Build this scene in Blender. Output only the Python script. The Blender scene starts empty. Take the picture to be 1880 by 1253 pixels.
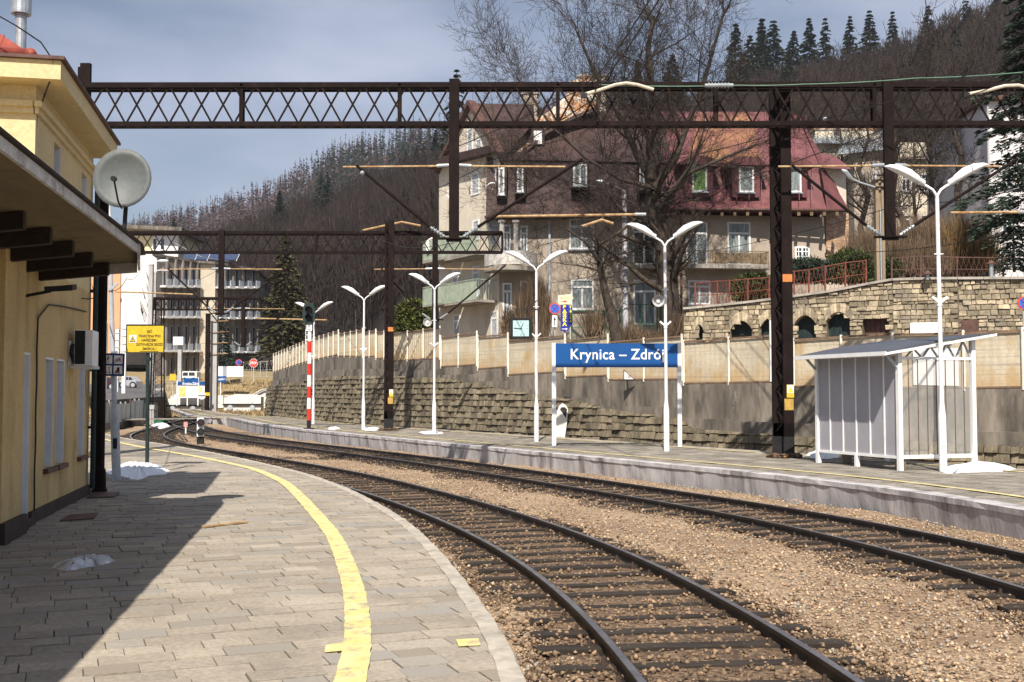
import bpy, math, random
import numpy as np
from mathutils import Matrix, Vector
C = bpy.context.scene.collection
R = math.radians
random.seed(7)
rng = np.random.default_rng(11)

# ------------------------------------------------------------------ camera, light, exposure
FPX, CZ = 2050.0, 1.7                       # focal length in photograph pixels, eye height above the platform
PITCH = math.atan(95.5 / FPX)
cam_d = bpy.data.cameras.new('camera'); cam = bpy.data.objects.new('camera', cam_d); C.objects.link(cam)
cam_d.sensor_width = 36; cam_d.lens = 36 * FPX / 1880; cam_d.clip_start = .05; cam_d.clip_end = 4000
cam.location = (0, 0, CZ); cam.rotation_euler = (math.pi / 2 + PITCH, 0, 0)
bpy.context.scene.camera = cam
SUN_EL = R(50); TRAVEL = Vector((.10, 1, 0)).normalized()
sd = Vector((-TRAVEL.x * math.cos(SUN_EL), -TRAVEL.y * math.cos(SUN_EL), math.sin(SUN_EL)))
sl = bpy.data.lights.new('sun', 'SUN'); sl.energy = 5.0; sl.angle = R(.5); sl.color = (1, .925, .82)
so = bpy.data.objects.new('sun', sl); C.objects.link(so); so.rotation_euler = sd.to_track_quat('Z', 'Y').to_euler()
W = bpy.data.worlds.new('World'); bpy.context.scene.world = W; W.use_nodes = True
nt = W.node_tree; nt.nodes.clear()
wo = nt.nodes.new('ShaderNodeOutputWorld'); bg = nt.nodes.new('ShaderNodeBackground')
sk = nt.nodes.new('ShaderNodeTexSky'); sk.sky_type = 'NISHITA'; sk.sun_disc = False
sk.sun_elevation = SUN_EL; sk.sun_rotation = math.atan2(sd.x, sd.y); sk.dust_density = 1.5
tc = nt.nodes.new('ShaderNodeTexCoord'); mp = nt.nodes.new('ShaderNodeMapping'); mp.inputs['Scale'].default_value = (1.0, 1.0, 3.2)
ns = nt.nodes.new('ShaderNodeTexNoise'); ns.inputs['Scale'].default_value = 3.1; ns.inputs['Detail'].default_value = 5; ns.inputs['Roughness'].default_value = .5
rp = nt.nodes.new('ShaderNodeValToRGB'); rp.color_ramp.elements[0].position = .36; rp.color_ramp.elements[1].position = .72
rp.color_ramp.elements[0].color = (.15, .15, .15, 1); rp.color_ramp.elements[1].color = (.95, .95, .95, 1)
mx = nt.nodes.new('ShaderNodeMix'); mx.data_type = 'RGBA'; mx.inputs['B'].default_value = (6.5, 7.1, 8.9, 1)
nt.links.new(tc.outputs['Generated'], mp.inputs['Vector']); nt.links.new(mp.outputs['Vector'], ns.inputs['Vector'])
nt.links.new(ns.outputs['Fac'], rp.inputs['Fac']); nt.links.new(rp.outputs['Color'], mx.inputs['Factor'])
nt.links.new(sk.outputs['Color'], mx.inputs['A']); nt.links.new(mx.outputs['Result'], bg.inputs['Color'])
bg.inputs['Strength'].default_value = .060; nt.links.new(bg.outputs['Background'], wo.inputs['Surface'])
vs = bpy.context.scene.view_settings; vs.view_transform = 'Standard'; vs.look = 'None'; vs.exposure = .58; vs.gamma = 1
bpy.context.scene.render.film_transparent = False
cy = bpy.context.scene.cycles
cy.max_bounces = 5; cy.diffuse_bounces = 3; cy.glossy_bounces = 2; cy.transparent_max_bounces = 8; cy.use_denoising = True

# ------------------------------------------------------------------ measuring from the photograph
def ray(x, y):
    a = (x - 940) / FPX; b = (626.5 - y) / FPX
    return Vector((a, math.cos(PITCH) - b * math.sin(PITCH), math.sin(PITCH) + b * math.cos(PITCH)))
def P(x, y, D):                              # the point at distance D (metres north) seen at photograph pixel x, y
    d = ray(x, y); t = D / d.y
    return Vector((d.x * t, D, CZ + d.z * t))
def G(x, y, z=0.0):                          # where that pixel meets a level plane
    d = ray(x, y); t = (z - CZ) / d.z
    return Vector((d.x * t, d.y * t, z))
class Wall:                                  # a vertical plane through two ground points; outward side faces south
    def __init__(s, p0, p1):
        s.p = Vector((p0[0], p0[1], 0)); q = Vector((p1[0], p1[1], 0)); s.L = (q - s.p).length
        s.u = (q - s.p).normalized(); s.n = Vector((s.u.y, -s.u.x, 0))
        s.M = Matrix(((s.u.x, s.n.x * -1, 0, s.p.x), (s.u.y, s.n.y * -1, 0, s.p.y), (0, 0, 1, 0), (0, 0, 0, 1)))
    def hit(s, x, y):
        d = ray(x, y); o = Vector((0, 0, CZ)); t = (s.p - o).dot(s.n) / d.dot(s.n); h = o + d * t
        return (h - s.p).dot(s.u), h.z       # along the wall, height   (local frame M: x along, y into the wall, z up)

# ------------------------------------------------------------------ mesh builder
def origin(o):
    v = Vector((0, 0, 0))
    while o: v += o.location; o = o.parent
    return v
class MB:
    def __init__(s, M=None): s.v = []; s.f = []; s.M = M
    def add(s, vs, fs):
        n = len(s.v)
        s.v += [(s.M @ Vector(p)) if s.M else Vector(p) for p in vs]; s.f += [tuple(i + n for i in f) for f in fs]; return s
    def box(s, x0, x1, y0, y1, z0, z1):
        return s.add([(x0,y0,z0),(x1,y0,z0),(x1,y1,z0),(x0,y1,z0),(x0,y0,z1),(x1,y0,z1),(x1,y1,z1),(x0,y1,z1)],
                     [(0,3,2,1),(4,5,6,7),(0,1,5,4),(1,2,6,5),(2,3,7,6),(3,0,4,7)])
    def bar(s, p, q, w, h=None, up=(0, 0, 1)):         # rectangular bar
        h = h or w; p = Vector(p); q = Vector(q); d = (q - p).normalized(); up = Vector(up)
        if abs(d.dot(up)) > .98: up = Vector((0, 1, 0))
        a = d.cross(up).normalized() * w / 2; b = d.cross(a).normalized() * h / 2
        vs = [p - a - b, p + a - b, p + a + b, p - a + b, q - a - b, q + a - b, q + a + b, q - a + b]
        return s.add(vs, [(0,3,2,1),(4,5,6,7),(0,1,5,4),(1,2,6,5),(2,3,7,6),(3,0,4,7)])
    def tube(s, pts, r, n=6, cap=True):
        pts = [Vector(p) for p in pts]; m = len(pts); rs = r if isinstance(r, (list, tuple)) else [r] * m
        vs = []; fs = []; ref = None
        for i, p in enumerate(pts):
            d = (pts[min(i + 1, m - 1)] - pts[max(i - 1, 0)])
            d = d.normalized() if d.length > 1e-9 else Vector((0, 0, 1))
            if ref is None: ref = Vector((1, 0, 0)) if abs(d.x) < .8 else Vector((0, 1, 0))
            a = d.cross(ref).normalized(); b = d.cross(a).normalized(); ref = b.cross(d).normalized() if False else ref
            for k in range(n):
                t = 2 * math.pi * k / n; vs.append(p + (a * math.cos(t) + b * math.sin(t)) * rs[i])
        for i in range(m - 1):
            for k in range(n):
                k2 = (k + 1) % n; fs.append((i * n + k, i * n + k2, (i + 1) * n + k2, (i + 1) * n + k))
        if cap: fs += [tuple(range(n))[::-1], tuple((m - 1) * n + k for k in range(n))]
        return s.add(vs, fs)
    def prism(s, poly, y0, y1):                        # outline in x-z, extruded along y
        n = len(poly)
        return s.add([(x, y0, z) for x, z in poly] + [(x, y1, z) for x, z in poly],
              [tuple(range(n)), tuple(range(2 * n - 1, n - 1, -1))] + [(i, i + n, (i + 1) % n + n, (i + 1) % n) for i in range(n)])
    def slab(s, pts, t):                               # 3-D polygon thickened by vector t
        n = len(pts); t = Vector(t); pts = [Vector(p) for p in pts]
        return s.add(pts + [p + t for p in pts], [tuple(range(n)), tuple(range(2 * n - 1, n - 1, -1))] +
              [(i, i + n, (i + 1) % n + n, (i + 1) % n) for i in range(n)])
    def disc(s, c, r, y0, y1, n=24, squash=1.0):       # round plate facing south
        return s.prism([(c[0] + r * math.cos(2 * math.pi * k / n), c[1] + r * squash * math.sin(2 * math.pi * k / n)) for k in range(n)], y0, y1)
    def ball(s, c, rx, ry=None, rz=None, n=10, m=6):
        ry = ry or rx; rz = rz or rx; vs = []; fs = []
        for i in range(m + 1):
            ph = math.pi * i / m
            for k in range(n):
                t = 2 * math.pi * k / n
                vs.append((c[0] + rx * math.sin(ph) * math.cos(t), c[1] + ry * math.sin(ph) * math.sin(t), c[2] + rz * math.cos(ph)))
        for i in range(m):
            for k in range(n):
                k2 = (k + 1) % n; fs.append((i * n + k, (i + 1) * n + k, (i + 1) * n + k2, i * n + k2))
        return s.add(vs, fs)
    def build(s, name, mat, parent=None, smooth=False):
        return link_mesh(name, [tuple(p) for p in s.v], s.f, mat, parent, smooth)
def link_mesh(name, v, f, mat, parent=None, smooth=False):
    me = bpy.data.meshes.new(name)
    if parent is not None:
        o0 = origin(parent); v = [(p[0] - o0.x, p[1] - o0.y, p[2] - o0.z) for p in v]
    me.from_pydata(v, [], f); me.materials.append(mat)
    if smooth: me.polygons.foreach_set('use_smooth', [True] * len(me.polygons))
    me.update(); o = bpy.data.objects.new(name, me); C.objects.link(o); o.parent = parent
    return o
def np_mesh(name, V, F, mat, parent=None):             # numpy: V (n,3), F (m,3) or (m,4)
    me = bpy.data.meshes.new(name); V = np.asarray(V, np.float32); F = np.asarray(F, np.int32)
    if parent is not None: V = V - np.array(origin(parent), np.float32)
    me.vertices.add(len(V)); me.vertices.foreach_set('co', V.ravel())
    k = F.shape[1]; me.loops.add(F.size); me.loops.foreach_set('vertex_index', F.ravel())
    me.polygons.add(len(F)); me.polygons.foreach_set('loop_start', np.arange(0, F.size, k, dtype=np.int32))
    me.materials.append(mat); me.update(calc_edges=True); me.validate()
    o = bpy.data.objects.new(name, me); C.objects.link(o); o.parent = parent
    return o
def tag(o, label=None, cat=None, group=None, kind=None):
    if label: o['label'] = label
    if cat: o['category'] = cat
    if group: o['group'] = group
    if kind: o['kind'] = kind
    return o
def thing(name, label, cat, loc=(0, 0, 0), group=None, rz=0):
    o = bpy.data.objects.new(name, None); C.objects.link(o); o.location = loc; o.rotation_euler = (0, 0, rz)
    o.empty_display_size = .2
    return tag(o, label, cat, group)
def kids(o): return [c for c in C.objects if c.parent == o]
def copy_tree(o, parent=None):
    c = o.copy(); C.objects.link(c)
    if parent: c.parent = parent
    for ch in kids(o): copy_tree(ch, c)
    return c
def text(name, body, size, mat, M, parent, off=0.0, ext=.004, align='CENTER', sx=1.0, space=1.0):
    cu = bpy.data.curves.new(name, 'FONT'); cu.body = body; cu.size = size; cu.align_x = align; cu.align_y = 'CENTER'
    cu.extrude = ext; cu.offset = off; cu.space_line = .95; cu.space_character = space
    t = bpy.data.objects.new('tmp', cu); C.objects.link(t)
    me = bpy.data.meshes.new_from_object(t.evaluated_get(bpy.context.evaluated_depsgraph_get()))
    bpy.data.objects.remove(t); bpy.data.curves.remove(cu)
    K = M @ Matrix.Rotation(math.pi / 2, 4, 'X') @ Matrix.Diagonal((sx, 1, 1, 1)); me.transform(K)
    me.transform(Matrix.Translation(-origin(parent))); me.materials.clear(); me.materials.append(mat); me.name = name
    o = bpy.data.objects.new(name, me); C.objects.link(o); o.parent = parent
    return o
def T(x, y, z, rz=0.0): return Matrix.Translation((x, y, z)) @ Matrix.Rotation(rz, 4, 'Z')

# ------------------------------------------------------------------ materials
def mat(name, col, rough=.8, var=.25, scale=3.0, col2=None, bump=.25, bscale=25.0, metal=0.0, stretch=(1, 1, 1), island=0.0,
        fine=.15, alpha=None, spec=.35, thr=(.35, .65)):
    m = bpy.data.materials.new(name); m.use_nodes = True; n = m.node_tree.nodes; l = m.node_tree.links
    b = n['Principled BSDF']; b.inputs['Roughness'].default_value = rough; b.inputs['Metallic'].default_value = metal
    b.inputs['Specular IOR Level'].default_value = spec
    ge = n.new('ShaderNodeNewGeometry'); ma = n.new('ShaderNodeMapping'); ma.inputs['Scale'].default_value = stretch
    l.new(ge.outputs['Position'], ma.inputs['Vector'])
    def noise(sc, det=6):
        x = n.new('ShaderNodeTexNoise'); x.inputs['Scale'].default_value = sc; x.inputs['Detail'].default_value = det
        x.inputs['Roughness'].default_value = .6; l.new(ma.outputs['Vector'], x.inputs['Vector']); return x
    a = noise(scale); r = n.new('ShaderNodeValToRGB'); r.color_ramp.elements[0].position, r.color_ramp.elements[1].position = thr
    c2 = col2 or tuple(min(1, c * (1 + var)) for c in col); c1 = col if col2 else tuple(c * (1 - var) for c in col)
    r.color_ramp.elements[0].color = (*c1, 1); r.color_ramp.elements[1].color = (*c2, 1); l.new(a.outputs['Fac'], r.inputs['Fac'])
    out = r.outputs['Color']
    def mult(fac_out, lo, hi, src):
        mr = n.new('ShaderNodeMapRange'); mr.inputs['From Min'].default_value = .25 if fac_out.name == 'Fac' else 0
        mr.inputs['From Max'].default_value = .75 if fac_out.name == 'Fac' else 1
        mr.inputs['To Min'].default_value = lo; mr.inputs['To Max'].default_value = hi; l.new(fac_out, mr.inputs['Value'])
        x = n.new('ShaderNodeMix'); x.data_type = 'RGBA'; x.blend_type = 'MULTIPLY'; x.inputs['Factor'].default_value = 1
        l.new(src, x.inputs['A']); l.new(mr.outputs['Result'], x.inputs['B']); return x.outputs['Result']
    if fine: out = mult(noise(bscale * .6, 4).outputs['Fac'], 1 - fine, 1 + fine, out)
    if island: out = mult(ge.outputs['Random Per Island'], 1 - island, 1 + island, out)
    l.new(out, b.inputs['Base Color'])
    if bump:
        bp = n.new('ShaderNodeBump'); bp.inputs['Strength'].default_value = bump; bp.inputs['Distance'].default_value = .02
        l.new(noise(bscale).outputs['Fac'], bp.inputs['Height']); l.new(bp.outputs['Normal'], b.inputs['Normal'])
    m['out'] = 1
    return m
def stain(m, col, scale, lo, hi, stretch=(1, 1, 1)):    # blotches of a second colour over a finished material
    n = m.node_tree.nodes; l = m.node_tree.links; b = n['Principled BSDF']; src = b.inputs['Base Color'].links[0].from_socket
    ge = n.new('ShaderNodeNewGeometry'); ma = n.new('ShaderNodeMapping'); ma.inputs['Scale'].default_value = stretch
    ma.inputs['Location'].default_value = (3.1, 7.7, 1.3)
    x = n.new('ShaderNodeTexNoise'); x.inputs['Scale'].default_value = scale; x.inputs['Detail'].default_value = 7; x.inputs['Roughness'].default_value = .65
    l.new(ge.outputs['Position'], ma.inputs['Vector']); l.new(ma.outputs['Vector'], x.inputs['Vector'])
    mr = n.new('ShaderNodeMapRange'); mr.inputs['From Min'].default_value = lo; mr.inputs['From Max'].default_value = hi; l.new(x.outputs['Fac'], mr.inputs['Value'])
    k = n.new('ShaderNodeMix'); k.data_type = 'RGBA'; k.inputs['B'].default_value = (*col, 1)
    l.new(mr.outputs['Result'], k.inputs['Factor']); l.new(src, k.inputs['A']); l.new(k.outputs['Result'], b.inputs['Base Color'])
    return m
def glass(name, col=(.03, .04, .05)):
    m = mat(name, col, rough=.08, var=.5, scale=1.5, bump=0, fine=0, spec=.6); return m
def rust_foot(m, col):                                      # rust creeping up from the lower edge of each panel
    n = m.node_tree.nodes; l = m.node_tree.links; b = n['Principled BSDF']; src = b.inputs['Base Color'].links[0].from_socket
    tc_ = n.new('ShaderNodeTexCoord'); sp = n.new('ShaderNodeSeparateXYZ'); l.new(tc_.outputs['Generated'], sp.inputs[0]); ge = n.new('ShaderNodeNewGeometry')
    x = n.new('ShaderNodeTexNoise'); x.inputs['Scale'].default_value = 2.3; x.inputs['Detail'].default_value = 6; l.new(ge.outputs['Position'], x.inputs['Vector'])
    a = n.new('ShaderNodeMath'); a.operation = 'MULTIPLY_ADD'; a.inputs[1].default_value = 1.1; l.new(x.outputs['Fac'], a.inputs[0]); s = n.new('ShaderNodeMath'); s.operation = 'MULTIPLY'; s.inputs[1].default_value = -1.0
    l.new(sp.outputs['Z'], s.inputs[0]); l.new(s.outputs[0], a.inputs[2]); mr = n.new('ShaderNodeMapRange'); mr.inputs['From Min'].default_value = .05; mr.inputs['From Max'].default_value = .55; mr.inputs['To Max'].default_value = .62
    l.new(a.outputs[0], mr.inputs['Value']); k = n.new('ShaderNodeMix'); k.data_type = 'RGBA'; k.inputs['B'].default_value = (*col, 1)
    l.new(mr.outputs['Result'], k.inputs['Factor']); l.new(src, k.inputs['A']); l.new(k.outputs['Result'], b.inputs['Base Color']); return m
def island_mix(m, col, lo, hi):                           # a share of the loose pieces has another colour
    n = m.node_tree.nodes; l = m.node_tree.links; b = n['Principled BSDF']; src = b.inputs['Base Color'].links[0].from_socket
    ge = n.new('ShaderNodeNewGeometry'); mr = n.new('ShaderNodeMapRange'); mr.inputs['From Min'].default_value = lo; mr.inputs['From Max'].default_value = hi
    wn = n.new('ShaderNodeMath'); wn.operation = 'MULTIPLY_ADD'; wn.inputs[1].default_value = 7.31; wn.inputs[2].default_value = .17; fr = n.new('ShaderNodeMath'); fr.operation = 'FRACT'
    l.new(ge.outputs['Random Per Island'], wn.inputs[0]); l.new(wn.outputs[0], fr.inputs[0]); l.new(fr.outputs[0], mr.inputs['Value'])
    k = n.new('ShaderNodeMix'); k.data_type = 'RGBA'; k.inputs['B'].default_value = (*col, 1)
    l.new(mr.outputs['Result'], k.inputs['Factor']); l.new(src, k.inputs['A']); l.new(k.outputs['Result'], b.inputs['Base Color']); return m
K = {}
K['slab'] = stain(mat('platform_slab', (.315, .275, .222), .9, .12, .9, bump=.6, bscale=40, island=.12, fine=.25), (.20, .175, .142), 1.6, .52, .8)
island_mix(K['slab'], (.275, .258, .23), .70, .85); island_mix(K['slab'], (.255, .22, .175), .88, .96)
K['slab2'] = stain(mat('platform_slab_old', (.235, .21, .175), .9, .18, 1.0, bump=.5, bscale=30, island=.22, fine=.25), (.13, .12, .10), 1.6, .5, .7)
K['joint'] = mat('joint_sand', (.12, .10, .08), .95, .3, 5)
K['coping'] = stain(mat('edge_coping', (.38, .345, .29), .9, .15, 3, bump=.6, bscale=18), (.22, .19, .15), 5, .55, .72)
K['yellow'] = stain(mat('yellow_line_paint', (.60, .49, .18), .8, .12, 5, col2=(.64, .56, .29), bump=.4, bscale=40), (.32, .28, .21), 7, .52, .66)
K['ballast'] = stain(mat('ballast', (.17, .115, .07), .95, .3, 22, col2=(.41, .30, .195), bump=1.0, bscale=30, fine=.6, thr=(.38, .6)), (.20, .13, .08), .55, .46, .7)
K['oilbed'] = stain(mat('oil_stained_ballast', (.065, .042, .027), .95, .3, 20, col2=(.20, .135, .085), bump=1.0, bscale=30, fine=.6, thr=(.38, .62)), (.05, .034, .024), .9, .5, .7)
K['stone_b'] = mat('ballast_stones', (.38, .275, .18), .9, .25, 2.0, island=.45, bump=.2, bscale=60); island_mix(K['stone_b'], (.30, .27, .235), .72, .78); island_mix(K['stone_b'], (.13, .08, .05), .9, .93)
K['stone_d'] = mat('oily_ballast_stones', (.20, .135, .082), .9, .25, 2.0, island=.55, bump=.2, bscale=60)
K['rail'] = mat('rail_steel', (.035, .026, .021), .5, .3, 4, bump=.2, metal=.25)
K['railtop'] = mat('rail_running_face', (.38, .38, .40), .36, .2, 4, bump=.03, metal=.9)
K['tie'] = mat('sleeper_wood', (.028, .021, .016), .85, .4, 6, bump=.5, bscale=30, stretch=(.3, 1, 1))
K['clip'] = mat('rail_fastening', (.05, .033, .022), .8, .3, 8)
K['lime'] = stain(mat('limewashed_concrete', (.43, .415, .42), .95, .15, 1.5, bump=.5, bscale=12, stretch=(1, 1, .35)), (.13, .115, .11), 2.6, .47, .70, (1, 1, .16))
K['soil'] = mat('bare_soil', (.10, .08, .055), .95, .35, 1.2, col2=(.19, .145, .09), bump=.7, bscale=14)
K['grass'] = mat('dry_grass_soil', (.20, .145, .07), .95, .3, 1.3, col2=(.30, .23, .12), bump=.9, bscale=9)
K['blade'] = mat('dry_grass_blades', (.30, .22, .11), .9, .3, 2, island=.35, bump=0)
K['asphalt'] = mat('asphalt', (.10, .095, .095), .9, .2, 2, bump=.3, bscale=60)
K['snow'] = stain(mat('old_snow', (.72, .74, .78), .6, .06, 3, bump=.6, bscale=16, fine=.08), (.45, .43, .40), 7, .58, .8)
K['dirty_snow'] = mat('dirty_snow', (.50, .50, .50), .7, .3, 6, bump=.5, bscale=12)
K['ochre'] = stain(mat('ochre_render', (.54, .40, .19), .9, .08, 1.3, bump=.25, bscale=35), (.31, .22, .10), 1.5, .5, .74, (1, 1, .25)); stain(K['ochre'], (.12, .085, .045), .9, .58, .76, (1, 1, .6))
K['cream'] = mat('cream_render', (.62, .51, .29), .9, .06, 2, bump=.2, bscale=35)
K['plinth'] = mat('plinth_brown', (.055, .038, .034), .8, .25, 4)
K['whitepl'] = mat('white_reveal', (.72, .73, .76), .85, .05, 4, fine=.04)
K['browntin'] = mat('brown_tin', (.10, .05, .04), .6, .25, 5)
K['redtile'] = mat('red_roof_sheet', (.26, .055, .035), .6, .2, 5)
K['zinc'] = mat('zinc', (.40, .44, .46), .4, .15, 5, metal=.6)
K['board'] = stain(mat('canopy_boards', (.17, .135, .08), .9, .12, 3, stretch=(1, .2, 1)), (.09, .07, .042), 2, .55, .75)
K['fascia'] = stain(mat('weathered_white_paint', (.55, .54, .53), .8, .1, 4), (.28, .25, .22), 5, .5, .7)
K['darkwood'] = mat('dark_beams', (.03, .02, .016), .8, .3, 5)
K['steel'] = stain(mat('rusty_brown_steel', (.012, .0072, .0066), .8, .25, 2.5, bump=.2, spec=.12), (.032, .017, .012), 6, .55, .75, (1, 1, .3))
K['black'] = mat('black_paint', (.012, .012, .013), .55, .3, 5)
K['rust'] = mat('rusty_tube', (.30, .15, .06), .75, .3, 6, col2=(.48, .36, .20))
K['orange'] = mat('orange_band', (.55, .19, .05), .7, .15, 8)
K['ochreband'] = mat('ochre_band', (.42, .27, .06), .7, .2, 8)
K['insul'] = mat('insulator_porcelain', (.30, .33, .35), .3, .1, 5, bump=0)
K['lamp'] = stain(mat('lamp_white_paint', (.74, .76, .78), .45, .05, 2, bump=.05, fine=.06), (.50, .50, .49), 5, .6, .8, (1, 1, .25))
K['white'] = mat('white_paint', (.78, .78, .77), .6, .05, 4, bump=.05, fine=.05)
K['sooty'] = mat('grey_paint', (.40, .43, .47), .6, .15, 3)
K['blue'] = mat('station_blue', (.008, .075, .26), .4, .06, 2, bump=0, fine=.03)
K['blue2'] = mat('sign_blue', (.01, .03, .33), .5, .1, 3, bump=0)
K['navy'] = mat('pictogram_blue', (.015, .045, .15), .5, .1, 3, bump=0)
K['signyel'] = mat('warning_yellow', (.62, .43, .03), .5, .08, 3, bump=0)
K['letteryel'] = mat('letter_yellow', (.85, .72, .05), .5, .05, 3, bump=0)
K['red'] = mat('signal_red', (.62, .035, .02), .5, .1, 4, bump=0)
K['signred'] = mat('sign_red', (.65, .06, .05), .5, .1, 4, bump=0)
K['dkgreen'] = mat('dark_green_paint', (.012, .026, .026), .6, .2, 5)
K['green'] = mat('green_paint', (.02, .13, .06), .6, .2, 5)
K['cyan'] = mat('clock_face', (.42, .62, .62), .4, .04, 3, bump=0)
K['dish'] = mat('dish_grey', (.10, .112, .112), .55, .06, 3, bump=.03)
K['dishw'] = mat('dish_white', (.62, .60, .60), .55, .06, 3, bump=.03)
K['fence'] = stain(mat('perforated_cream_panel', (.53, .465, .35), .8, .12, 1.4, stretch=(1, 1, .5), bump=.3), (.42, .27, .10), 1.5, .52, .74, (1, 1, .45)); stain(K['fence'], (.40, .35, .27), 1.0, .5, .62, (.15, .15, 11))
rust_foot(K['fence'], (.43, .27, .10))
K['fencepost'] = stain(mat('cream_post', (.66, .62, .54), .7, .1, 3), (.40, .22, .08), 5, .62, .78)
K['conc'] = stain(mat('dark_concrete', (.19, .165, .135), .95, .35, 1.1, bump=.6, bscale=10, stretch=(1, 1, .25), fine=.25), (.06, .053, .046), 1.3, .47, .68, (1, 1, .3)); stain(K['conc'], (.34, .30, .25), 2.1, .62, .72, (1, 1, .35))
K['conc2'] = mat('pale_concrete', (.34, .31, .27), .95, .25, 1.5, bump=.5)
K['masonry'] = stain(mat('retaining_stone', (.15, .125, .085), .95, .3, 1.6, bump=.9, bscale=9, island=.35, stretch=(2.2, 2.2, .5), fine=.35), (.26, .21, .13), 2.4, .55, .75, (1, 1, .3))
K['mortar'] = mat('deep_joint', (.03, .026, .022), .95, .3, 4)
K['ashlar'] = stain(mat('garden_wall_stone', (.33, .275, .19), .95, .3, 2.0, bump=1.0, bscale=8, island=.45, fine=.35), (.22, .195, .16), 1.2, .5, .72)
K['house'] = stain(mat('grey_brown_render', (.39, .33, .265), .95, .12, .8, bump=.3, bscale=20), (.345, .29, .23), .7, .5, .7, (1, 1, .4))
K['housepale'] = stain(mat('pale_sand_render', (.62, .55, .45), .95, .1, .8, bump=.3, bscale=20), (.46, .39, .3), .8, .55, .75, (1, 1, .4))
K['roofdark'] = stain(mat('dark_brown_roof', (.050, .027, .024), .7, .25, 1.1, bump=.35, bscale=12), (.045, .026, .022), 1.2, .5, .7)
K['burgundy'] = stain(mat('burgundy_roof_sheet', (.150, .053, .056), .6, .2, 1.0, bump=.2), (.10, .04, .038), 1.1, .55, .75)
K['rustroof'] = stain(mat('rusty_roof_sheet', (.24, .115, .05), .7, .25, 1.3, bump=.2), (.14, .055, .048), .8, .42, .60)
K['brick'] = stain(mat('orange_brick', (.30, .14, .06), .95, .3, 4, bump=.8, bscale=10), (.50, .44, .37), 1.6, .44, .56)
K['pane'] = glass('window_pane'); K['curtain'] = mat('curtained_pane', (.20, .23, .23), .25, .5, 5, bump=0, stretch=(2, 2, .2), spec=.6)
K['blind'] = mat('blind_pane', (.42, .43, .44), .5, .3, 3, bump=0); K['greenpane'] = mat('green_curtain_pane', (.14, .24, .07), .3, .4, 4, bump=0)
K['metalrail'] = mat('balcony_metal', (.22, .16, .10), .7, .3, 6)
K['balcgreen'] = mat('faded_green_panel', (.34, .39, .31), .7, .15, 3)
K['balcwhite'] = mat('balcony_white_board', (.60, .57, .53), .8, .12, 4)
K['poly'] = mat('shelter_polycarbonate', (.34, .33, .36), .55, .06, 2, bump=.05, fine=.04)
K['shroof'] = mat('shelter_roof_sheet', (.075, .085, .108), .45, .1, 3)
K['bark'] = stain(mat('tree_bark', (.048, .036, .027), .95, .3, 5, bump=.9, bscale=18, stretch=(1, 1, .3)), (.095, .078, .06), 3, .5, .7)
K['twig'] = mat('twigs', (.042, .031, .025), .95, .3, 1, bump=0, island=.2)
K['wood'] = stain(mat('forest_twigs', (.024, .0165, .0135), .95, .25, .04, bump=0, island=.6, fine=0), (.036, .023, .018), .03, .45, .6)
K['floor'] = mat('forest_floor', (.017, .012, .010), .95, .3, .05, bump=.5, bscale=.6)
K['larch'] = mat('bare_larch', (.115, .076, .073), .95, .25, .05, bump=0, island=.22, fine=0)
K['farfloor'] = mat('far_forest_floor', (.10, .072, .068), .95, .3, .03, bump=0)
K['spruce'] = mat('spruce_needles', (.026, .042, .028), .9, .3, .6, bump=0, island=.45)
K['spruce2'] = mat('dull_spruce_needles', (.055, .052, .022), .9, .3, .6, bump=0, island=.5)
K['thuja'] = mat('thuja_leaf', (.075, .085, .018), .9, .3, 2, bump=0, island=.5)
K['shrub'] = mat('brown_shrub_twigs', (.14, .095, .06), .95, .3, 1, bump=0, island=.5)
K['ochreshrub'] = mat('golden_brown_shrub', (.17, .105, .04), .95, .3, 1, bump=0, island=.5)
K['juniper'] = mat('juniper_leaf', (.05, .065, .018), .95, .3, 1, bump=0, island=.5)
K['wirefence'] = mat('red_brown_fence_paint', (.16, .045, .03), .7, .3, 6)
K['wire'] = mat('overhead_wire_metal', (.02, .018, .017), .6, .2, 4, bump=0)
K['greenwire'] = mat('oxidised_copper_wire', (.10, .20, .14), .6, .2, 4, bump=0)
K['polewood'] = stain(mat('weathered_pole', (.26, .20, .135), .95, .2, 3, stretch=(1, 1, .15), bump=.5), (.15, .09, .05), 4, .55, .75, (1, 1, .2))
K['concpole'] = mat('concrete_pole', (.42, .41, .40), .9, .15, 2, bump=.3, stretch=(1, 1, .3))
K['modern'] = stain(mat('grey_panel_facade', (.20, .175, .155), .85, .15, .25, bump=.15), (.29, .26, .23), .35, .5, .7)
K['towerw'] = mat('white_render', (.66, .64, .64), .9, .04, .4, bump=.1); K['peach'] = mat('peach_render', (.70, .37, .21), .9, .05, .5, bump=.1)
K['carw'] = mat('car_silver', (.50, .52, .55), .3, .04, 2, bump=0, metal=.3); K['card'] = mat('car_maroon', (.06, .02, .025), .3, .1, 2, bump=0)
K['tyre'] = mat('tyre', (.015, .015, .015), .8, .2, 4); K['solar'] = mat('solar_glass', (.02, .035, .085), .2, .2, 2, bump=0)
K['facadepanel'] = mat('corrugated_panel', (.46, .50, .50), .7, .2, 1.2, stretch=(1, 1, .3)); K['stucco'] = mat('cream_far_wall', (.60, .53, .42), .9, .06, 1)
K['limewall'] = stain(mat('whitewashed_wall', (.70, .68, .64), .95, .08, 2, bump=.5), (.36, .32, .26), 2.5, .56, .72)

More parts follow.
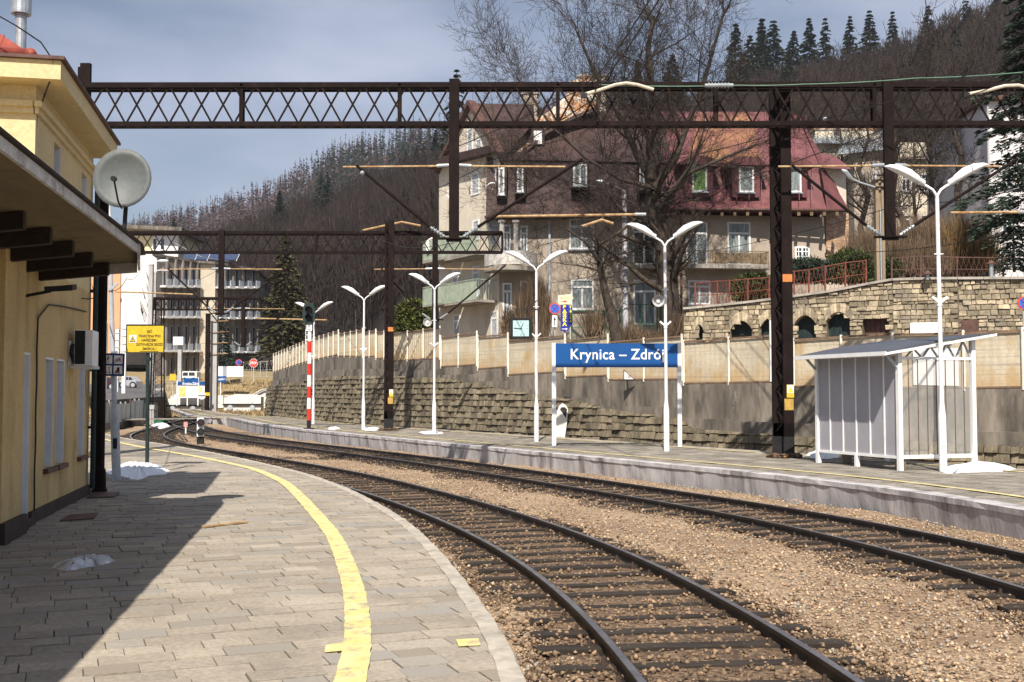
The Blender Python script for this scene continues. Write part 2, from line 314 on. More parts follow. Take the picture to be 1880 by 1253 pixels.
# ------------------------------------------------------------------ curves in plan
def curve(pts, step=.4, sig=2.0):
    p = np.array(pts, float); d = np.r_[0, np.cumsum(np.hypot(*np.diff(p, axis=0).T))]
    t = np.arange(0, d[-1], step); q = np.c_[np.interp(t, d, p[:, 0]), np.interp(t, d, p[:, 1])]
    k = int(sig * 3 / step); w = np.exp(-.5 * (np.arange(-k, k + 1) * step / sig) ** 2); w /= w.sum()
    e = np.r_[q[0] + (q[0] - q[1]) * np.arange(k, 0, -1)[:, None], q, q[-1] + (q[-1] - q[-2]) * np.arange(1, k + 1)[:, None]]
    return np.c_[np.convolve(e[:, 0], w, 'valid'), np.convolve(e[:, 1], w, 'valid')]
def offs(q, d):                                   # d metres to the right of travel (travel = away from the camera)
    t = np.gradient(q, axis=0); t /= np.hypot(t[:, 0], t[:, 1])[:, None]
    return q + np.c_[t[:, 1], -t[:, 0]] * (d[:, None] if isinstance(d, np.ndarray) else d)
def strip(a, b, za, zb=None):                     # quads between two curves of equal length
    n = len(a); zb = za if zb is None else zb
    za = np.broadcast_to(za, n); zb = np.broadcast_to(zb, n)
    V = [(x, y, z) for (x, y), z in zip(a, za)] + [(x, y, z) for (x, y), z in zip(b, zb)]
    return V, [(i, i + n, i + n + 1, i + 1) for i in range(n - 1)]
def sweep(q, prof):                               # profile (offset right, z) list swept along plan curve
    n = len(q); V = []; F = []; m = len(prof)
    for (o, z) in prof: V += [(x, y, z) for x, y in offs(q, o)]
    for k in range(m):
        k2 = (k + 1) % m; F += [(k * n + i, k * n + i + 1, k2 * n + i + 1, k2 * n + i) for i in range(n - 1)]
    F += [tuple(k * n for k in range(m))[::-1], tuple(k * n + n - 1 for k in range(m))]
    return V, F
def px_curve(px, z, pre=[], post=[], **k):
    return curve(pre + [tuple(G(x, y, z)[:2]) for x, y in px] + post, **k)
TA = curve([(1.2,-14),(1.75,-4),(1.9,2),(1.85,5),(1.72,7.84),(1.51,9.9),(1.27,11.6),(1.0,13),(.55,15),(-.2,17.5),(-1.2,20.4),(-2.45,23.4),(-4.1,27.3),
  (-6.4,31.5),(-9.4,36.8),(-12.0,41.2),(-14.1,44.9),(-16.1,49.6),(-17.6,53.8),(-19.1,59.6),(-20.3,65.3),(-21.6,72),(-22.8,78),(-24.6,86)], sig=2.2)
TB = curve([(6.2,-14),(6.7,0),(6.55,6),(6.25,10),(5.85,13.2),(5.6,14.9),(5.25,16.3),(4.75,17.9),(4.15,19.5),(3.1,21.9),(1.6,25.2),(-.35,29.3),(-2.3,33.3),(-4.7,37.6),
  (-7.4,42.4),(-10.1,46.9),(-13.6,53.6),(-16.6,60.2),(-19.4,67.5),(-22.2,75.5),(-26.5,88),(-31,100)], sig=2.2)
EA = px_curve([(983,1252),(960.6,1207),(923,1151.6),(886,1103),(849,1055),(808,1006),(756,958),(700,926),(649,899),(613.5,886),(560,867.4),(506.5,855.5),(449,842.5),
  (391.6,831),(334,821),(277,812),(219,803),(195,797)], 0, pre=[(-.5,-14),(.12,-4),(.3,1),(.25,4)], post=[(-23.5,62),(-26,72)], sig=1.2)
EB = px_curve([(1880,935),(1757,912.7),(1629,895.5),(1500,879.5),(1270,856.5),(1157,846),(1061,837),(966,828),(870,819),(757,808),(637,796.5),(551,788),(470,777),
  (420,766)], 0, pre=[(7.6,-10),(8.05,2),(8.0,9),(7.8,13)], post=[(-20.5,76),(-25.5,88),(-31,104),(-36,118)], sig=2)
YA = px_curve([(652,1253),(657,1191),(659,1135),(650,1079),(630,1023),(615,986),(584,949),(551,912),(523,886),(469,862),(410,849),(357,838),(261,822),(190,807)], 0,
  pre=[(-1.35,-6),(-.95,1),(-.88,4.5)], post=[(-19,48),(-24,60)], step=.3, sig=.7)

# ------------------------------------------------------------------ the ground
def ground():
    b = MB().add([(-900,-60,-.62),(1200,-60,-.62),(1200,1500,-.62),(-900,1500,-.62)], [(0,1,2,3)])
    tag(b.build('ground', K['soil']), kind='structure')
    # ballast bed, gently uneven, between the platforms
    n = len(TA); ys = np.arange(-14, 84, .5); xs = np.linspace(-1, 1, 60); V = []; F = []
    xa = np.interp(ys, TA[:, 1], TA[:, 0]); xb = np.interp(ys, TB[:, 1], TB[:, 0])
    lo = np.minimum(xa, xb) - 2.6; hi = np.maximum(xa, xb) + 2.8
    for y, l, h in zip(ys, lo, hi):
        for k in range(40):
            x = l + (h - l) * k / 39
            V.append((x, y, -.47 + .035 * math.sin(x * 1.9 + y * .7) * math.sin(y * 1.3 - x) + random.uniform(-.012, .012)))
    for i in range(len(ys) - 1):
        for k in range(39): a = i * 40 + k; F.append((a, a + 1, a + 41, a + 40))
    tag(link_mesh('ballast_bed', V, F, K['ballast']), kind='structure')
ground()
# loose stones on top of the bed
def stones(name, m, cnt, place, s0, s1, z):
    base = np.array([(1,0,0),(0,1,0),(-1,0,0),(0,-1,0),(0,0,.75),(0,0,-.6)]); fc = np.array([(0,1,4),(1,2,4),(2,3,4),(3,0,4),(1,0,5),(2,1,5),(3,2,5),(0,3,5)])
    xy = place(cnt); n = len(xy); s = s0 + (s1 - s0) * rng.uniform(0, 1, n) ** 1.7 * 1.25
    v = base[None] * rng.uniform(.55, 1.25, (n, 6, 1)) * s[:, None, None]
    a = rng.uniform(0, 6.28, n); t = rng.uniform(-.6, .6, n); c, si = np.cos(a)[:, None], np.sin(a)[:, None]; ct, st = np.cos(t)[:, None], np.sin(t)[:, None]
    x, y, zz = v[..., 0], v[..., 1], v[..., 2]; y, zz = y * ct - zz * st, y * st + zz * ct; x, y = x * c - y * si, x * si + y * c
    V = np.stack([x + xy[:, 0:1], y + xy[:, 1:2], zz + z + rng.uniform(-.012, .02, (n, 1))], -1).reshape(-1, 3)
    F = (fc[None] + (np.arange(n) * 6)[:, None, None]).reshape(-1, 3)
    return tag(np_mesh(name, V, F, m), kind='stuff')
def bed_place(cnt):
    y = rng.uniform(5.5, 60, cnt * 3) ; keep = rng.uniform(0, 1, cnt * 3) < np.minimum(1, (9 / y) ** 1.1); y = y[keep][:cnt]
    xa = np.interp(y, TA[:, 1], TA[:, 0]); xb = np.interp(y, TB[:, 1], TB[:, 0])
    lo = np.interp(y, EA[:, 1], EA[:, 0]) + .15; hi = np.interp(y, EB[:, 1], EB[:, 0]) - .1
    x = lo + (hi - lo) * rng.uniform(0, 1, len(y)); return np.c_[x, y]
def near_tracks(xy, lim):
    d = np.full(len(xy), 9.0)
    for q in (TA, TB): d = np.minimum(d, np.min(np.hypot(xy[:, 0:1] - q[None, ::2, 0], xy[:, 1:2] - q[None, ::2, 1]), axis=1))
    return d < lim
def off_track(c): p = bed_place(c); return p[~near_tracks(p, 1.05)]
def on_track(c): p = bed_place(c); return p[near_tracks(p, 1.5)]
st = stones('ballast_stones', K['stone_b'], 52000, off_track, .009, .028, -.445); st['label'] = 'loose tan ballast stones spread between the two tracks'; st['category'] = 'ballast stones'
st = stones('track_stones', K['stone_d'], 34000, on_track, .012, .034, -.424); st['label'] = 'brown oily stones between and beside the rails'; st['category'] = 'ballast stones'

for q_, nm in ((TA, 'near'), (TB, 'far')):
    s = (q_[:, 1] > -8) & (q_[:, 1] < 80); q_ = q_[s]; V = []; F = []; rows = np.linspace(-1.5, 1.5, 9)
    for o in rows: V += [(x, y, -.425 if abs(o) < 1.1 else -.44 - .05 * (abs(o) - 1.1) / .4) for x, y in offs(q_, o + (.1 * np.sin(q_[:, 1] * 1.7 + o) if abs(o) > 1.3 else 0))]
    n = len(q_); F = [(k * n + i, (k + 1) * n + i, (k + 1) * n + i + 1, k * n + i + 1) for k in range(8) for i in range(n - 1)]
    V = [(x, y, z + random.uniform(-.012, .008)) for x, y, z in V]
    tag(link_mesh('oil_stained_ballast', V, F, K['oilbed']), kind='structure')
# ------------------------------------------------------------------ tracks
RAILP = [(-.075,-.455),(.075,-.455),(.075,-.44),(.02,-.425),(.012,-.345),(.036,-.335),(.036,-.302),(-.036,-.302),(-.036,-.335),(-.012,-.345),(-.02,-.425),(-.075,-.44)]
def track(label, q, i0, i1, ties_from, ties_to, cant=0):
    t = thing('railway_track', label, 'railway track', (q[i0][0], q[i0][1], -.3)); q = q[i0:i1]
    for sgn in (-1, 1):
        e = offs(q, sgn * .753); V, F = sweep(e, RAILP); ra = link_mesh('rail', V, F, K['rail'], t)
        V, F = strip(offs(e, -.030), offs(e, .030), -.2995); link_mesh('running_face', V, F, K['railtop'], ra)
        b = MB(); d = np.r_[0, np.cumsum(np.hypot(*np.diff(e, axis=0).T))]
        for s in np.arange(.2, d[-1], .61):
            x, y = np.interp(s, d, e[:, 0]), np.interp(s, d, e[:, 1])
            if not 5 < y < 48: continue
            j = min(int(s / .4), len(e) - 2); a = math.atan2(e[j + 1][1] - e[j][1], e[j + 1][0] - e[j][0]) - math.pi / 2
            b.M = T(x, y, -.45, a)
            b.box(-.17, .17, -.075, .075, 0, .018)
            for k in (-1, 1): b.box(k * .1 - .028, k * .1 + .028, -.03, .03, .018, .05); b.tube([(k * .1, 0, .05), (k * .1, 0, .10)], [.022, .014], 6)
        tag(b.build('rail_fastenings', K['clip'], ra), kind='stuff')
    d = np.r_[0, np.cumsum(np.hypot(*np.diff(q, axis=0).T))]; rest = MB(); cnt = 0
    for s in np.arange(.2, d[-1], .61):
        x, y = np.interp(s, d, q[:, 0]), np.interp(s, d, q[:, 1]); j = min(int(s / .4), len(q) - 2)
        if y < ties_from: continue
        a = math.atan2(q[j + 1][1] - q[j][1], q[j + 1][0] - q[j][0]) - math.pi / 2 + random.uniform(-.02, .02)
        b = MB() if cnt < 99 else rest; b.M = T(x + random.uniform(-.05, .05), y, -.408 + random.uniform(-.02, .0), a)
        w = 1.25 + random.uniform(-.08, .08); h = .085 + random.uniform(-.02, .02)
        b.prism([(-w, -.14), (w, -.14), (w, 0), (w * .96, .012), (-w * .96, .012), (-w, 0)], -h, h)
        if b is not rest: b.build('sleeper', K['tie'], t)
        cnt += 1
    if rest.v: tag(rest.build('far_sleepers', K['tie'], t), kind='stuff')
    return t
ia = int(np.argmax(TA[:, 1] > 4)); ib = int(np.argmax(TB[:, 1] > 4))
track('near curved track running along the left platform edge to the points', TA, ia, len(TA), 5, 90)
track('farther curved track beside the low right platform wall', TB, ib, len(TB), 8, 90)

# ------------------------------------------------------------------ platforms
def clip(poly, p, n):                             # keep the side of the line through p where (q-p).n <= 0
    out = []
    for i in range(len(poly)):
        a, b = poly[i - 1], poly[i]; da = (a[0]-p[0])*n[0]+(a[1]-p[1])*n[1]; db = (b[0]-p[0])*n[0]+(b[1]-p[1])*n[1]
        if (da <= 0) != (db <= 0): t = da / (da - db); out.append((a[0] + (b[0]-a[0])*t, a[1] + (b[1]-a[1])*t))
        if db <= 0: out.append(b)
    return out
def paving(name, m, inside, edge, ang, sx, sy, box, side=1, z=0.0, lift=.006, edge2=None):
    V = []; F = []; ca, sa = math.cos(ang), math.sin(ang)
    x0, x1, y0, y1 = box; cx, cy = (x0 + x1) / 2, (y0 + y1) / 2; r = math.hypot(x1 - x0, y1 - y0) / 2
    en = offs(edge, 1) - edge
    for j in range(int(-r / sy), int(r / sy)):
        o = random.uniform(0, sx); u = -r + o
        while u < r:
            w = sx * random.choice((1, 1, 1, .7, .55)); u2 = u + w; v0 = j * sy + random.uniform(-.004, .004); v1 = v0 + sy - random.uniform(.004, .011)
            mu, mv = (u + u2) / 2, (v0 + v1) / 2; X, Y = cx + mu * ca - mv * sa, cy + mu * sa + mv * ca
            ua = u + .004; u = u2
            if not (x0 < X < x1 and y0 < Y < y1) or not inside(X, Y): continue
            ub = u2 - random.uniform(.002, .008)
            poly = [(cx + a * ca - b * sa, cy + a * sa + b * ca) for a, b in ((ua, v0), (ub, v0), (ub, v1), (ua, v1))]
            for E_, sg in ((edge, side), (edge2, -side)):
                if E_ is None: continue
                nn = en if E_ is edge else offs(E_, 1) - E_
                i = int(np.argmin((E_[:, 0] - X) ** 2 + (E_[:, 1] - Y) ** 2))
                poly = clip(poly, E_[i], nn[i] * sg) if len(poly) > 2 else []
            if len(poly) < 3: continue
            n = len(V); k = len(poly); h = random.uniform(-lift, lift); tx, ty = random.uniform(-.008, .008), random.uniform(-.012, .012)
            V += [(a, b, z + h + (a - X) * tx + (b - Y) * ty) for a, b in poly] + [(a, b, z - .05) for a, b in poly]
            F += [tuple(n + q for q in range(k))] + [(n + q, n + k + q, n + k + (q + 1) % k, n + (q + 1) % k) for q in range(k)]
    return tag(link_mesh(name, V, F, m), kind='structure')
WX = lambda y: -3.28 - .205 * y                    # line of the station wall
inA = offs(EA, -.16)
V, F = [], []
i0 = 0; q = EA; n = len(q)
w = np.c_[np.minimum(q[:, 0] - 3, np.where(q[:, 1] < 19, -3.6 - .205 * q[:, 1], q[:, 0] - 9)), q[:, 1]]
V, F = strip(w, inA, -.012); tag(link_mesh('left_platform_bed', V, F, K['joint']), kind='structure')
jag = np.array([random.uniform(-.018, .018) for _ in range(n)])
def jagged(q, prof, amp):
    V, F = sweep(q, prof); return [(x + random.uniform(-amp, amp), y + random.uniform(-amp, amp), z + random.uniform(-amp, amp) * .5) for x, y, z in V], F
fine = curve(EA, step=.16, sig=.2)
V, F = jagged(fine, [(-.16,-.1),(-.16,.004),(-.10,.012),(-.02,.006),(0,-.02),(.0,-.14),(-.04,-.16)], .009)
tag(link_mesh('left_platform_edge', V, F, K['coping']), kind='structure')
V, F = sweep(EA, [(-.3,-.62),(-.3,-.1),(-.06,-.1),(-.06,-.62)]); tag(link_mesh('left_platform_wall', V, F, K['conc']), kind='structure')
paving('left_platform_paving', K['slab'], lambda x, y: x > (-3.3 - .205 * y if y < 19.2 else -13 - .25 * (y - 19)), inA, R(22), .46, .25, (-12, 1.5, 3.5, 30), 1)
paving('left_platform_far_paving', K['slab2'], lambda x, y: y >= 29.9 - .0 and x > -40, inA, R(32), .7, .5, (-26, -4, 29.8, 62), 1)
q = curve(YA, step=.12, sig=.3); V, F = strip(offs(q, -.095 ), offs(q, .095), .0105)
V = [(x + random.uniform(-.006, .006), y, z + random.uniform(-.001, .001)) for x, y, z in V]
tag(link_mesh('left_platform_line', V, F, K['yellow']), kind='structure')
b = MB()
for pxs in ([(598,1184),(632,1180),(629,1194),(596,1197)], [(837,1174),(878,1172),(882,1184),(842,1186)]):
    b.slab([G(x, y, .012) for x, y in pxs][::-1], (0, 0, -.004))
tag(b.build('line_paint_patches', K['yellow']), kind='structure')

# right (island) platform
EB2 = None
wB = np.interp(EB[:, 1], [-10, 15, 40, 60, 80, 100, 125], [6.2, 6.2, 5.9, 5.2, 4.2, 3.2, 2.2])
BK = EB + (offs(EB, 1) - EB) * wB[:, None]
V, F = strip(EB, BK, -.03); tag(link_mesh('right_platform_bed', V, F, K['joint']), kind='structure')
fb = curve(EB, step=.3, sig=.3)
V, F = jagged(fb, [(.30,-.62),(.02,-.62),(-.03,-.10),(-.05,-.09),(-.05,.0),(.0,.008),(.28,.008),(.30,-.02)], .008)
tag(link_mesh('right_platform_edge', V, F, K['lime']), kind='structure')
fk = curve(BK, step=.5, sig=.4)
V, F = jagged(fk, [(-.3,-.62),(-.3,.006),(.0,.006),(.0,-.62)], .006); tag(link_mesh('right_platform_back_edge', V, F, K['conc2']), kind='structure')
paving('right_platform_paving', K['slab2'], lambda x, y: True, offs(EB, .3), R(-55), .55, .4, (-32, 16, 12, 100), -1, 0, .008, offs(BK, -.3))
for o, c in ((1.15, EB), (-.75, BK)):
    q = offs(c, o); s = (q[:, 1] > 14) & (q[:, 1] < 112); q = curve(q[s], step=.3, sig=.5)
    V, F = strip(offs(q, -.075), offs(q, .075), .013); tag(link_mesh('right_platform_line', V, F, K['yellow']), kind='structure')
# third track, in the cutting between the island platform and the retaining wall
q3 = offs(BK, 1.75); s = (q3[:, 1] > 20) & (q3[:, 1] < 112); q3 = curve(q3[s], sig=2)
track('third track hidden behind the island platform by the stone wall', q3, 0, len(q3), 20, 120)
V, F = strip(offs(BK, .0), offs(BK, 4.2), -.46); tag(link_mesh('third_track_ballast', V, F, K['ballast']), kind='structure')

# ------------------------------------------------------------------ station building on the left
AW = math.atan2(-.205, 1) ; S0 = Vector((-3.28 - .205 * 0, 0, 0))
SU = Vector((-.205, 1, 0)).normalized(); SN = Vector((SU.y, -SU.x, 0))      # along the wall, out of the wall (towards the tracks)
LY = 1 / SU.y                                                              # wall length per metre of depth
SM = Matrix(((SU.x, SN.x, 0, S0.x), (SU.y, SN.y, 0, S0.y), (0, 0, 1, 0), (0, 0, 0, 1)))   # x along (=depth*LY), y outwards
def sy(D): return D * LY
def station():
    t = thing('station_building', 'ochre rendered station building with wooden canopy and dark red roof at far left', 'station building', tuple(SM @ Vector((sy(14.5), -2, 0))))
    b = MB(SM); w0 = -.4
    ops = [(13.75, 14.5, .09, 2.22), (15.43, 16.0, .66, 2.2), (16.2, 16.8, .66, 2.2), (17.95, 18.5, .68, 2.2)]
    segs = [-16.0] ; 
    e = -16.0
    for a, c, z0, z1 in ops:
        b.box(sy(e), sy(a), w0, 0, -.1, 3.42)
        b.box(sy(a), sy(c), w0, 0, z1, 3.42)
        if z0 > .1: b.box(sy(a), sy(c), w0, 0, -.1, z0)
        e = c
    b.box(sy(e), sy(18.96), w0, 0, -.1, 3.42)
    b.box(sy(-16), sy(18.96), -7, w0 - .3, -.1, 3.40)
    b.box(sy(18.56), sy(18.95), -7, w0, -.1, 3.41)
    b.box(sy(12.55), sy(13.55), 0, .13, -.1, 3.35)                             # pier
    wl = b.build('lower_wall', K['ochre'], t)
    for a, c, z0, z1 in ops:
        b = MB(SM); b.box(sy(c) - .03, sy(c) + .002, w0, -.004, z0, z1); b.box(sy(a) - .002, sy(a) + .03, w0, -.004, z0, z1)
        b.box(sy(a), sy(c), w0, -.004, z1 - .03, z1 + .002); b.box(sy(a), sy(c), w0 - .06, w0 - .02, z0, z1); b.build('white_reveal', K['whitepl'], t)
    for i, (a, c, z0, z1) in enumerate(ops):
        if i == 0:
            d = MB(SM).box(sy(a), sy(c), w0, w0 + .03, .09, 2.2).build('door', K['whitepl'], t); MB(SM).box(sy(a) + .06, sy(a) + .1, w0 + .03, w0 + .08, 1.05, 1.2).build('handle', K['black'], d)
            MB(SM).box(sy(a), sy(c), -.35, .1, -.1, .09).build('door_step', K['plinth'], t); continue
        f = MB(SM).box(sy(a), sy(c), w0, w0 + .05, z0, z1).build('window', K['whitepl'], t)
        MB(SM).box(sy(a) + .07, sy(c) - .07, w0 + .05, w0 + .056, z0 + .1, z1 - .1).build('pane', K['pane'], f)
        MB(SM).box(sy(a) - .05, sy(c) + .05, -.1, .07, z0 - .07, z0 - .004).build('sill', K['browntin'], f)
    b = MB(SM); b.box(sy(-16), sy(12.5), 0, .05, -.08, .2).box(sy(12.5), sy(13.6), 0, .19, -.08, .24).box(sy(13.6), sy(13.73), 0, .05, -.08, .2).box(sy(14.52), sy(18.95), 0, .05, -.08, .16)
    b.build('plinth', K['plinth'], t)
    # upper storey: openings for two small windows towards the tracks
    b = MB(SM); up = [(15.7, 16.2), (17.9, 18.4)]; e = 14.5
    for a, c in up:
        b.box(sy(e), sy(a), -.4, .001, 3.4, 5.74); b.box(sy(a), sy(c), -.4, .001, 5.27, 5.74); b.box(sy(a), sy(c), -.4, .001, 3.4, 4.05); e = c
    b.box(sy(e), sy(18.95), -.4, .001, 3.4, 5.74); b.box(sy(14.5), sy(14.9), -7, -.4, 3.4, 5.74); b.box(sy(18.55), sy(18.95), -7, -.4, 3.4, 5.74)
    b.build('upper_wall', K['cream'], t)
    for a, c in up:
        f = MB(SM).box(sy(c) - .03, sy(c) + .003, -.38, -.006, 4.05, 5.27).box(sy(a) - .003, sy(a) + .03, -.38, -.006, 4.05, 5.27).box(sy(a), sy(c), -.38, -.30, 4.05, 5.27).build('upper_window', K['whitepl'], t)
        MB(SM).box(sy(a) + .06, sy(c) - .06, -.30, -.294, 4.15, 5.2).build('pane', K['pane'], f)
    b = MB(SM)
    def ring(o, z0, z1): b.box(sy(14.5) - o, sy(18.95) + o, -.02 if o < .3 else -.5, o, z0, z1); b.box(sy(14.5) - o, sy(14.5) + .05, -7, -.0 if o < .3 else -.48, z0, z1)
    ring(.045, 5.36, 5.52); ring(.09, 5.44, 5.515)
    b.build('string_moulding', K['cream'], t)
    b = MB(SM).box(sy(14.5) - .37, sy(18.95) + .1, -7, .37, 5.735, 5.98); b.build('cornice', K['cream'], t)
    b = MB(SM).box(sy(14.5) - .42, sy(18.95) + .16, -7, .42, 5.985, 6.03); b.build('cornice_flashing', K['browntin'], t)
    x0, x1 = sy(14.5) + .1, sy(18.95) - .3; b = MB(SM)
    b.add([(x0,-.15,6.05),(x1,-.15,6.05),(x1,-7,6.05),(x0,-7,6.05),(x0+2.4,-3.2,8.5),(x1-1,-3.2,8.5),(x0,-.15,6.22),(x1,-.15,6.22),(x1,-7,6.22),(x0,-7,6.22)],
          [(0,1,7,6),(1,2,8,7),(2,3,9,8),(3,0,6,9),(6,7,5,4),(7,8,5),(8,9,4,5),(9,6,4),(0,3,2,1)])
    for k in range(26):                                                       # standing seams of the roof sheet
        y = -.5 - k * .24
        if y > -3.1: b.bar((x0 + .02 + 2.4 * (y + .15) / -3.05, y, 6.24 + 2.28 * (y + .15) / -3.05), (x0 - .0, y, 6.235) if False else (x0 + .03, y, 6.24), .02)
    b.build('roof', K['redtile'], t)
    g = MB(SM).tube([(x0 - .12, -7, 6.16), (x0 - .12, -.1, 6.14), ], .075, 8).tube([(x0 - .2, -.06, 6.14), (x1, -.06, 6.12)], .07, 8).build('gutter', K['redtile'], t, True)
    # chimney flue
    p = P(38, 68, 17.5); MB().tube([p - Vector((0, 0, .6)), p + Vector((0, 0, .42))], .085, 14).tube([p + Vector((0, 0, .33)), p + Vector((0, 0, .36))], .10, 14).tube([p + Vector((0, 0, .36)), p + Vector((0, 0, .66))], .15, 16).tube([p + Vector((0,0,.64)), p + Vector((0,0,.67))], .155, 16).build('metal_flue', K['zinc'], t)
    # canopy: board underside, dark rafters, weathered edge boards
    CE = lambda D, o=0.0, z=3.50: (-2.42 + o - .167 * D, D, z)                 # outer edge of the canopy
    CI = lambda D, z=3.38: (-3.28 - .205 * D + .0, D, z); D1 = 15.15; Ds = -16; zo = 3.50; zi = 3.38
    b = MB().slab([CI(Ds), CI(D1), CE(D1, -.16, zo - .02), CE(D1 - .9), CE(Ds)], (0, 0, .1)); u = b.build('canopy', K['board'], t)
    for k in range(28):
        D = D1 - .22 - k * 1.05
        b = MB().slab([CI(D - .06, zi - .005), CI(D + .06, zi - .005), CE(D + .06, -.50, zo - .05), CE(D - .06, -.50, zo - .05)], (0, 0, -.17)); b.build('rafter', K['darkwood'], u)
    b = MB().slab([CE(Ds, 0, zo - .02), CE(Ds, .035, zo - .02), CE(D1 - .9, .035, zo - .02), CE(D1 - .9, 0, zo - .02)], (0, 0, .10))
    b.slab([CE(D1 - 1.1, .03, zo - .13), CE(D1 - 1.1, .06, zo - .11), CE(D1 + .03, -.12, zo - .13), CE(D1 + .03, -.15, zo - .13)], (0, 0, .21))
    b.slab([CI(D1, zi - .12), CI(D1 + .03, zi - .12), CE(D1 + .03, -.16, zo - .16), CE(D1, -.16, zo - .16)], (0, 0, .2)); b.build('edge_board', K['fascia'], u)
    b = MB().slab([CI(Ds, zi + .105), CI(D1 + .1, zi + .105), CE(D1 + .1, -.06, zo + .09), CE(D1 - .9, .07, zo + .09), CE(Ds, .07, zo + .09)], (0, 0, .025)); b.build('roofing_felt', K['darkwood'], u)
    b = MB(SM); pts = [(sy(13.9), .02, z) for z in (.05, .5, .9, 1.3)] + [(sy(14.75), .03, .1 + .33 * k) for k in range(8)] ; 
    cable = [SM @ Vector((sy(14.72) + .02 * math.sin(k * 1.7), .03, .05 + k * .22)) for k in range(13)] + [SM @ Vector((sy(14.9) + k * .5, .03, 2.85 + .07 * math.sqrt(k))) for k in range(1, 8)]
    MB().tube(cable, .012, 5).build('wall_cable', K['black'], t)
    fl = MB(SM).slab([(sy(13.75), .3, 2.95), (sy(14.05), .3, 2.98), (sy(14.1), .62, 3.02), (sy(13.8), .62, 2.98)], (0, 0, .07)).bar((sy(13.9), 0, 2.9), (sy(13.9), .35, 2.98), .035).build('floodlight', K['black'], t)
    roofcable = [P(-30, 14, 14), P(30, 48, 14), P(75, 78, 14.2), P(98, 112, 14.2), P(95, 140, 14.2), P(82, 175, 14.6), P(68, 215, 14.6), P(66, 300, 14.7)]
    MB().tube(roofcable, .010, 5).build('roof_cable', K['black'], t)
    return t
station()
def column():
    t = thing('steel_column', 'tall dark brown steel column standing at the far corner of the station building', 'column', tuple(G(182, 905)))
    o = t.location; MB().tube([o + Vector((0, 0, z)) for z in (0, 5.74)], .082, 12).build('shaft', K['steel'], t)
    MB().tube([o + Vector((0, 0, z)) for z in (0, .06, .08, .38, .42)], [.13, .13, .112, .105, .085], 12).build('base_casting', K['steel'], t)
    MB().tube([o + Vector((.0, -.03, z)) for z in (2.0, 2.06)], .095, 12).tube([o + Vector((.0, -.03, z)) for z in (4.0, 4.06)], .095, 12).build('clamps', K['steel'], t)
    q = SM @ Vector((sy(18.85), .09, 0)); t2 = thing('drain_pipe', 'thin dark drain pipe against the station wall beside the steel column', 'drain pipe', tuple(q))
    MB().tube([q + Vector((0, 0, z)) for z in (.1, 5.3)], .045, 8).build('pipe', K['dkgreen'], t2)
    MB().tube([q + Vector((-.03, 0, z)) for z in (1.1, 1.15)], .06, 8).tube([q + Vector((-.03, 0, z)) for z in (3.4, 3.45)], .06, 8).build('bracket', K['black'], t2)
column()
def aircon():
    t = thing('air_conditioner', 'white air conditioner unit bracketed to the ochre station wall above the window', 'air conditioner', tuple(SM @ Vector((sy(17.2), .2, 2.1))))
    x0, x1 = sy(16.95), sy(17.5); MB(SM).box(x0, x1, .10, .36, 2.12, 2.66).build('casing', K['white'], t)
    b = MB(SM)
    for k in range(12): b.box(x0 - .012, x0 - .002, .11, .25, 2.16 + k * .04, 2.175 + k * .04)
    for k in range(6): b.box(x0 - .010, x0 - .002, .115 + k * .025, .12 + k * .025, 2.15, 2.64)
    b.build('grille_wires', K['dkgreen'], t); MB(SM).box(x0 - .004, x0 + .01, .105, .255, 2.14, 2.65).build('coil', K['black'], t)
    b = MB(SM)
    for x in (x0 + .1, x1 - .15): b.box(x - .02, x + .02, 0, .40, 2.07, 2.115).box(x - .02, x + .02, 0, .04, 2.07, 2.5)
    b.build('bracket', K['white'], t); MB(SM).tube([(x0 + .05, .10, 2.15), (x0 + .04, .05, 2.3), (x0 + .05, .06, 2.42), (x0 + .05, .12, 2.44)], .03, 8).build('hose', K['black'], t)
aircon()
def dish_mesh(M, r, depth=.12, n=28):
    b = MB(M); vs = []; fs = []
    for j in range(6):
        q = r * j / 5
        for k in range(n): a = 2 * math.pi * k / n; vs.append((q * math.cos(a), depth * (1 - (j / 5) ** 2), q * math.sin(a) * 1.06))
    for j in range(5):
        for k in range(n): k2 = (k + 1) % n; fs.append((j * n + k, j * n + k2, (j + 1) * n + k2, (j + 1) * n + k))
    m = len(vs); vs += [(x, y + .02, z) for x, y, z in vs]
    fs += [tuple(m + i for i in f[::-1]) for f in fs]; e = 5 * n
    fs += [(e + k, e + (k + 1) % n, m + e + (k + 1) % n, m + e + k) for k in range(n)]
    return b.add(vs, fs)
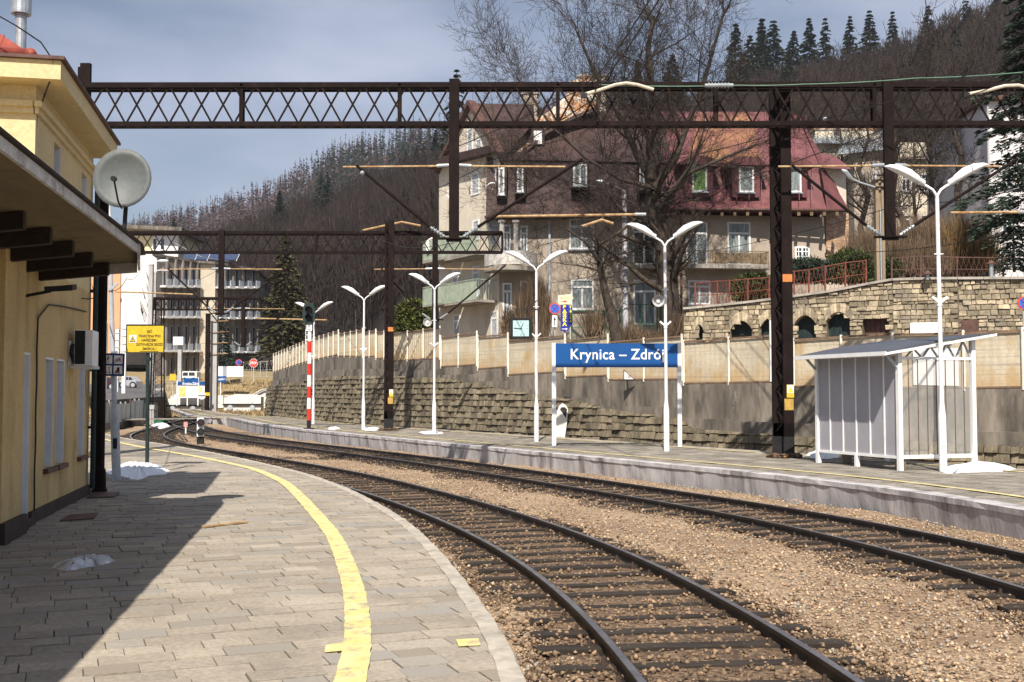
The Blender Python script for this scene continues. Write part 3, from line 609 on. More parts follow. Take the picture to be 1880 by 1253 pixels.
def sat_dish(px, py, D, rpx, label, m='dish', yaw=0.0, stem=None, arm=True):
    c = P(px, py, D); r = rpx * D / FPX; t = thing('satellite_dish', label, 'satellite dish', tuple(c + Vector((0, .15, -r))), None)
    M = Matrix.Translation(c) @ Matrix.Rotation(yaw, 4, 'Z') @ Matrix.Rotation(R(-6), 4, 'X')
    dish_mesh(M, r, r * .28).build('reflector', K[m], t, True)
    if arm:
        s = r / .38
        MB(M).tube([(0, .06 * s, -.40 * s), (0, -.12 * s, -.36 * s), (0, -.36 * s, -.13 * s)], .012 * s, 6).build('feed_arm', K['black' if rpx > 30 else m], t)
        MB(M).tube([(0, -.40 * s, -.13 * s), (0, -.34 * s, -.12 * s)], .036 * s, 10).tube([(0, -.345 * s, -.12 * s), (0, -.28 * s, -.1 * s)], .02 * s, 8).build('feed_horn', K['black' if rpx > 30 else 'white'], t)
    if stem: MB().tube([c + Vector((0, r * .28 + .06, -.15 * r)), c + Vector((0, .16, -r)), c + Vector(stem)], .022 if rpx < 30 else .03, 8).build('mount', K['black'], t)
    else: MB(M).bar((0, r * .3, 0), (0, r * .28 + .25, 0), .05).build('mount', K['sooty'], t)
    return t
sat_dish(224, 327, 14.6, 53, 'large grey satellite dish on the canopy corner of the station building', stem=(-.01, .12, -.83), yaw=R(4))

# ------------------------------------------------------------------ lamps, masts, gantries
def lamp_proto():
    t = thing('platform_lamp', 'x', 'platform lamp', (0, 0, 0), 'twin headed white lamps on the right platform')
    MB().tube([(0, 0, z) for z in (0, 1.12, 1.18, 1.48, 1.52, 5.75, 5.98)], [.083, .083, .083, .05, .048, .042, .042], 12).tube([(0, 0, .36), (0, 0, .385)], .087, 12).build('pole', K['lamp'], t)
    MB().box(-.045, .045, -.092, -.07, .55, .95).build('service_door', K['lamp'], t)
    MB().tube([(0, 0, 4.72), (0, 0, 4.76)], .055, 10).bar((-.1, -.02, 4.74), (.1, -.02, 4.74), .02).build('collar', K['lamp'], t)
    b = MB()
    for s in (-1, 1): b.bar((0, -.03, 3.66), (s * .16, -.04, 3.8), .035, .05)
    b.tube([(0, 0, 3.6), (0, 0, 3.66)], .058, 10).build('flag_holder', K['lamp'], t)
    for s in (-1, 1):
        a = MB().tube([(0, 0, 5.93), (s * .02, 0, 6.05), (s * .09, 0, 6.16), (s * .2, 0, 6.235), (s * .34, 0, 6.31)], .03, 8).build('arm', K['lamp'], t, True)
        M = Matrix.Translation((s * .27, 0, 6.27)) @ Matrix.Rotation(-s * R(29), 4, 'Y') @ Matrix.Diagonal((s, 1, 1, 1))
        vs = []; fs = []; st = [(0, .045, .06, 0), (.02, .08, .10, 0), (.16, .09, .11, .0), (.17, .11, .125, .0), (.42, .15, .155, .02), (.68, .14, .135, .01), (.86, .085, .075, -.015), (.95, .02, .016, -.04)]
        for x, w, h, zc in st:
            for k in range(12):
                an = 2 * math.pi * k / 12; zz = math.sin(an); vs.append((x, w * math.cos(an), zc + (h * zz if zz > 0 else h * .35 * zz)))
        for i in range(len(st) - 1):
            for k in range(12): fs.append((i * 12 + k, i * 12 + (k + 1) % 12, (i + 1) * 12 + (k + 1) % 12, (i + 1) * 12 + k))
        fs += [tuple(range(12)), tuple(range(84, 96))]
        h = MB(M).add(vs, fs).build('lamp_head', K['lamp'], t, True)
        MB(M).tube([(.155, 0, .005), (.175, 0, .005)], .088, 12).build('head_seam', K['sooty'], h)
    return t
LAMP = lamp_proto()
LAMPS = [(1732, 866, 'white twin headed lamp beside the waiting shelter, nearest on the right platform'),
         (1224, 829, 'white twin headed lamp in front of the blue station name board, loudspeaker on its pole'),
         (985, 811, 'white twin headed lamp carrying the square platform clock'),
         (797, 797, 'white twin headed lamp with a loudspeaker, next to the concrete footed mast on its left'),
         (667, 789, 'white twin headed lamp between the red and white signal and the second mast'),
         (575, None, 'white twin headed lamp half hidden behind the black headed railway signal')]
for i, (x, y, lb) in enumerate(LAMPS):
    o = LAMP if i == 0 else copy_tree(LAMP); o.location = G(x, y) if y else P(575, 779, 61.5); o.location.z = 0; o['label'] = lb
    o.rotation_euler = (0, R((-.3, -.15, 0, 0, 0, 0)[i]), R((-4, -8, -6, -9, -10, -12)[i]))
lamp_xy = [G(x, y) if y else P(575, 779, 61.5) for x, y, _ in LAMPS]
def old_lamp():
    o = G(214, 882); t = thing('lamp_pole', 'slightly leaning grey lamp pole on the left platform carrying the blue pictogram sign', 'lamp pole', tuple(o))
    lean = Vector((-.046, 0, 1)); p = lambda z: o + lean * z
    MB().tube([p(z) for z in (0, 1.15, 1.2, 1.5, 1.55, 5.1)], [.085, .085, .085, .052, .05, .04], 12).tube([p(.9), p(.93)], .09, 12).build('pole', K['sooty'], t)
    MB().tube([p(5.1), p(5.45)], [.05, .035], 10).tube([p(5.1), p(5.12)], .12, 10).build('pole_top', K['lamp'], t)
    b = MB()
    for s in (-1, 1): b.bar(p(3.72) + Vector((0, -.05, 0)), p(3.72) + Vector((s * .16, -.06, .14)), .03, .045)
    b.build('flag_holder', K['sooty'], t)
    MB().box(o.x - .05, o.x + .03, o.y - .1, o.y - .084, .62, .82).build('service_door', K['black'], t)
    q = P(207.5, 670, o.y - .12); s = thing('pictogram_sign', 'blue square sign with four white crossed out pictograms strapped to the grey lamp pole', 'sign', tuple(q))
    M = Matrix.Translation(q) @ Matrix.Rotation(R(1), 4, 'Y'); h = .222
    MB(M).box(-h, h, 0, .012, -h, h).bar((-.06, .02, .1), (.1, .02, .1), .03).build('sign_plate', K['navy'], s)
    k = 0
    for cx, cz in ((-.1, .1), (.1, .1), (-.1, -.1), (.1, -.1)):
        MB(M).box(cx - .082, cx + .082, -.004, 0, cz - .082, cz + .082).build('white_field', K['white'], s)
        b = MB(M); y0 = -.007; f = lambda p, q, w=.012: b.bar((cx + p[0], y0, cz + p[1]), (cx + q[0], y0, cz + q[1]), w, .004)
        if k == 0: f((0, .05), (-.01, 0), .02); f((-.01, 0), (-.04, -.05)); f((-.01, 0), (.03, -.04)); f((0, .03), (.045, .01)); f((-.05, -.055), (.05, -.055)); b.disc((cx + .005, cz + .062), .012, y0 - .002, y0 + .002, 10)
        if k == 1:
            for s_ in (-.04, .04):
                for n in range(10): a = n * .628; f((s_ + .026 * math.cos(a), -.02 + .026 * math.sin(a)), (s_ + .026 * math.cos(a + .628), -.02 + .026 * math.sin(a + .628)), .006)
            f((-.04, -.02), (-.01, .03), .008); f((-.01, .03), (.03, .03), .008); f((.03, .03), (.04, -.02), .008); f((0, -.02), (.03, .03), .008); f((-.04, -.02), (0, -.02), .008)
        if k == 2: f((-.05, -.05), (.05, -.05), .01); f((.05, -.05), (.02, .05), .01); f((.0, .052), (.045, .05), .01); b.disc((cx - .04, cz - .055), .014, y0 - .002, y0 + .002, 10); b.disc((cx + .045, cz - .055), .014, y0 - .002, y0 + .002, 10)
        if k == 3:
            b.box(cx - .02, cx + .03, y0 - .002, y0 + .002, cz - .02, cz + .05); b.box(cx - .05, cx + .03, y0 - .002, y0 + .002, cz - .04, cz - .01)
            for n in range(4): b.disc((cx - .045 + n * .028, cz - .056), .012, y0 - .002, y0 + .002, 10)
        b.build('pictogram', K['black'], s)
        MB(M).bar((cx - .075, -.010, cz - .075), (cx + .075, -.010, cz + .075), .009, .003).build('red_stroke', K['signred'], s); k += 1
old_lamp()
def warning_sign():
    o = G(270, 862); t = thing('warning_sign', 'yellow electrical warning board on a dark green post in the snow patch', 'warning sign', tuple(o))
    a, c = P(234, 647, o.y), P(302, 598, o.y); D = o.y
    MB().tube([o, Vector((o.x - .02, o.y, a.z + .1))], .042, 10).tube([Vector((o.x-.01, o.y, 2.42)), Vector((o.x-.01, o.y, 2.5))], .052, 10).build('post', K['dkgreen'], t)
    M = T((a.x + c.x) / 2, D - .05, (a.z + c.z) / 2); w = (c.x - a.x) / 2; h = (c.z - a.z) / 2
    MB(M).box(-w, w, 0, .02, -h, h).build('board', K['signyel'], t)
    MB(M).box(-w - .02, w + .02, -.012, .03, h, h + .022).box(-w - .02, w + .02, -.012, .03, -h - .022, -h).box(-w - .02, -w, -.012, .03, -h, h).box(w, w + .02, -.012, .03, -h, h).build('frame', K['dkgreen'], t)
    for k, s in enumerate(('SIEĆ', 'TRAKCYJNA POD', 'NAPIĘCIEM !', 'DOTKNIĘCIE GROZI', 'ŚMIERCIĄ !')):
        text('lettering', s, .080, K['black'], M @ T(.095, -.004, h * .52 - k * .096), t, .0006, .002, sx=.80)
    MB(M).box(-.12, .3, -.006, -.001, h * .52 - 4 * .096 - .058, h * .52 - 4 * .096 - .050).build('underline', K['black'], t)
    MB(M).box(-w + .05, -w + .215, -.006, 0, -.09, .08).build('pictogram_field', K['white'], t)
    MB(M).prism([(-w + .06, -.07), (-w + .205, -.07), (-w + .1325, .065)], -.010, -.006).build('triangle', K['black'], t)
    MB(M).prism([(-w + .078, -.059), (-w + .187, -.059), (-w + .1325, .041)], -.013, -.010).build('triangle_field', K['signyel'], t)
    MB(M).prism([(-w + .137, .02), (-w + .118, -.018), (-w + .133, -.018), (-w + .127, -.05), (-w + .147, -.006), (-w + .133, -.006)], -.016, -.013).build('lightning_bolt', K['black'], t)
warning_sign()

def channel(b, x, y, w, d, z0, z1):                # C-section upright
    b.box(x, x + w, y, y + .03, z0, z1).box(x, x + .03, y + .03, y + d, z0, z1).box(x + w - .03, x + w, y + .03, y + d, z0, z1)
def mast_proto():
    t = thing('catenary_mast', 'x', 'catenary mast', (0, 0, 0), 'brown catenary masts on the right platform')
    b = MB(); channel(b, 0, 0, .27, .12, .55, 9.9); channel(b, -.2, .36, .27, .12, .55, 9.9); b.build('uprights', K['steel'], t)
    b = MB()
    for k in range(17):
        z = .7 + k * .54
        b.bar((-.1, .36, z), (.02, .06, z + .27), .05, .02); b.bar((.02, .06, z + .27), (-.1, .36, z + .54), .05, .02)
        b.bar((.13, .36, z), (.25, .1, z + .27), .05, .02); b.bar((.25, .1, z + .27), (.13, .36, z + .54), .05, .02)
    b.build('lacing', K['steel'], t)
    b = MB(); channel(b, .0, 0, .275, .12, 0, .9); channel(b, -.202, .36, .275, .12, 0, .9); b.build('painted_foot', K['black'], t)
    b = MB().box(.01, .26, -.006, -.001, 4.64, 4.84); b.build('orange_band', K['orange'], t)
    b = MB().box(.02, .26, -.006, -.001, 1.25, 1.55); b.build('ochre_band', K['ochreband'], t)
    wp = MB().box(.08, .27, -.016, -.006, 1.58, 1.92).build('warning_plate', K['signyel'], t)
    MB().box(.09, .26, -.02, -.016, 1.70, 1.91).build('plate_field', K['white'], wp); MB().prism([(.105, 1.72), (.245, 1.72), (.175, 1.87)], -.024, -.02).build('triangle', K['letteryel'], wp)
    b = MB()
    for k in range(60):
        a = random.uniform(0, 6.28); b.ball((.05 + .42 * math.cos(a) * random.uniform(.5, 1), .2 + .34 * math.sin(a), random.uniform(.02, .09)), random.uniform(.05, .1), None, random.uniform(.03, .06), 6, 4)
    b.box(-.33, .43, -.1, .6, 0, .08).build('footing', stain(mat('rusty_footing', (.05, .035, .025), .9, .4, 9), (.3, .16, .06), 8, .5, .65), t)
    return t
MAST = mast_proto()
def gantry_proto(x0, x1, drops, label, zt=9.78, zb=8.75, bays=None):
    # box truss spanning in local x, two lattice sides
    t = thing('catenary_gantry', label, 'catenary gantry', (0, 0, 0), 'lattice gantries across the tracks')
    b = MB()
    for y in (0, .24):
        b.box(x0, x1, y, y + .09, zt - .07, zt + .07).box(x0, x1, y, y + .09, zb - .06, zb + .06)
        b.box(x0, x1, y + .03, y + .06, zt - .12, zt - .07)
    n = int((x1 - x0) / 3.7)
    b.build('chords', K['steel'], t)
    b = MB(); m = int(round((x1 - x0) / .57)); s = (x1 - x0) / m
    for k in range(m):
        a = x0 + k * s
        for y, dr in ((.03, 1), (.03, -1)):
            p, q = (a, a + s) if dr > 0 else (a + s, a)
            b.bar((p, y + (.012 if dr > 0 else -.012), zb), (q, y + (.012 if dr > 0 else -.012), zt), .05, .014, (0, 1, 0))
        b.bar((a, 0, zb), (a + s, .3, zb), .02, .01)
    for k in range(n + 1):
        a = x0 + (x1 - x0) * k / n; b.bar((a, .04, zb), (a, .04, zt), .1, .04, (0, 1, 0)); b.bar((a, .29, zb), (a, .29, zt), .07, .04, (0, 1, 0)); b.bar((a, 0, zt), (a, .3, zt), .06)
    b.build('lattice', K['steel'], t)
    for dx, zl in drops:
        d = MB().box(dx - .13, dx + .13, -.14, -.11, zl, zt + .12).box(dx - .13, dx - .10, -.11, .0, zl, zt + .12).box(dx + .10, dx + .13, -.11, .0, zl, zt + .12).build('drop_post', K['steel'], t)
        MB().box(dx - .4, dx + .4, -.2, .02, zl - .04, zl).box(dx - .2, dx + .2, -.16, -.02, zl - .1, zl - .04).build('cross_plate', K['steel'], d)
        for s_, (ex, ez), (tx, tz) in ((-1, (-2.55, 7.62), (-2.3, 7.55)), (1, (3.35, 7.78), (2.6, 7.62))):
            b = MB(); g = MB(); r = MB(); a0 = Vector((dx + s_ * .25, -.09, zl + .03)); a1 = Vector((dx + s_ * .62, -.09, zl + .28)); e = Vector((dx + ex, -.09, ez))
            g.tube([a0, a1], [.04, .03], 8)
            for k in range(4): g.tube([a0.lerp(a1, .2 + k * .2), a0.lerp(a1, .24 + k * .2)], .065, 10)
            b.tube([a1, e], .042, 8)
            r.tube([(dx + s_ * .45, -.09, 7.6), (dx + s_ * 2.9, -.09, 7.58)], .026, 6); g.build('insulators', K['insul'], d); g = MB(); g.tube([(dx + s_ * .14, -.09, 7.62), (dx + s_ * .45, -.09, 7.6)], .05, 8)
            for k in range(4): g.tube([(dx + s_ * (.2 + k * .06), -.09, 7.615), (dx + s_ * (.22 + k * .06), -.09, 7.615)], .055, 10)
            b.build('strut', K['steel'], d); g.build('insulators', K['insul'], d); r.build('registration_tube', K['rust'], d)
    return t
def X(px, D): return P(px, 500, D).x
def place_gantry():
    D = 29.0
    g = gantry_proto(X(146, D), X(1905, D), [(X(834, D), 5.72), (X(1634, D), 5.75)], 'big brown lattice gantry spanning the whole platform, nearest to the camera')
    g.location = (0, D, .02); g.rotation_euler = (0, R(-.05), 0)
    MAST.location = G(1440, 841); MAST['label'] = 'rusty brown lattice mast with orange band between name board and shelter'
    # hidden left support: lattice mast behind the station
    m = copy_tree(MAST); m.location = (X(140, 29.4), 29.4, 0); m['label'] = 'mast behind the station roof at the left end of the big gantry'
    m.scale = (1, 1, 1.06)
    D = 53.0; f2 = gantry_proto(X(236, D), X(922, D), [(X(407, D), 5.5), (X(799, D), 5.2)], 'second lattice gantry seen beneath the first, in front of the brown hillside', 9.36, 8.42)
    f2.location = (0, D, 0)
    m = copy_tree(MAST); m.location = G(711, 791); m.location.z = 0; m['label'] = 'rusty brown lattice mast with orange band left of the tall loudspeaker lamp'; m.scale = (.98, 1, .97)
    D = 78.0; f3 = gantry_proto(X(283, D), X(478, D), [(X(448, D), 5.0)], 'farthest small lattice gantry in front of the grey balcony building', 8.35, 7.55); f3.location = (0, D, 0)
place_gantry()
def lattice_pylon():
    D = 80.0; o = Vector((X(292, D), D, -.5)); t = thing('lattice_pylon', 'narrow open lattice pylon behind the yellow warning sign', 'lattice pylon', tuple(o)); w = .33
    b = MB(T(o.x, D, -.5))
    for sx in (-1, 1):
        for s_ in (-1, 1): b.bar((sx * w * 1.35, s_ * w, 0), (sx * w * .85, s_ * w * .8, 8.9), .08)
    b.build('legs', K['steel'], t); b = MB(T(o.x, D, -.5))
    for k in range(15):
        z = k * .59; a = w * (1.35 - .5 * z / 8.9); c = w * (1.35 - .5 * (z + .59) / 8.9)
        b.bar((-a, -w, z), (c, -w, z + .59), .05, .02).bar((a, -w - .01, z), (-c, -w - .01, z + .59), .05, .02)
    b.build('lacing', K['steel'], t); MB(T(o.x, D, -.5)).box(-.6, .6, -.6, .6, 0, .25).build('green_foot', K['green'], t)
lattice_pylon()

# ------------------------------------------------------------------ platform furniture on the right
def name_board():
    a, c = G(1018, 822), G(1247, 822); t = thing('station_name_board', 'large blue name board with white lettering Krynica - Zdrój on two white posts', 'name board', tuple(a))
    D = a.y + .45
    for x in (P(1017, 720, D).x, P(1247.5, 720, D).x): MB().box(x - .065, x + .065, D - .03, D + .05, 0, P(1017, 630, D).z).build('post', K['lamp'], t)
    l, r_, z0, z1 = P(1020, 700, D).x, P(1244, 700, D).x, P(1100, 675, D).z, P(1100, 631, D).z
    MB().box(l, r_, D - .06, D - .03, z0, z1).build('panel', K['blue'], t)
    text('lettering', 'Krynica – Zdrój', .47, K['white'], T((l + r_) / 2 + .02, D - .063, (z0 + z1) / 2 + .02), t, .006, .003, sx=.93, space=1.06)
name_board()
def clock():
    D = lamp_xy[2].y - .12; c = P(956.5, 603.5, D); t = thing('platform_clock', 'square black framed platform clock with pale cyan face hung from the lamp bracket', 'clock', tuple(c)); h = .385
    M = T(c.x, D, c.z, R(-5)); MB(M).box(-h, h, -.02, .22, -h * .97, h * .97).build('case', K['black'], t)
    MB(M).box(-h + .105, h - .105, -.028, -.02, -h + .11, h - .105).build('face', K['cyan'], t)
    b = MB(M)
    for k in range(12): a = k * math.pi / 6; s_, c_ = math.sin(a), math.cos(a); r0 = .21 if k % 3 else .195; b.bar((r0 * s_, -.031, r0 * c_), (.25 * s_, -.031, .25 * c_), .018, .004)
    b.build('hour_marks', K['black'], t)
    a = R(383); MB(M).bar((-.03 * math.sin(a), -.036, -.03 * math.cos(a)), (.21 * math.sin(a), -.036, .21 * math.cos(a)), .05, .005).build('hour_hand', K['black'], t)
    a = R(276); MB(M).bar((-.05 * math.sin(a), -.042, -.05 * math.cos(a)), (.24 * math.sin(a), -.042, .24 * math.cos(a)), .038, .005).build('minute_hand', K['black'], t)
    b = MB(M)
    for x in (-.18, .18): b.bar((x, .1, h), (x, .1, h + .3), .03)
    x2 = lamp_xy[2].x - c.x + .03; b.bar((-.22, .1, h + .3), (x2, .12, h + .3), .03); b.bar((.1, .1, h + .3), (x2, .12, h + .62), .02); b.build('bracket', K['black'], t)
clock()
def speaker(px, py, lx, s_, label):
    D = lx.y - .05; c = P(px, py, D); t = thing('loudspeaker', label, 'loudspeaker', tuple(c)); b = MB(T(c.x, D, c.z)); n = 16; vs = []; fs = []
    for r, y in ((.06, .16), (.07, .05), (.12, -.03), (.17, -.1), (.18, -.11), (.155, -.10), (.1, -.02)):
        for k in range(n): a = 2 * math.pi * k / n; vs.append((r * math.cos(a), y, r * math.sin(a)))
    for j in range(6):
        for k in range(n): fs.append((j * n + k, j * n + (k + 1) % n, (j + 1) * n + (k + 1) % n, (j + 1) * n + k))
    fs.append(tuple(range(n))); fs.append(tuple(6 * n + k for k in range(n))); b.add(vs, fs); b.build('horn', K['concpole'], t, False)
    MB(T(c.x, D, c.z)).tube([(0, -.02, 0), (0, -.08, 0)], [.075, .05], 12).build('driver_cap', K['white'], t)
    MB(T(c.x, D, c.z)).bar((0, .1, 0), (lx.x - c.x, .06, .12), .03).tube([(-s_ * .12, .05, -.08), (-s_ * .12, .3, -.08)], .09, 10).build('bracket', K['black'], t)
speaker(1208, 553, lamp_xy[1], 1, 'grey horn loudspeaker on the lamp pole above the name board')
speaker(785, 592, lamp_xy[3], 1, 'grey horn loudspeaker on the lamp pole left of the house')
def signal():
    o = G(567, 788); t = thing('railway_signal', 'tall railway signal with black two lens head on a red and white striped post', 'railway signal', tuple(o)); D = o.y
    z = lambda y: P(566, y, D).z
    ys = [783, 761, 753, 732, 711, 691, 669, 648, 627, 606, 590]
    MB(T(o.x, D, 0)).box(-.22, .22, -.2, .2, 0, .05).tube([(0, 0, .05), (0, 0, z(772))], .1, 12).build('foot', K['black'], t)
    y0 = 772
    for k, y in enumerate((751, 731, 710, 689, 668, 648, 627, 592)):
        MB(T(o.x, D, 0)).tube([(0, 0, z(y0)), (0, 0, z(y))], .095, 12).build('red_section' if k % 2 == 0 else 'white_section', K['red' if k % 2 == 0 else 'white'], t); y0 = y
    w = .3; zc, h = z(576.5), .52; out = []
    for k in range(24): a = 2 * math.pi * k / 24; out.append(((w) * math.copysign(min(1, abs(math.cos(a)) ** .6), math.cos(a)), zc + h * math.copysign(abs(math.sin(a)) ** .75, math.sin(a))))
    hd = MB(T(o.x - .02, D - .1, 0)).prism(out, -.05, .02).build('head', K['dkgreen'], t)
    for zz, m in ((zc + .17, 'red'), (zc - .2, 'black')):
        ln = MB(T(o.x - .02, D - .15, 0)).disc((.02, zz), .115, -.01, .0).build('lens', K['card' if m == 'red' else 'black'], hd)
        b = MB(T(o.x - .02, D - .15, 0)); vs = []; fs = []
        for j, y in enumerate((0, -.28)):
            for k in range(13): a = math.pi * (k / 12 * 1.3 - .15); vs.append((.02 + .15 * math.cos(a), y, zz + .15 * math.sin(a)))
        for k in range(12): fs.append((k, k + 1, 14 + k, 13 + k))
        b.add(vs + [(x * 1.0, y, q + .012) for x, y, q in vs], fs + [tuple(26 + i for i in f[::-1]) for f in fs]).build('hood', K['black'], hd)
    pl = MB(T(o.x, D - .12, 0)).box(-.13, .13, 0, .02, z(608), z(596)).build('number_plate', K['white'], t)
    text('plate_lettering', 'K', .15, K['black'], T(o.x, D - .124, z(600)), pl, .003, .002); text('plate_lettering', 'm', .13, K['black'], T(o.x, D - .124, z(605.3)), pl, .003, .002)
    b = MB(T(o.x, D + .1, 0))
    for x in (-.2, .2): b.bar((x, 0, z(632)), (x, 0, z(596)), .03)
    b.bar((-.22, 0, z(624)), (.22, 0, z(624)), .04).bar((-.22, 0, z(615)), (.22, 0, z(615)), .03).build('ladder', K['white'], t)
signal()
def dwarf():
    o = Vector((X(371.5, 46.5), 46.5, -.42)); t = thing('dwarf_signal', 'low black and white dwarf signal with two lenses between the tracks', 'dwarf signal', tuple(o)); D = 46.5; z = lambda y: P(371, y, D).z
    MB(T(o.x, D, 0)).box(-.14, .14, 0, .12, -.42, z(802)).build('foot', K['black'], t); MB(T(o.x, D, 0)).box(-.135, .135, -.03, .1, z(802), z(767)).build('board', K['white'], t)
    for y in (776, 793): MB(T(o.x + .04, D, 0)).disc((0, z(y)), .15, -.12, -.03, 16).build('lens_hood', K['black'], t); 
    for y in (776, 793): MB(T(o.x + .04, D, 0)).disc((0.01, z(y)), .07, -.128, -.12, 14).build('lens', K['card' if y == 776 else 'dkgreen'], t)
    MB().tube([G(365, 806, -.4), G(352, 812, -.4), G(335, 806, -.4), G(328, 800, -.4), G(338, 802, -.38), G(343, 808, -.4)], .02, 6).build('cable', K['black'], t)
    m = thing('marker_post', 'tiny white marker post with a red top in the ballast near the dwarf signal', 'marker post', tuple(G(341, 797, -.42)))
    q = m.location; MB(T(q.x, q.y, q.z)).tube([(0, 0, 0), (0, 0, .35)], .04, 8).build('post', K['white'], m); MB(T(q.x, q.y, q.z)).box(-.1, .1, -.05, .05, .35, .62).build('head', mat('faded_red', (.55, .25, .22)), m)
dwarf()
def shelter():
    a = G(1503, 850); b2 = G(1653, 865); u = (b2 - a); L = u.length; u.normalize(); n = Vector((-u.y, u.x, 0)); dp = 2.0
    if n.y < 0: n = -n
    M = Matrix(((u.x, n.x, 0, a.x), (u.y, n.y, 0, a.y), (0, 0, 1, 0), (0, 0, 0, 1)))
    t = thing('waiting_shelter', 'grey panelled waiting shelter with white frame and sloping roof on the right platform', 'waiting shelter', tuple(M @ Vector((L / 2, dp / 2, 0))))
    zf, zb = 2.62, 2.93
    for x, y, h in ((0, 0, zf), (L, 0, zf), (L, dp, zb), (0, dp, zb)): MB(M).box(x - .05, x + .05, y - .05, y + .05, 0, h - .03).build('post', K['white'], t)
    b = MB(M).box(.05, L - .05, -.03, .03, .26, .32).box(.05, L - .05, -.03, .03, zf - .1, zf - .04).box(L - .03, L + .03, .05, dp - .05, .26, .34).box(L - .03, L + .03, .05, dp - .05, 2.44, 2.5).box(-.03, .03, .05, dp - .05, .26, .32).box(-.03, .03, .05, dp - .05, 2.44, 2.5)
    b.build('frame_rails', K['white'], t); b = MB(M)
    for x in (L * .5,): b.box(x - .045, x + .045, -.045, .045, 0, .3)
    b.build('leg', K['white'], t)
    b = MB(M)
    b.box(.05, L - .05, .0, .014, .3, zf - .06); p = b.build('back_panel', K['poly'], t)
    b = MB(M)
    for k in range(1, 6): b.box(L * k / 6 - .02, L * k / 6 + .02, -.02, .0, .3, zf - .08)
    b.build('panel_battens', K['white'], p)
    gl = mat('shelter_clear_sheet', (.55, .55, .52), .15, .05, 2, bump=0, fine=0); pr = gl.node_tree.nodes['Principled BSDF']; pr.inputs['Alpha'].default_value = .18
    MB(M).box(L - .006, L + .006, .06, dp - .06, .34, 2.44).build('side_sheet', gl, t); MB(M).box(-.006, .006, .06, dp - .06, .34, 2.44).build('side_sheet', gl, t)
    b = MB(M)
    for k in range(1, 8): b.box(L - .008, L + .008, dp * k / 8 - .008, dp * k / 8 + .008, .34, 2.44)
    b.build('side_bars', K['browntin'], t)
    for x in (L, 0):
        b = MB(M)
        for k in range(4):
            y0 = .2 + k * .45; b.bar((x, y0, 2.5), (x, y0 + .2, 2.52 + .16 + .06 * k), .04, .03).bar((x, y0 + .4, 2.5), (x, y0 + .2, 2.52 + .16 + .06 * k), .04, .03)
        b.bar((x, -.05, zf - .35), (x, -.38, zf - .02), .05); b.build('roof_truss', K['sooty'], t)
    sl = (zb - zf) / dp; ys = np.linspace(-.5, dp + .5, 12); pts = [(y, zf + sl * y + .05 * math.sin((y + .5) / (dp + 1.0) * math.pi)) for y in ys]
    b = MB(M); V = [(x, y, z + h) for h in (0, .05) for x in (-.2, L + .22) for y, z in pts]; m = len(pts); F = []
    for k in range(m - 1): F += [(k, m + k, m + k + 1, k + 1), (2 * m + k, 2 * m + k + 1, 3 * m + k + 1, 3 * m + k), (k, k + 1, 2 * m + k + 1, 2 * m + k), (m + k, 3 * m + k, 3 * m + k + 1, m + k + 1)]
    F += [(0, 2 * m, 3 * m, m), (m - 1, 2 * m - 1, 4 * m - 1, 3 * m - 1)]
    b.add(V, F); rf = b.build('roof', K['shroof'], t); b = MB(M)
    b.box(-.21, L + .23, -.53, -.50, zf - sl * .5 - .03, zf - sl * .5 + .06); 
    for x in (-.21, L + .22): b.slab([(x, -.5, zf - sl * .5 - .02), (x + .012, -.5, zf - sl * .5 - .02), (x + .012, dp + .5, zf + sl * (dp + .5) - .02), (x, dp + .5, zf + sl * (dp + .5) - .02)], (0, 0, .055))
    b.build('edge_trim', K['white'], rf)
    MB(M).box(.3, L - .3, .25, .6, .43, .47).box(.5, .56, .3, .55, 0, .43).box(L - .56, L - .5, .3, .55, 0, .43).build('bench', K['polewood'], t)
shelter()
def litter():
    a, c = G(372, 967, .02), G(454, 958, .02); t = thing('steel_bar', 'rusty flat steel bar lying on the left platform at the shadow edge', 'steel bar', tuple(a)); t2 = MB().bar(a, c, .07, .018).build('bar', K['rust'], t)
    for pts, lb in (([(110, 957), (172, 953), (180, 943), (128, 946)], 'dark iron drain cover set in the platform beside the station wall'), ([(158, 915), (210, 913), (220, 904), (172, 905)], 'dark iron drain cover set in the platform near the steel column')):
        V = [G(x, y, .012) for x, y in pts]; o = MB().slab(V[::-1], (0, 0, .012)).build('drain_cover', K['browntin']); tag(o, lb, 'drain cover')
litter()
# snow
def snow(name, px, z, label, m='snow', h=.11):
    pts = [G(x, y, z) for x, y in px]; c = sum(pts, Vector()) / len(pts); n = len(pts); V = [c + Vector((0, 0, h))]; F = []; rings = 5
    sub = []
    for i in range(n):
        for k in range(5): sub.append(pts[i].lerp(pts[(i + 1) % n], k / 5) + Vector((random.uniform(-.04, .04), random.uniform(-.05, .05), 0)))
    m_ = len(sub)
    for j in range(1, rings + 1):
        f = j / rings
        for p in sub: V.append(c.lerp(p, f) + Vector((0, 0, h * (1 - f ** 2.2) * random.uniform(.75, 1.15) + (.012 if j < rings else -.01))))
    for k in range(m_): F.append((0, 1 + k, 1 + (k + 1) % m_))
    for j in range(rings - 1):
        for k in range(m_): a = 1 + j * m_; F.append((a + k, a + m_ + k, a + m_ + (k + 1) % m_, a + (k + 1) % m_))
    o = link_mesh(name, [tuple(p) for p in V], F, K[m], None, True); tag(o, label, 'snow patch'); return o
snow('snow_patch', [(193, 868), (225, 852), (262, 855), (290, 856), (312, 864), (302, 872), (275, 874), (252, 882), (225, 876), (205, 872)], 0, 'white snow patch around the foot of the yellow warning sign post', h=.16)
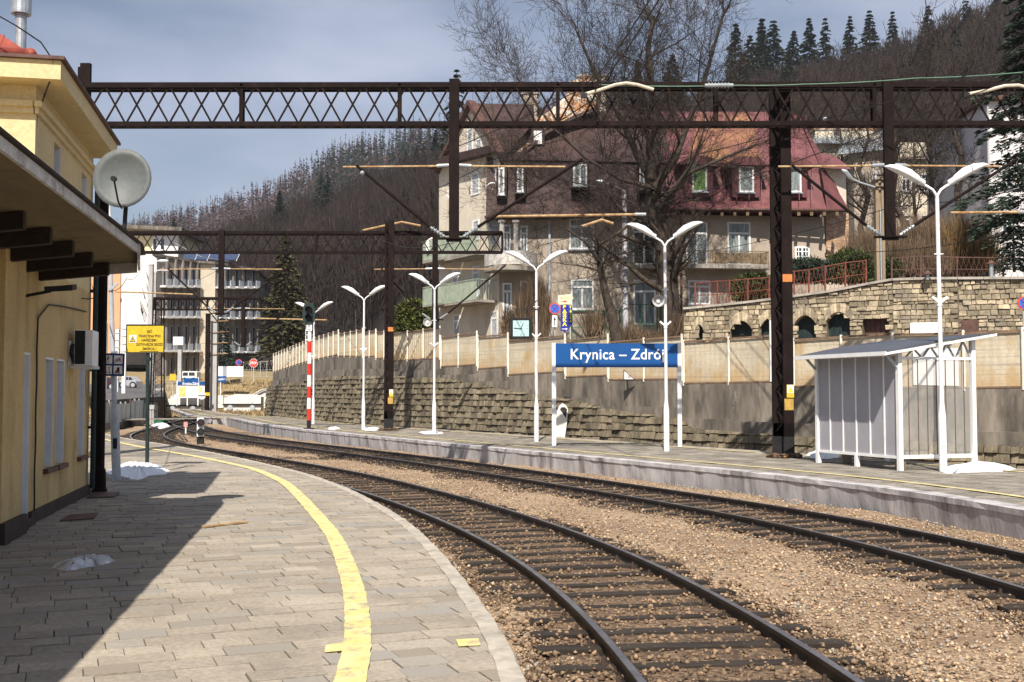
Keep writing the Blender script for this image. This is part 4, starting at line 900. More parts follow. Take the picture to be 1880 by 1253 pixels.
snow('snow_patch', [(1722, 863), (1760, 857), (1800, 852), (1850, 856), (1868, 862), (1840, 866), (1780, 868), (1735, 869)], 0, 'white snow patch at the foot of the lamp beside the shelter', h=.13)
snow('snow_patch', [(1478, 836), (1505, 832), (1535, 834), (1545, 839), (1520, 843), (1490, 842)], 0, 'small snow heap behind the left corner of the waiting shelter', h=.16)
snow('snow_patch', [(668, 787), (690, 786), (699, 788), (690, 791), (670, 791)], 0, 'thin snow strip between a lamp and the second mast footing', h=.08)
snow('snow_patch', [(602, 786), (618, 784), (626, 787), (615, 790), (604, 789)], 0, 'tiny snow remnant left of the second mast lamp', h=.07)
snow('snow_patch', [(766, 794), (790, 792), (815, 794), (812, 797), (780, 798)], 0, 'thin snow remnant at the foot of the loudspeaker lamp', h=.06)
snow('snow_patch', [(275, 781), (290, 776), (308, 779), (312, 783), (295, 788)], -.4, 'snow remnant by the track in front of the corrugated fence', h=.15)
snow('snow_patch', [(92, 1042), (125, 1032), (160, 1027), (195, 1025), (212, 1031), (185, 1038), (150, 1044), (115, 1049)], 0, 'dirty grey remnant of snow lying in the canopy shade', 'dirty_snow', .07)

# ------------------------------------------------------------------ retaining wall and panel fence behind the third track
WP = curve([(-31,118),(-24.5,101),(-18.9,88),(-13.6,74),(-9.0,63.5),(-3.9,54),(3.2,43.6),(8.7,36.6),(14.0,31),(22,24),(30,18)], step=.25, sig=2.5)
def wall_at(px):                                   # where the sight line through column px meets the wall
    d = ray(px, 722); r = d.x / d.y; v = WP[:, 0] - r * WP[:, 1]
    i = int(np.where(np.diff(np.sign(v)) != 0)[0][0]); f = v[i] / (v[i] - v[i + 1]); q = WP[i] + (WP[i + 1] - WP[i]) * f
    return Vector((q[0], q[1], 0)), i + f
def zpix(px, y):
    q, s = wall_at(px); return P(px, y, q.y).z
# fence sections: left px, right px, top left, top right, bottom left, bottom right
SEC = [(503,563,651,626,684,665),(563,622,626,608,665,652),(623,667,614,606,655,655.5),(668,691,612,607,657,655),(692,721,611,607,660,657),(722,809,613,602,664,659),
       (811,877,619.5,611,675,671),(879,934,619,614.6,679,675),(935,1039,626,617,690,684),(1040,1118,626,617,694,691),(1119,1254,629,618,699,698),
       (1257,1430,628,616,706,703),(1431,1458,616,616,704,704),(1459,1641,625,613,712,710),(1642,1771,615,612,714,714),(1772,1880,613,607,715,713),(1881,2050,607,600,713,710)]
def conc_bottom(px): return float(np.interp(px, [500, 560, 623, 700, 800, 870, 935, 1060, 1120, 1270, 1272, 1440, 1500, 1880, 2050], [711, 700, 692, 692, 694, 703, 718, 736, 752, 772, 788, 800, 802, 822, 835]))
def retaining():
    q0 = wall_at(1100)[0]; t = thing('retaining_wall', 'long stepped retaining wall of dark stone courses under a grey concrete parapet', 'retaining wall', tuple(q0))
    nrm = WP - offs(WP, 1); b = MB(); led = MB()
    def cat_wall(p0, p1, za0, za1, zb0, zb1, out, mb, thick=.5):
        (a, ia), (c, ic) = wall_at(p0), wall_at(p1); n = Vector((*nrm[int(ia)], 0)); n2 = Vector((*nrm[int(ic)], 0))
        f = [a - n * out + Vector((0,0,zb0)), c - n2 * out + Vector((0,0,zb1)), c - n2 * out + Vector((0,0,za1)), a - n * out + Vector((0,0,za0))]
        k = [a + n * thick + Vector((0,0,zb0)), c + n2 * thick + Vector((0,0,zb1)), c + n2 * thick + Vector((0,0,za1)), a + n * thick + Vector((0,0,za0))]
        mb.add(f + k, [(0,1,2,3),(7,6,5,4),(3,2,6,7),(1,0,4,5),(0,3,7,4),(2,1,5,6)])
    for l, r, tl, tr, bl, br in SEC:
        m = max(1, int((r - l) / 70))
        for k in range(m):
            p0, p1 = l + (r - l) * k / m - (1 if k == 0 else 0), l + (r - l) * (k + 1) / m + (1 if k == m - 1 else 0); y0, y1 = bl + (br - bl) * k / m, bl + (br - bl) * (k + 1) / m
            zc0, zc1 = zpix(p0, conc_bottom(p0)), zpix(p1, conc_bottom(p1)); ex = .02 * (k % 2)
            zt0, zt1 = zpix(p0, y0), zpix(p1, y1)
            zc = min(zc0, zc1) if r > 800 else None
            cat_wall(p0, p1, zt0, zt1, (zc or zc0) + .42, (zc or zc1) + .42, .06 + ex, b); cat_wall(p0, p1, (zc or zc0) + .425, (zc or zc1) + .425, zc or zc0, zc or zc1, .22, led)
    b.build('concrete_parapet', K['conc'], t); led.build('concrete_ledge', K['conc'], t)
    # stone courses, each a little further out than the one above
    V = []; F = []; d = np.r_[0, np.cumsum(np.hypot(*np.diff(WP, axis=0).T))]; _, s0 = wall_at(497); _, s1 = wall_at(2050)
    zs = [zpix(p, conc_bottom(p)) for p in range(500, 2050, 25)]; ss = [np.interp(wall_at(p)[1], range(len(d)), d) for p in range(500, 2050, 25)]
    ztop = lambda s: float(np.interp(s, ss, zs)); h = .27; z = -.5; j = 0
    while z < 3.4:
        s = np.interp(s0, range(len(d)), d) + random.uniform(0, .3); out = .30 + (3 - z) * .075
        while s < np.interp(s1, range(len(d)), d):
            w = random.uniform(.2, .5); zt = min(z + h, ztop(s) + .04)
            if zt > z + .06:
                i = np.interp(s + w / 2, d, range(len(d))); k = int(i); n = nrm[k]; tdir = np.array([-n[1], n[0]]); p = np.array([np.interp(s + w / 2, d, WP[:, 0]), np.interp(s + w / 2, d, WP[:, 1])])
                ou = out + random.uniform(-.04, .05); base = len(V); g = .012
                for zz, oo in ((z + g, ou + random.uniform(0, .03)), (zt - g, ou - .05)):
                    for a, o in ((-w / 2 + g, oo), (w / 2 - g, oo + random.uniform(-.03, .03)), (w / 2 - g, -.1), (-w / 2 + g, -.1)):
                        c = p + tdir * a - n * o; V.append((c[0], c[1], zz + random.uniform(-.015, .015)))
                F += [tuple(base + q for q in f) for f in ((0,3,2,1),(4,5,6,7),(0,1,5,4),(1,2,6,5),(3,0,4,7))]
            s += w
        z += h; j += 1
    link_mesh('stone_courses', V, F, K['masonry'], t)
    V, F = [], []; n = len(WP); sl = slice(int(s0), int(s1)) if s0 < s1 else slice(int(s1), int(s0)); w = WP[sl]
    zz = np.interp(d[sl], ss if ss[0] < ss[-1] else ss[::-1], zs if ss[0] < ss[-1] else zs[::-1]); a = offs(w, .16); c = offs(w, -.45)
    for k in range(len(w)): V += [(a[k][0], a[k][1], -.6), (a[k][0], a[k][1], zz[k] + .1), (c[k][0], c[k][1], zz[k] + .1), (c[k][0], c[k][1], -.6)]
    for k in range(len(w) - 1): F += [(k*4+i, k*4+(i+1)%4, k*4+4+(i+1)%4, k*4+4+i) for i in range(4)]
    link_mesh('joint_backing', V, F, K['mortar'], t)
    return t
retaining()
def panel_fence():
    q0 = wall_at(900)[0]; t = thing('panel_fence', 'long stepped fence of rust stained cream panels on top of the retaining wall', 'fence', (q0.x, q0.y, 2))
    rails = MB()
    for si, (l, r, tl, tr, bl, br) in enumerate(SEC):
        if (l, r) == (1431, 1458): continue
        (a, ia), (c, ic) = wall_at(l), wall_at(r); L = (c - a).length; u = (c - a).normalized(); n = Vector((u.y, -u.x, 0)) 
        if n.y > 0: n = -n
        ta, tb, ba, bb = zpix(l, tl), zpix(r, tr), zpix(l, bl) + .01, zpix(r, br) + .01
        px_per = (r - l) / L; m = max(1, int(round(L / 1.75))) if r > 800 else max(1, int(round(L / 1.2)))
        for k in range(m):
            f0, f1 = k / m, (k + 1) / m; w = L / m; b = MB(); q = int(w / .11); pts = []
            for i in range(q + 1):
                f = f0 + (f1 - f0) * i / q; p = a + (c - a) * f + n * ((.018 if i % 2 else -.012) if r < 810 else (.004 if i % 2 else -.002)); pts.append((p, ba + (bb - ba) * f, ta + (tb - ta) * f - .05))
            V = [p + Vector((0, 0, z0)) for p, z0, z1 in pts] + [p + Vector((0, 0, z1)) for p, z0, z1 in pts] + [p - n * .02 + Vector((0, 0, z0)) for p, z0, z1 in pts] + [p - n * .02 + Vector((0, 0, z1)) for p, z0, z1 in pts]
            g = q + 1; F = [(i, i + 1, g + i + 1, g + i) for i in range(q)] + [(2*g + i + 1, 2*g + i, 3*g + i, 3*g + i + 1) for i in range(q)] + [(g + i, g + i + 1, 3*g + i + 1, 3*g + i) for i in range(q)]
            b.add(V, F); b.build('panel', K['fence'], t)
            p = a + (c - a) * f0 + n * .05; z0, z1 = ba + (bb - ba) * f0 - .06, ta + (tb - ta) * f0 + .07
            MB().bar(p + Vector((0, 0, z0)), p + Vector((0, 0, z1)), .07, .06, (0, 1, 0)).build('post', K['fencepost'], t)
        p = c + n * .05; MB().bar(p + Vector((0, 0, bb - .06)), p + Vector((0, 0, tb + .09)), .07, .06, (0, 1, 0)).build('post', K['fencepost'], t)
        rails.bar(a + n * .03 + Vector((0, 0, ta)), c + n * .03 + Vector((0, 0, tb)), .07, .06).bar(a + n * .05 + Vector((0, 0, ba + .03)), c + n * .05 + Vector((0, 0, bb + .03)), .05, .05)
    rails.build('rails', mat('fence_rail_brown', (.20, .13, .085), .8, .3, 4), t)
    return t
panel_fence()
def on_fence(name, label, cat, pts, m, out=.12, th=.03):
    V = []
    for x, y in pts:
        q, s = wall_at(x); V.append(Vector((q.x, q.y - out * 1.3, P(x, y, q.y - out * 1.3).z)))
    o = MB().slab(V, (0, th, 0)).build(name, m); return tag(o, label, cat)
on_fence('white_stand_in', 'tall white stand-in before the fence for a gate panel behind, beside the lattice mast', 'board', [(1412, 701), (1433, 703), (1433, 588), (1412, 588)], K['white'])  # added before the opaque fence for a white gate panel showing through
on_fence('white_stand_in', 'white stand-in on the fence for a garage door behind it, seen through the waiting shelter', 'board', [(1674, 707), (1757, 709), (1757, 640), (1674, 640)], K['white'])  # added on the fence for the garage door that shows through its mesh
def small_signs():
    o = MB()
    q, s = wall_at(1156); D = q.y - .5; b2 = lambda x, y: (P(x, y, D).x, P(x, y, D).z)
    t = thing('gradient_board', 'small white triangular board numbered 150 fixed on the concrete parapet', 'sign', tuple(P(1160, 700, D)))
    MB().prism([b2(1145, 698), b2(1166, 698), b2(1145, 678.5)], D, D + .02).build('black_border', K['black'], t)
    MB().prism([b2(1146.3, 696.6), b2(1163, 696.6), b2(1146.3, 681.5)], D - .006, D).build('white_field', K['white'], t)
    c = P(1153.4, 692.2, D - .008); text('number', '150', .15, K['black'], T(*c), t, .002, .002, sx=.9)
    MB().bar((c.x, D + .02, c.z), (c.x, D + .5, c.z), .05).build('bracket', K['black'], t)
    # whitewashed drain niche at the foot of the wall
    q, s = wall_at(1030); D = q.y - 1.25; t = thing('drain_niche', 'white painted arched drain niche at the foot of the stone wall beside the name board', 'drain niche', tuple(P(1030, 803, D)))
    z = lambda x, y: (P(x, y, D).x, P(x, y, D).z)
    MB().prism([z(1020, 804), z(1037, 804), z(1041, 775), z(1043, 752), z(1039, 744), z(1033, 741), z(1027, 746), z(1023, 756), z(1020, 772)], D - .02, D + .45).build('white_surround', K['limewall'], t)
    MB().prism([z(1028, 752), z(1039, 768), z(1041, 752), z(1037, 748), z(1031, 748)], D - .03, D - .021).build('dark_opening', K['mortar'], t)
small_signs()

# ------------------------------------------------------------------ raised street behind the wall
def terrace():
    V = []; F = []; n = 0; cols = list(range(500, 2060, 20)); rows = (0, .5, 4, 12, 30, 60)
    for px in cols:
        q, s = wall_at(px); zt = zpix(px, float(np.interp(px, [x for S_ in SEC for x in (S_[0], S_[1])], [y for S_ in SEC for y in (S_[4], S_[5])]))) - .03
        d = Vector((q.x, q.y, 0)).normalized()
        for k, o in enumerate(rows):
            p = q + d * (o + .3); V.append((p.x, p.y, zt if k < 2 else zt + (4.0 - zt) * min(1, o / 10) + max(0, o - 12) * .06))
    m = len(rows)
    for i in range(len(cols) - 1):
        for k in range(m - 1): F.append((i * m + k, (i + 1) * m + k, (i + 1) * m + k + 1, i * m + k + 1))
    tag(link_mesh('street_terrace', V, F, K['soil']), kind='structure')
terrace()

# ------------------------------------------------------------------ rough stone garden wall with garage arches
GW = [(1255, 50.5), (1440, 49.0), (1560, 47.5), (1640, 46.5), (1760, 45.5), (1905, 44.5)]
def garden_wall():
    pts = [P(x, 600, D) for x, D in GW]; pl = [Vector((p.x, p.y, 0)) for p in pts]; t = thing('garden_wall', 'rough yellow brown stone garden wall with arched garage openings above the panel fence', 'stone wall', tuple(pl[2]))
    topx = [(1255, 569), (1290, 566), (1360, 559), (1440, 549), (1530, 537), (1600, 523), (1640, 516), (1700, 514), (1905, 513)]
    arches = [(1275, 1293, 597, 635, 1), (1342, 1380, 590, 615, 1), (1397, 1431, 585, 635, 1), (1459, 1498, 580, 635, 1), (1518, 1563, 574, 635, 1), (1583, 1632, 587, 618, 0), (1728, 1786, 587, 640, 0)]
    V = []; F = []; back = MB(); op = MB(); caps = MB()
    for i in range(len(pl) - 1):
        a, c = pl[i], pl[i + 1]; wl = Wall(a, c); h0 = 3.0; wd = GW[i][0], GW[i + 1][0]
        ta = zt_at = lambda px: P(px, float(np.interp(px, [p[0] for p in topx], [p[1] for p in topx])), wl.p.y + (wl.u * wl.hit(px, 600)[0]).y).z
        hole = []
        for l, r, yt, yb, rd in arches:
            ul, ur = wl.hit(l, 600)[0], wl.hit(r, 600)[0]
            if ul >= -.1 and ur <= wl.L + .3: hole.append((ul, ur, wl.hit((l + r) / 2, yt)[1], wl.hit((l + r) / 2, yb)[1], rd))
        def zmax(u): x = (wl.p + wl.u * u); px = 940 + x.x / x.y * FPX; return ta(px)
        z = h0
        while z < 7:
            h = random.uniform(.12, .25); u = random.uniform(-.2, 0)
            while u < wl.L:
                w = random.uniform(.13, .46) ; uu = u; u += w; um = uu + w / 2
                if um < 0 or um > wl.L: continue
                zt = min(z + h, zmax(um))
                if zt - z < .06: continue
                u0, u1, skip, z0 = max(uu, 0), min(u, wl.L), False, z
                for ul, ur, ht, hb, rd in hole:
                    if ul < um < ur:
                        ar = ht - (.22 * ((um - (ul + ur) / 2) / ((ur - ul) / 2)) ** 2 * 1.6 if rd else 0)
                        if hb - .05 < (z + zt) / 2 < ar: skip = True
                if skip: continue
                base = len(V); o = random.uniform(.0, .07); g = random.uniform(.004, .012)
                for dd, sh in ((-o, .012), (.05, 0)):
                    jz = random.uniform(-.03, .03)
                    for x, zz in ((u0 + g + sh, z0 + g + sh), (u1 - g - sh, z0 + g + sh), (u1 - g - sh, zt - g - sh), (u0 + g + sh, zt - g - sh)):
                        V.append(tuple(wl.M @ Vector((x + random.uniform(-.02, .02), dd + random.uniform(-.01, .01), zz + random.uniform(-.02, .02)))))
                F += [tuple(base + q for q in f) for f in ((0,1,2,3),(0,4,5,1),(1,5,6,2),(2,6,7,3),(3,7,4,0))]
            z += h
        # mortar body with recesses behind the openings
        us = sorted(set([0, wl.L] + [x for h in hole for x in h[:2] if 0 < x < wl.L]))
        for u0, u1 in zip(us[:-1], us[1:]):
            m = (u0 + u1) / 2; hh = [h for h in hole if h[0] < m < h[1]]; dep = .45 if hh else .03
            back.M = wl.M; zt0, zt1 = zmax(u0) - .02, zmax(u1) - .02
            back.add([(u0, dep, 2.5), (u1, dep, 2.5), (u1, dep, zt1), (u0, dep, zt0), (u0, .8, 2.5), (u1, .8, 2.5), (u1, .8, zt1), (u0, .8, zt0)], [(0,1,2,3),(7,6,5,4),(3,2,6,7),(0,3,7,4),(2,1,5,6)])
            if hh:
                ar = hh[0][2] + .05; back.add([(u0, .03, ar), (u1, .03, ar), (u1, .03, zt1), (u0, .03, zt0), (u0, .44, ar), (u1, .44, ar), (u1, .44, zt1), (u0, .44, zt0)], [(0,1,2,3),(0,4,5,1),(3,2,6,7)])
        n_ = max(1, int(wl.L / .8))
        for k in range(n_): 
            u0, u1 = wl.L * k / n_, wl.L * (k + 1) / n_ - .015; caps.M = wl.M
            caps.add([(u0, -.13, zmax(u0)), (u1, -.13, zmax(u1)), (u1, .85, zmax(u1)), (u0, .85, zmax(u0)), (u0, -.13, zmax(u0) + .1), (u1, -.13, zmax(u1) + .1), (u1, .85, zmax(u1) + .1), (u0, .85, zmax(u0) + .1)], [(0,3,2,1),(4,5,6,7),(0,1,5,4),(2,3,7,6),(1,2,6,5),(3,0,4,7)])
        for j, (ul, ur, ht, hb, rd) in enumerate(hole):
            dm = MB(wl.M).box(ul + .02, ur - .02, .38, .44, max(hb, 3), ht + .1).build('garage_door', K['dkgreen' if rd else 'browntin'], t)
            b = MB(wl.M)
            for k in range(1, int((ur - ul) / .22)): b.box(ul + .22 * k - .008, ul + .22 * k + .008, .37, .38, max(hb, 3), ht)
            if b.v: b.build('door_boards', K['black'], dm)
            if rd:                                                    # voussoirs
                b = MB(wl.M); cx = (ul + ur) / 2; hw = (ur - ul) / 2
                for k in range(9):
                    f0, f1 = -1.08 + 2.16 * k / 9, -1.08 + 2.16 * (k + 1) / 9 - .02
                    zf = lambda f: ht - .35 * f * f + .02
                    b.add([(cx + hw * f0, -.07, zf(f0)), (cx + hw * f1, -.07, zf(f1)), (cx + hw * f1 * 1.12, -.07, zf(f1) + .38), (cx + hw * f0 * 1.12, -.07, zf(f0) + .38),
                           (cx + hw * f0, .4, zf(f0)), (cx + hw * f1, .4, zf(f1)), (cx + hw * f1 * 1.12, .04, zf(f1) + .38), (cx + hw * f0 * 1.12, .04, zf(f0) + .38)], [(0,1,2,3),(0,4,5,1),(1,5,6,2),(2,6,7,3),(3,7,4,0)])
                b.build('arch_stones', K['ashlar'], t)
    link_mesh('stonework', V, F, K['ashlar'], t); back.build('mortar_core', mat('garden_wall_mortar', (.15, .125, .09), .95, .3, 4), t); caps.build('coping', K['conc2'], t)
    wl = Wall(pl[3], pl[4]); a, c = wl.hit(1672, 640), wl.hit(1727, 592); d = MB(wl.M).box(a[0], c[0], -.16, -.1, 2.8, c[1]).build('white_door', K['white'], t)
    wl = Wall(pl[4], pl[5]); a, c = wl.hit(1765, 640), wl.hit(1797, 588); MB(wl.M).box(a[0], c[0], -.1, -.05, 2.8, c[1]).build('dark_door', K['browntin'], t)
    for x, y0, y1, lb in ((1703, 514, 503, 'short metal vent pipe with a cap on the garden wall beside the lamp'), (1820, 514, 484, 'tall metal vent pipe with a brown cap on the garden wall')):
        p, q = P(x, y0, 45.6), P(x, y1, 45.6); v = thing('vent_pipe', lb, 'vent pipe', tuple(p)); MB().tube([p, q], .085 if y1 < 500 else .07, 10).build('pipe', K['zinc'], v); MB().tube([q - Vector((0, 0, .02)), q + Vector((0, 0, .14))], [.2, .02], 10).build('cap', K['browntin'], v)
garden_wall()
def wire_fence(name, label, pts, h, m, gap, D0, D1, mesh=True):
    n = len(pts); t = thing(name, label, 'fence', tuple(P(*pts[0][:2], D0))); b = []; top = []
    for i, (x, y, yt) in enumerate(pts):
        D = D0 + (D1 - D0) * i / (n - 1); p, q = P(x, y, D), P(x, yt, D); MB().bar(p, q, .06, .06, (0, 1, 0)).build('post', m, t); b.append(p); top.append(q)
    r = MB()
    for i in range(n - 1): r.bar(top[i] - Vector((0, 0, .04)), top[i + 1] - Vector((0, 0, .04)), .05, .04); r.bar(b[i].lerp(top[i], .45), b[i + 1].lerp(top[i + 1], .45), .035, .03); r.bar(b[i] + Vector((0, 0, .06)), b[i + 1] + Vector((0, 0, .06)), .04, .03)
    r.build('rails', m, t)
    if mesh:
        w = MB()
        for i in range(n - 1):
            L = (b[i + 1] - b[i]).length; k = max(2, int(L / gap))
            for j in range(k):
                f0, f1 = j / k, min(1, (j + 1.6) / k); a, c = b[i].lerp(b[i + 1], f0), top[i].lerp(top[i + 1], f1); w.bar(a, c, .012, .01); a, c = b[i].lerp(b[i + 1], f1), top[i].lerp(top[i + 1], f0); w.bar(a, c, .012, .01)
        w.build('wire_mesh', m, t)
    return t
wire_fence('wire_mesh_fence', 'red brown wire mesh fence along the top of the stone garden wall', [(1276, 562, 519), (1317, 563, 515), (1339, 560, 514), (1373, 556, 511), (1412, 551, 508), (1458, 546, 497), (1485, 541, 494), (1515, 537, 488), (1552, 530, 481), (1590, 525, 477)], 1.2, K['wirefence'], .16, 50.6, 47.6)
wire_fence('wire_mesh_fence', 'dark wire mesh fence continuing right along the garden wall behind the tall lamp', [(1637, 515, 473), (1690, 514, 469), (1757, 514, 471), (1842, 514, 472), (1900, 514, 474)], 1.2, K['browntin'], .2, 47.0, 45.6)
MB_ = MB
# ------------------------------------------------------------------ the big house
def window(wl, par, l, r, t_, b_, kind=2, m='pane', sill=True, proud=.05, frame='white', tr=.28):
    (u0, z1), (u1, z0) = wl.hit(l, t_), wl.hit(r, b_); M = wl.M; f = .09; w = u1 - u0; y0 = -proud
    b = MB(M); b.box(u0, u0 + f, y0, .02, z0, z1).box(u1 - f, u1, y0, .02, z0, z1).box(u0 + f, u1 - f, y0, .02, z1 - f, z1).box(u0 + f, u1 - f, y0, .02, z0, z0 + f)
    if kind >= 2: b.box((u0 + u1) / 2 - f * .55, (u0 + u1) / 2 + f * .55, y0, .02, z0 + f, z1 - f - (z1 - z0) * tr)
    if tr > 0: zt = z1 - (z1 - z0) * tr; b.box(u0 + f, u1 - f, y0 - .003, .02, zt - f * .6, zt + f * .6)
    if kind == 3: 
        for k in (1, 2, 3): z = z0 + (z1 - z0) * k / 4; b.box(u0 + f, u1 - f, y0 + .002, .02, z - .025, z + .025)
        for k in (1, 3): x = u0 + w * k / 4; b.box(x - .025, x + .025, y0 + .004, .02, z0 + f, z1 - f)
    fr = b.build('window', K[frame], par); MB(M).box(u0 + f, u1 - f, -.02, .01, z0 + f, z1 - f).build('pane', K[m], fr)
    if sill: MB(M).box(u0 - .06, u1 + .06, y0 - .08, 0, z0 - .07, z0 - .004).build('sill', K['zinc'], fr)
    return fr
def balcony(wl, par, l, r, ytop, yfloor, ybot, dep, m_panel, m_bar, bars=True, under=None):
    (u0, zt), (u1, zf) = wl.hit(l, ytop), wl.hit(r, yfloor); zb = wl.hit(l, ybot)[1]; M = wl.M
    bl = MB(M).box(u0, u1, -dep, 0, zb, zf).build('balcony', K['conc2'], par)
    if under: MB(M).box(u0 + .1, u1 - .1, -dep + .06, -dep + .14, zb - .05, zb - .003).build('painted_beam', K[under], bl)
    rl = MB(M); n = int((u1 - u0) / .14)
    rl.box(u0, u1, -dep, -dep + .04, zt - .04, zt).box(u0, u0 + .04, -dep + .04, 0, zt - .04, zt).box(u1 - .04, u1, -dep + .04, 0, zt - .04, zt).box(u0, u1, -dep, -dep + .03, zf + .08, zf + .11)
    for k in range(n + 1): x = u0 + .02 + (u1 - u0 - .04) * k / n; rl.box(x - .012, x + .012, -dep + .01, -dep + .03, zf, zt - .04)
    for k in range(1, int(dep / .16)): rl.box(u1 - .03, u1 - .01, -dep + k * .16 - .01, -dep + k * .16 + .01, zf, zt - .04)
    rl.build('railing', K[m_bar], bl)
    if m_panel: MB(M).box(u0 + .03, u1 - .03, -dep + .045, -dep + .06, zf + .12, zt - .1).build('railing_panel', K[m_panel], bl)
    return bl
def house():
    t = thing('apartment_house', 'large old grey brown house with burgundy mansard roof and balconies above the platform fence', 'house', tuple(P(1150, 650, 60)))
    D0 = 60.0
    A = P(918, 600, 60); B = P(1245, 600, 59.4); Cc = P(1415, 600, 59.1); E_ = P(1516, 600, 60.2); L0 = P(806, 600, 66.0)
    WF = Wall(A, B); WR = Wall(B, E_); WLf = Wall(L0, A); gz = 3.2
    zl, zr = P(918, 397, 60).z, P(1300, 383, 59.4).z
    # walls as solid volumes
    back = 12
    def vol(name, pts, z0, z1, m): b = MB(); n = len(pts); b.add([(p[0], p[1], z0) for p in pts] + [(p[0], p[1], z1) for p in pts], [tuple(range(n))[::-1], tuple(range(n, 2 * n))] + [(i, (i + 1) % n, (i + 1) % n + n, i + n) for i in range(n)]); return b.build(name, K[m], t)
    vol('front_wall', [(A.x, A.y), (B.x, B.y), (E_.x, E_.y), (E_.x + 1, E_.y + 11), (A.x + .5, A.y + 11)], gz, zl - .02, 'house')
    # left gabled facade
    def fp(x, y): u, z = WLf.hit(x, y); return WLf.M @ Vector((u, 0, z))
    prof = [(806, 668), (917.5, 668), (917.5, 395), (893, 395), (906, 372), (915, 340), (918, 290), (905, 258), (868, 190), (829, 262), (818, 296), (806, 318)]
    prof = [(806, 668), (917, 668), (917, 300), (904, 262), (868, 192), (828, 268), (818, 300), (806, 318)]
    f3 = [fp(*p) for p in prof]; MB().slab(f3, WLf.u.cross(Vector((0, 0, 1))) * -0.001 + Vector((1.5, 9, 0))).build('gable_wall', K['housepale'], t)
    # pent roof strip and verge boards on the gable
    q = [fp(800, 312), fp(921, 279), fp(921, 270), fp(830, 291), fp(812, 298)]
    n_ = WLf.n
    MB().slab([fp(798, 312) + n_ * .02, fp(921, 281) + n_ * .02, fp(916, 269) + n_ * .02, fp(826, 290) + n_ * .02], n_ * .55).build('pent_roof', K['roofdark'], t)
    b = MB(); b.bar(fp(868, 188) + n_ * .1, fp(921, 283) + n_ * .1, .5, .22).bar(fp(868, 188) + n_ * .1, fp(822, 283) + n_ * .1, .5, .22).bar(fp(826, 272) + n_ * .1, fp(806, 318) + n_ * .1, .5, .2).build('verge_boards', K['browntin'], t)
    for l, r, y0, y1 in ((858, 868, 238, 278), (874, 884, 257, 276), (866, 880, 320, 356), (901, 912, 313, 345), (827, 834, 330, 372), (868, 880, 406, 440), (868, 881, 490, 548), (831, 842, 497, 560), (833, 845, 578, 640), (902, 914, 572, 640), (900, 912, 404, 450), (834, 842, 420, 470)):
        window(WLf, t, l, r, y0, y1, 1, 'blind', False, .04, tr=0 if y1 - y0 < 45 else .2)
    balcony(WLf, t, 809, 851, 446, 478, 482, 1.2, 'balcgreen', 'balcgreen', under='ochreband'); balcony(WLf, t, 853, 912, 440, 470, 474, 1.3, 'balcgreen', 'balcgreen', under='ochreband')
    balcony(WLf, t, 809, 851, 530, 560, 564, 1.2, 'balcgreen', 'balcgreen', under='ochreband'); balcony(WLf, t, 853, 912, 524, 556, 560, 1.3, 'balcgreen', 'balcgreen', under='ochreband')
    # main mansard: upper slope, break, steep flared lower slope
    def roof(name, xs, Ds, ridge, brk, eave, m, flare=.9, d1=5.5):
        b = MB(); (xl, xr), (dl, dr) = xs, Ds; n = 7; V = []; m_ = 14
        for i in range(m_ + 1):
            f = i / m_; x = xl + (xr - xl) * f; D = dl + (dr - dl) * f; e = P(x, eave[0] + (eave[1] - eave[0]) * f, D - .75); br = P(x, brk[0] + (brk[1] - brk[0]) * f, D + .65); rd = P(x, ridge[0] + (ridge[1] - ridge[0]) * f, D + d1)
            px = e.x
            for k in range(n): g = k / (n - 1); y = e.y + (br.y - e.y) * (1 - (1 - g) ** 1.9) ; V.append(Vector((px, y, e.z + (br.z - e.z) * g)))
            V.append(Vector((px, br.y - .12, br.z - .01))); V.append(Vector((px, br.y + .05, br.z + .10))); V.append(Vector((px, rd.y, rd.z))); V.append(Vector((px, rd.y + 6.5, e.z))); V.append(Vector((px, e.y + .1, e.z - .14))); V.append(Vector((px, e.y, e.z - .14)))
        c = n + 6; F = []
        for i in range(m_):
            for k in range(c): F.append((i * c + k, (i + 1) * c + k, (i + 1) * c + (k + 1) % c, i * c + (k + 1) % c))
        F += [tuple(range(c))[::-1], tuple(m_ * c + k for k in range(c))]
        b.add(V, F); return b.build(name, K[m], t)
    r1 = roof('mansard_roof', (892, 1243), (60, 59.45), (200, 203), (293, 300), (396, 392), 'roofdark')
    r2 = roof('burgundy_roof', (1228, 1518), (59.4, 59.9), (205, 206), (300, 304), (381, 384), 'burgundy', d1=5.6)
    # flared end of the roof at right
    b = MB(); x0 = 1500; D = 59.9
    b.add([P(1463, 206, 65.45), P(1505, 303, 60.5), P(1512, 340, 59.8), P(1518, 384, 59.15), P(1558, 384, 60.2), P(1541, 355, 60.8), P(1529, 325, 61.2), P(1519, 303, 61.5), P(1500, 384, 67), P(1540, 384, 67)],
          [(0,1,7),(1,2,6,7),(2,3,4,5),(2,5,6),(4,9,5),(5,9,6),(6,9,7),(7,9,0),(3,8,9,4),(0,9,8)]); b.build('roof_end', K['burgundy'], t)
    # rusty sheets in the upper slope
    b = MB(); 
    def up(x, y):  # point on the upper slope plane
        f = (x - 1228) / 272; D = 59.4 + .5 * f; g = (303 - y) / 98; return P(x, y, D + .40 + (5.6 - .70) * g - .06)
    b.slab([up(1262, 299), up(1404, 299), up(1390, 250), up(1374, 208), up(1282, 208), up(1272, 250)], (0, .05, .03)); b.build('rusty_roof_sheets', K['rustroof'], t)
    sk_ = MB().slab([up(1287, 237), up(1299, 240), up(1297, 227), up(1285, 226)], (0, -.08, .08)).build('skylight', K['sooty'], t)
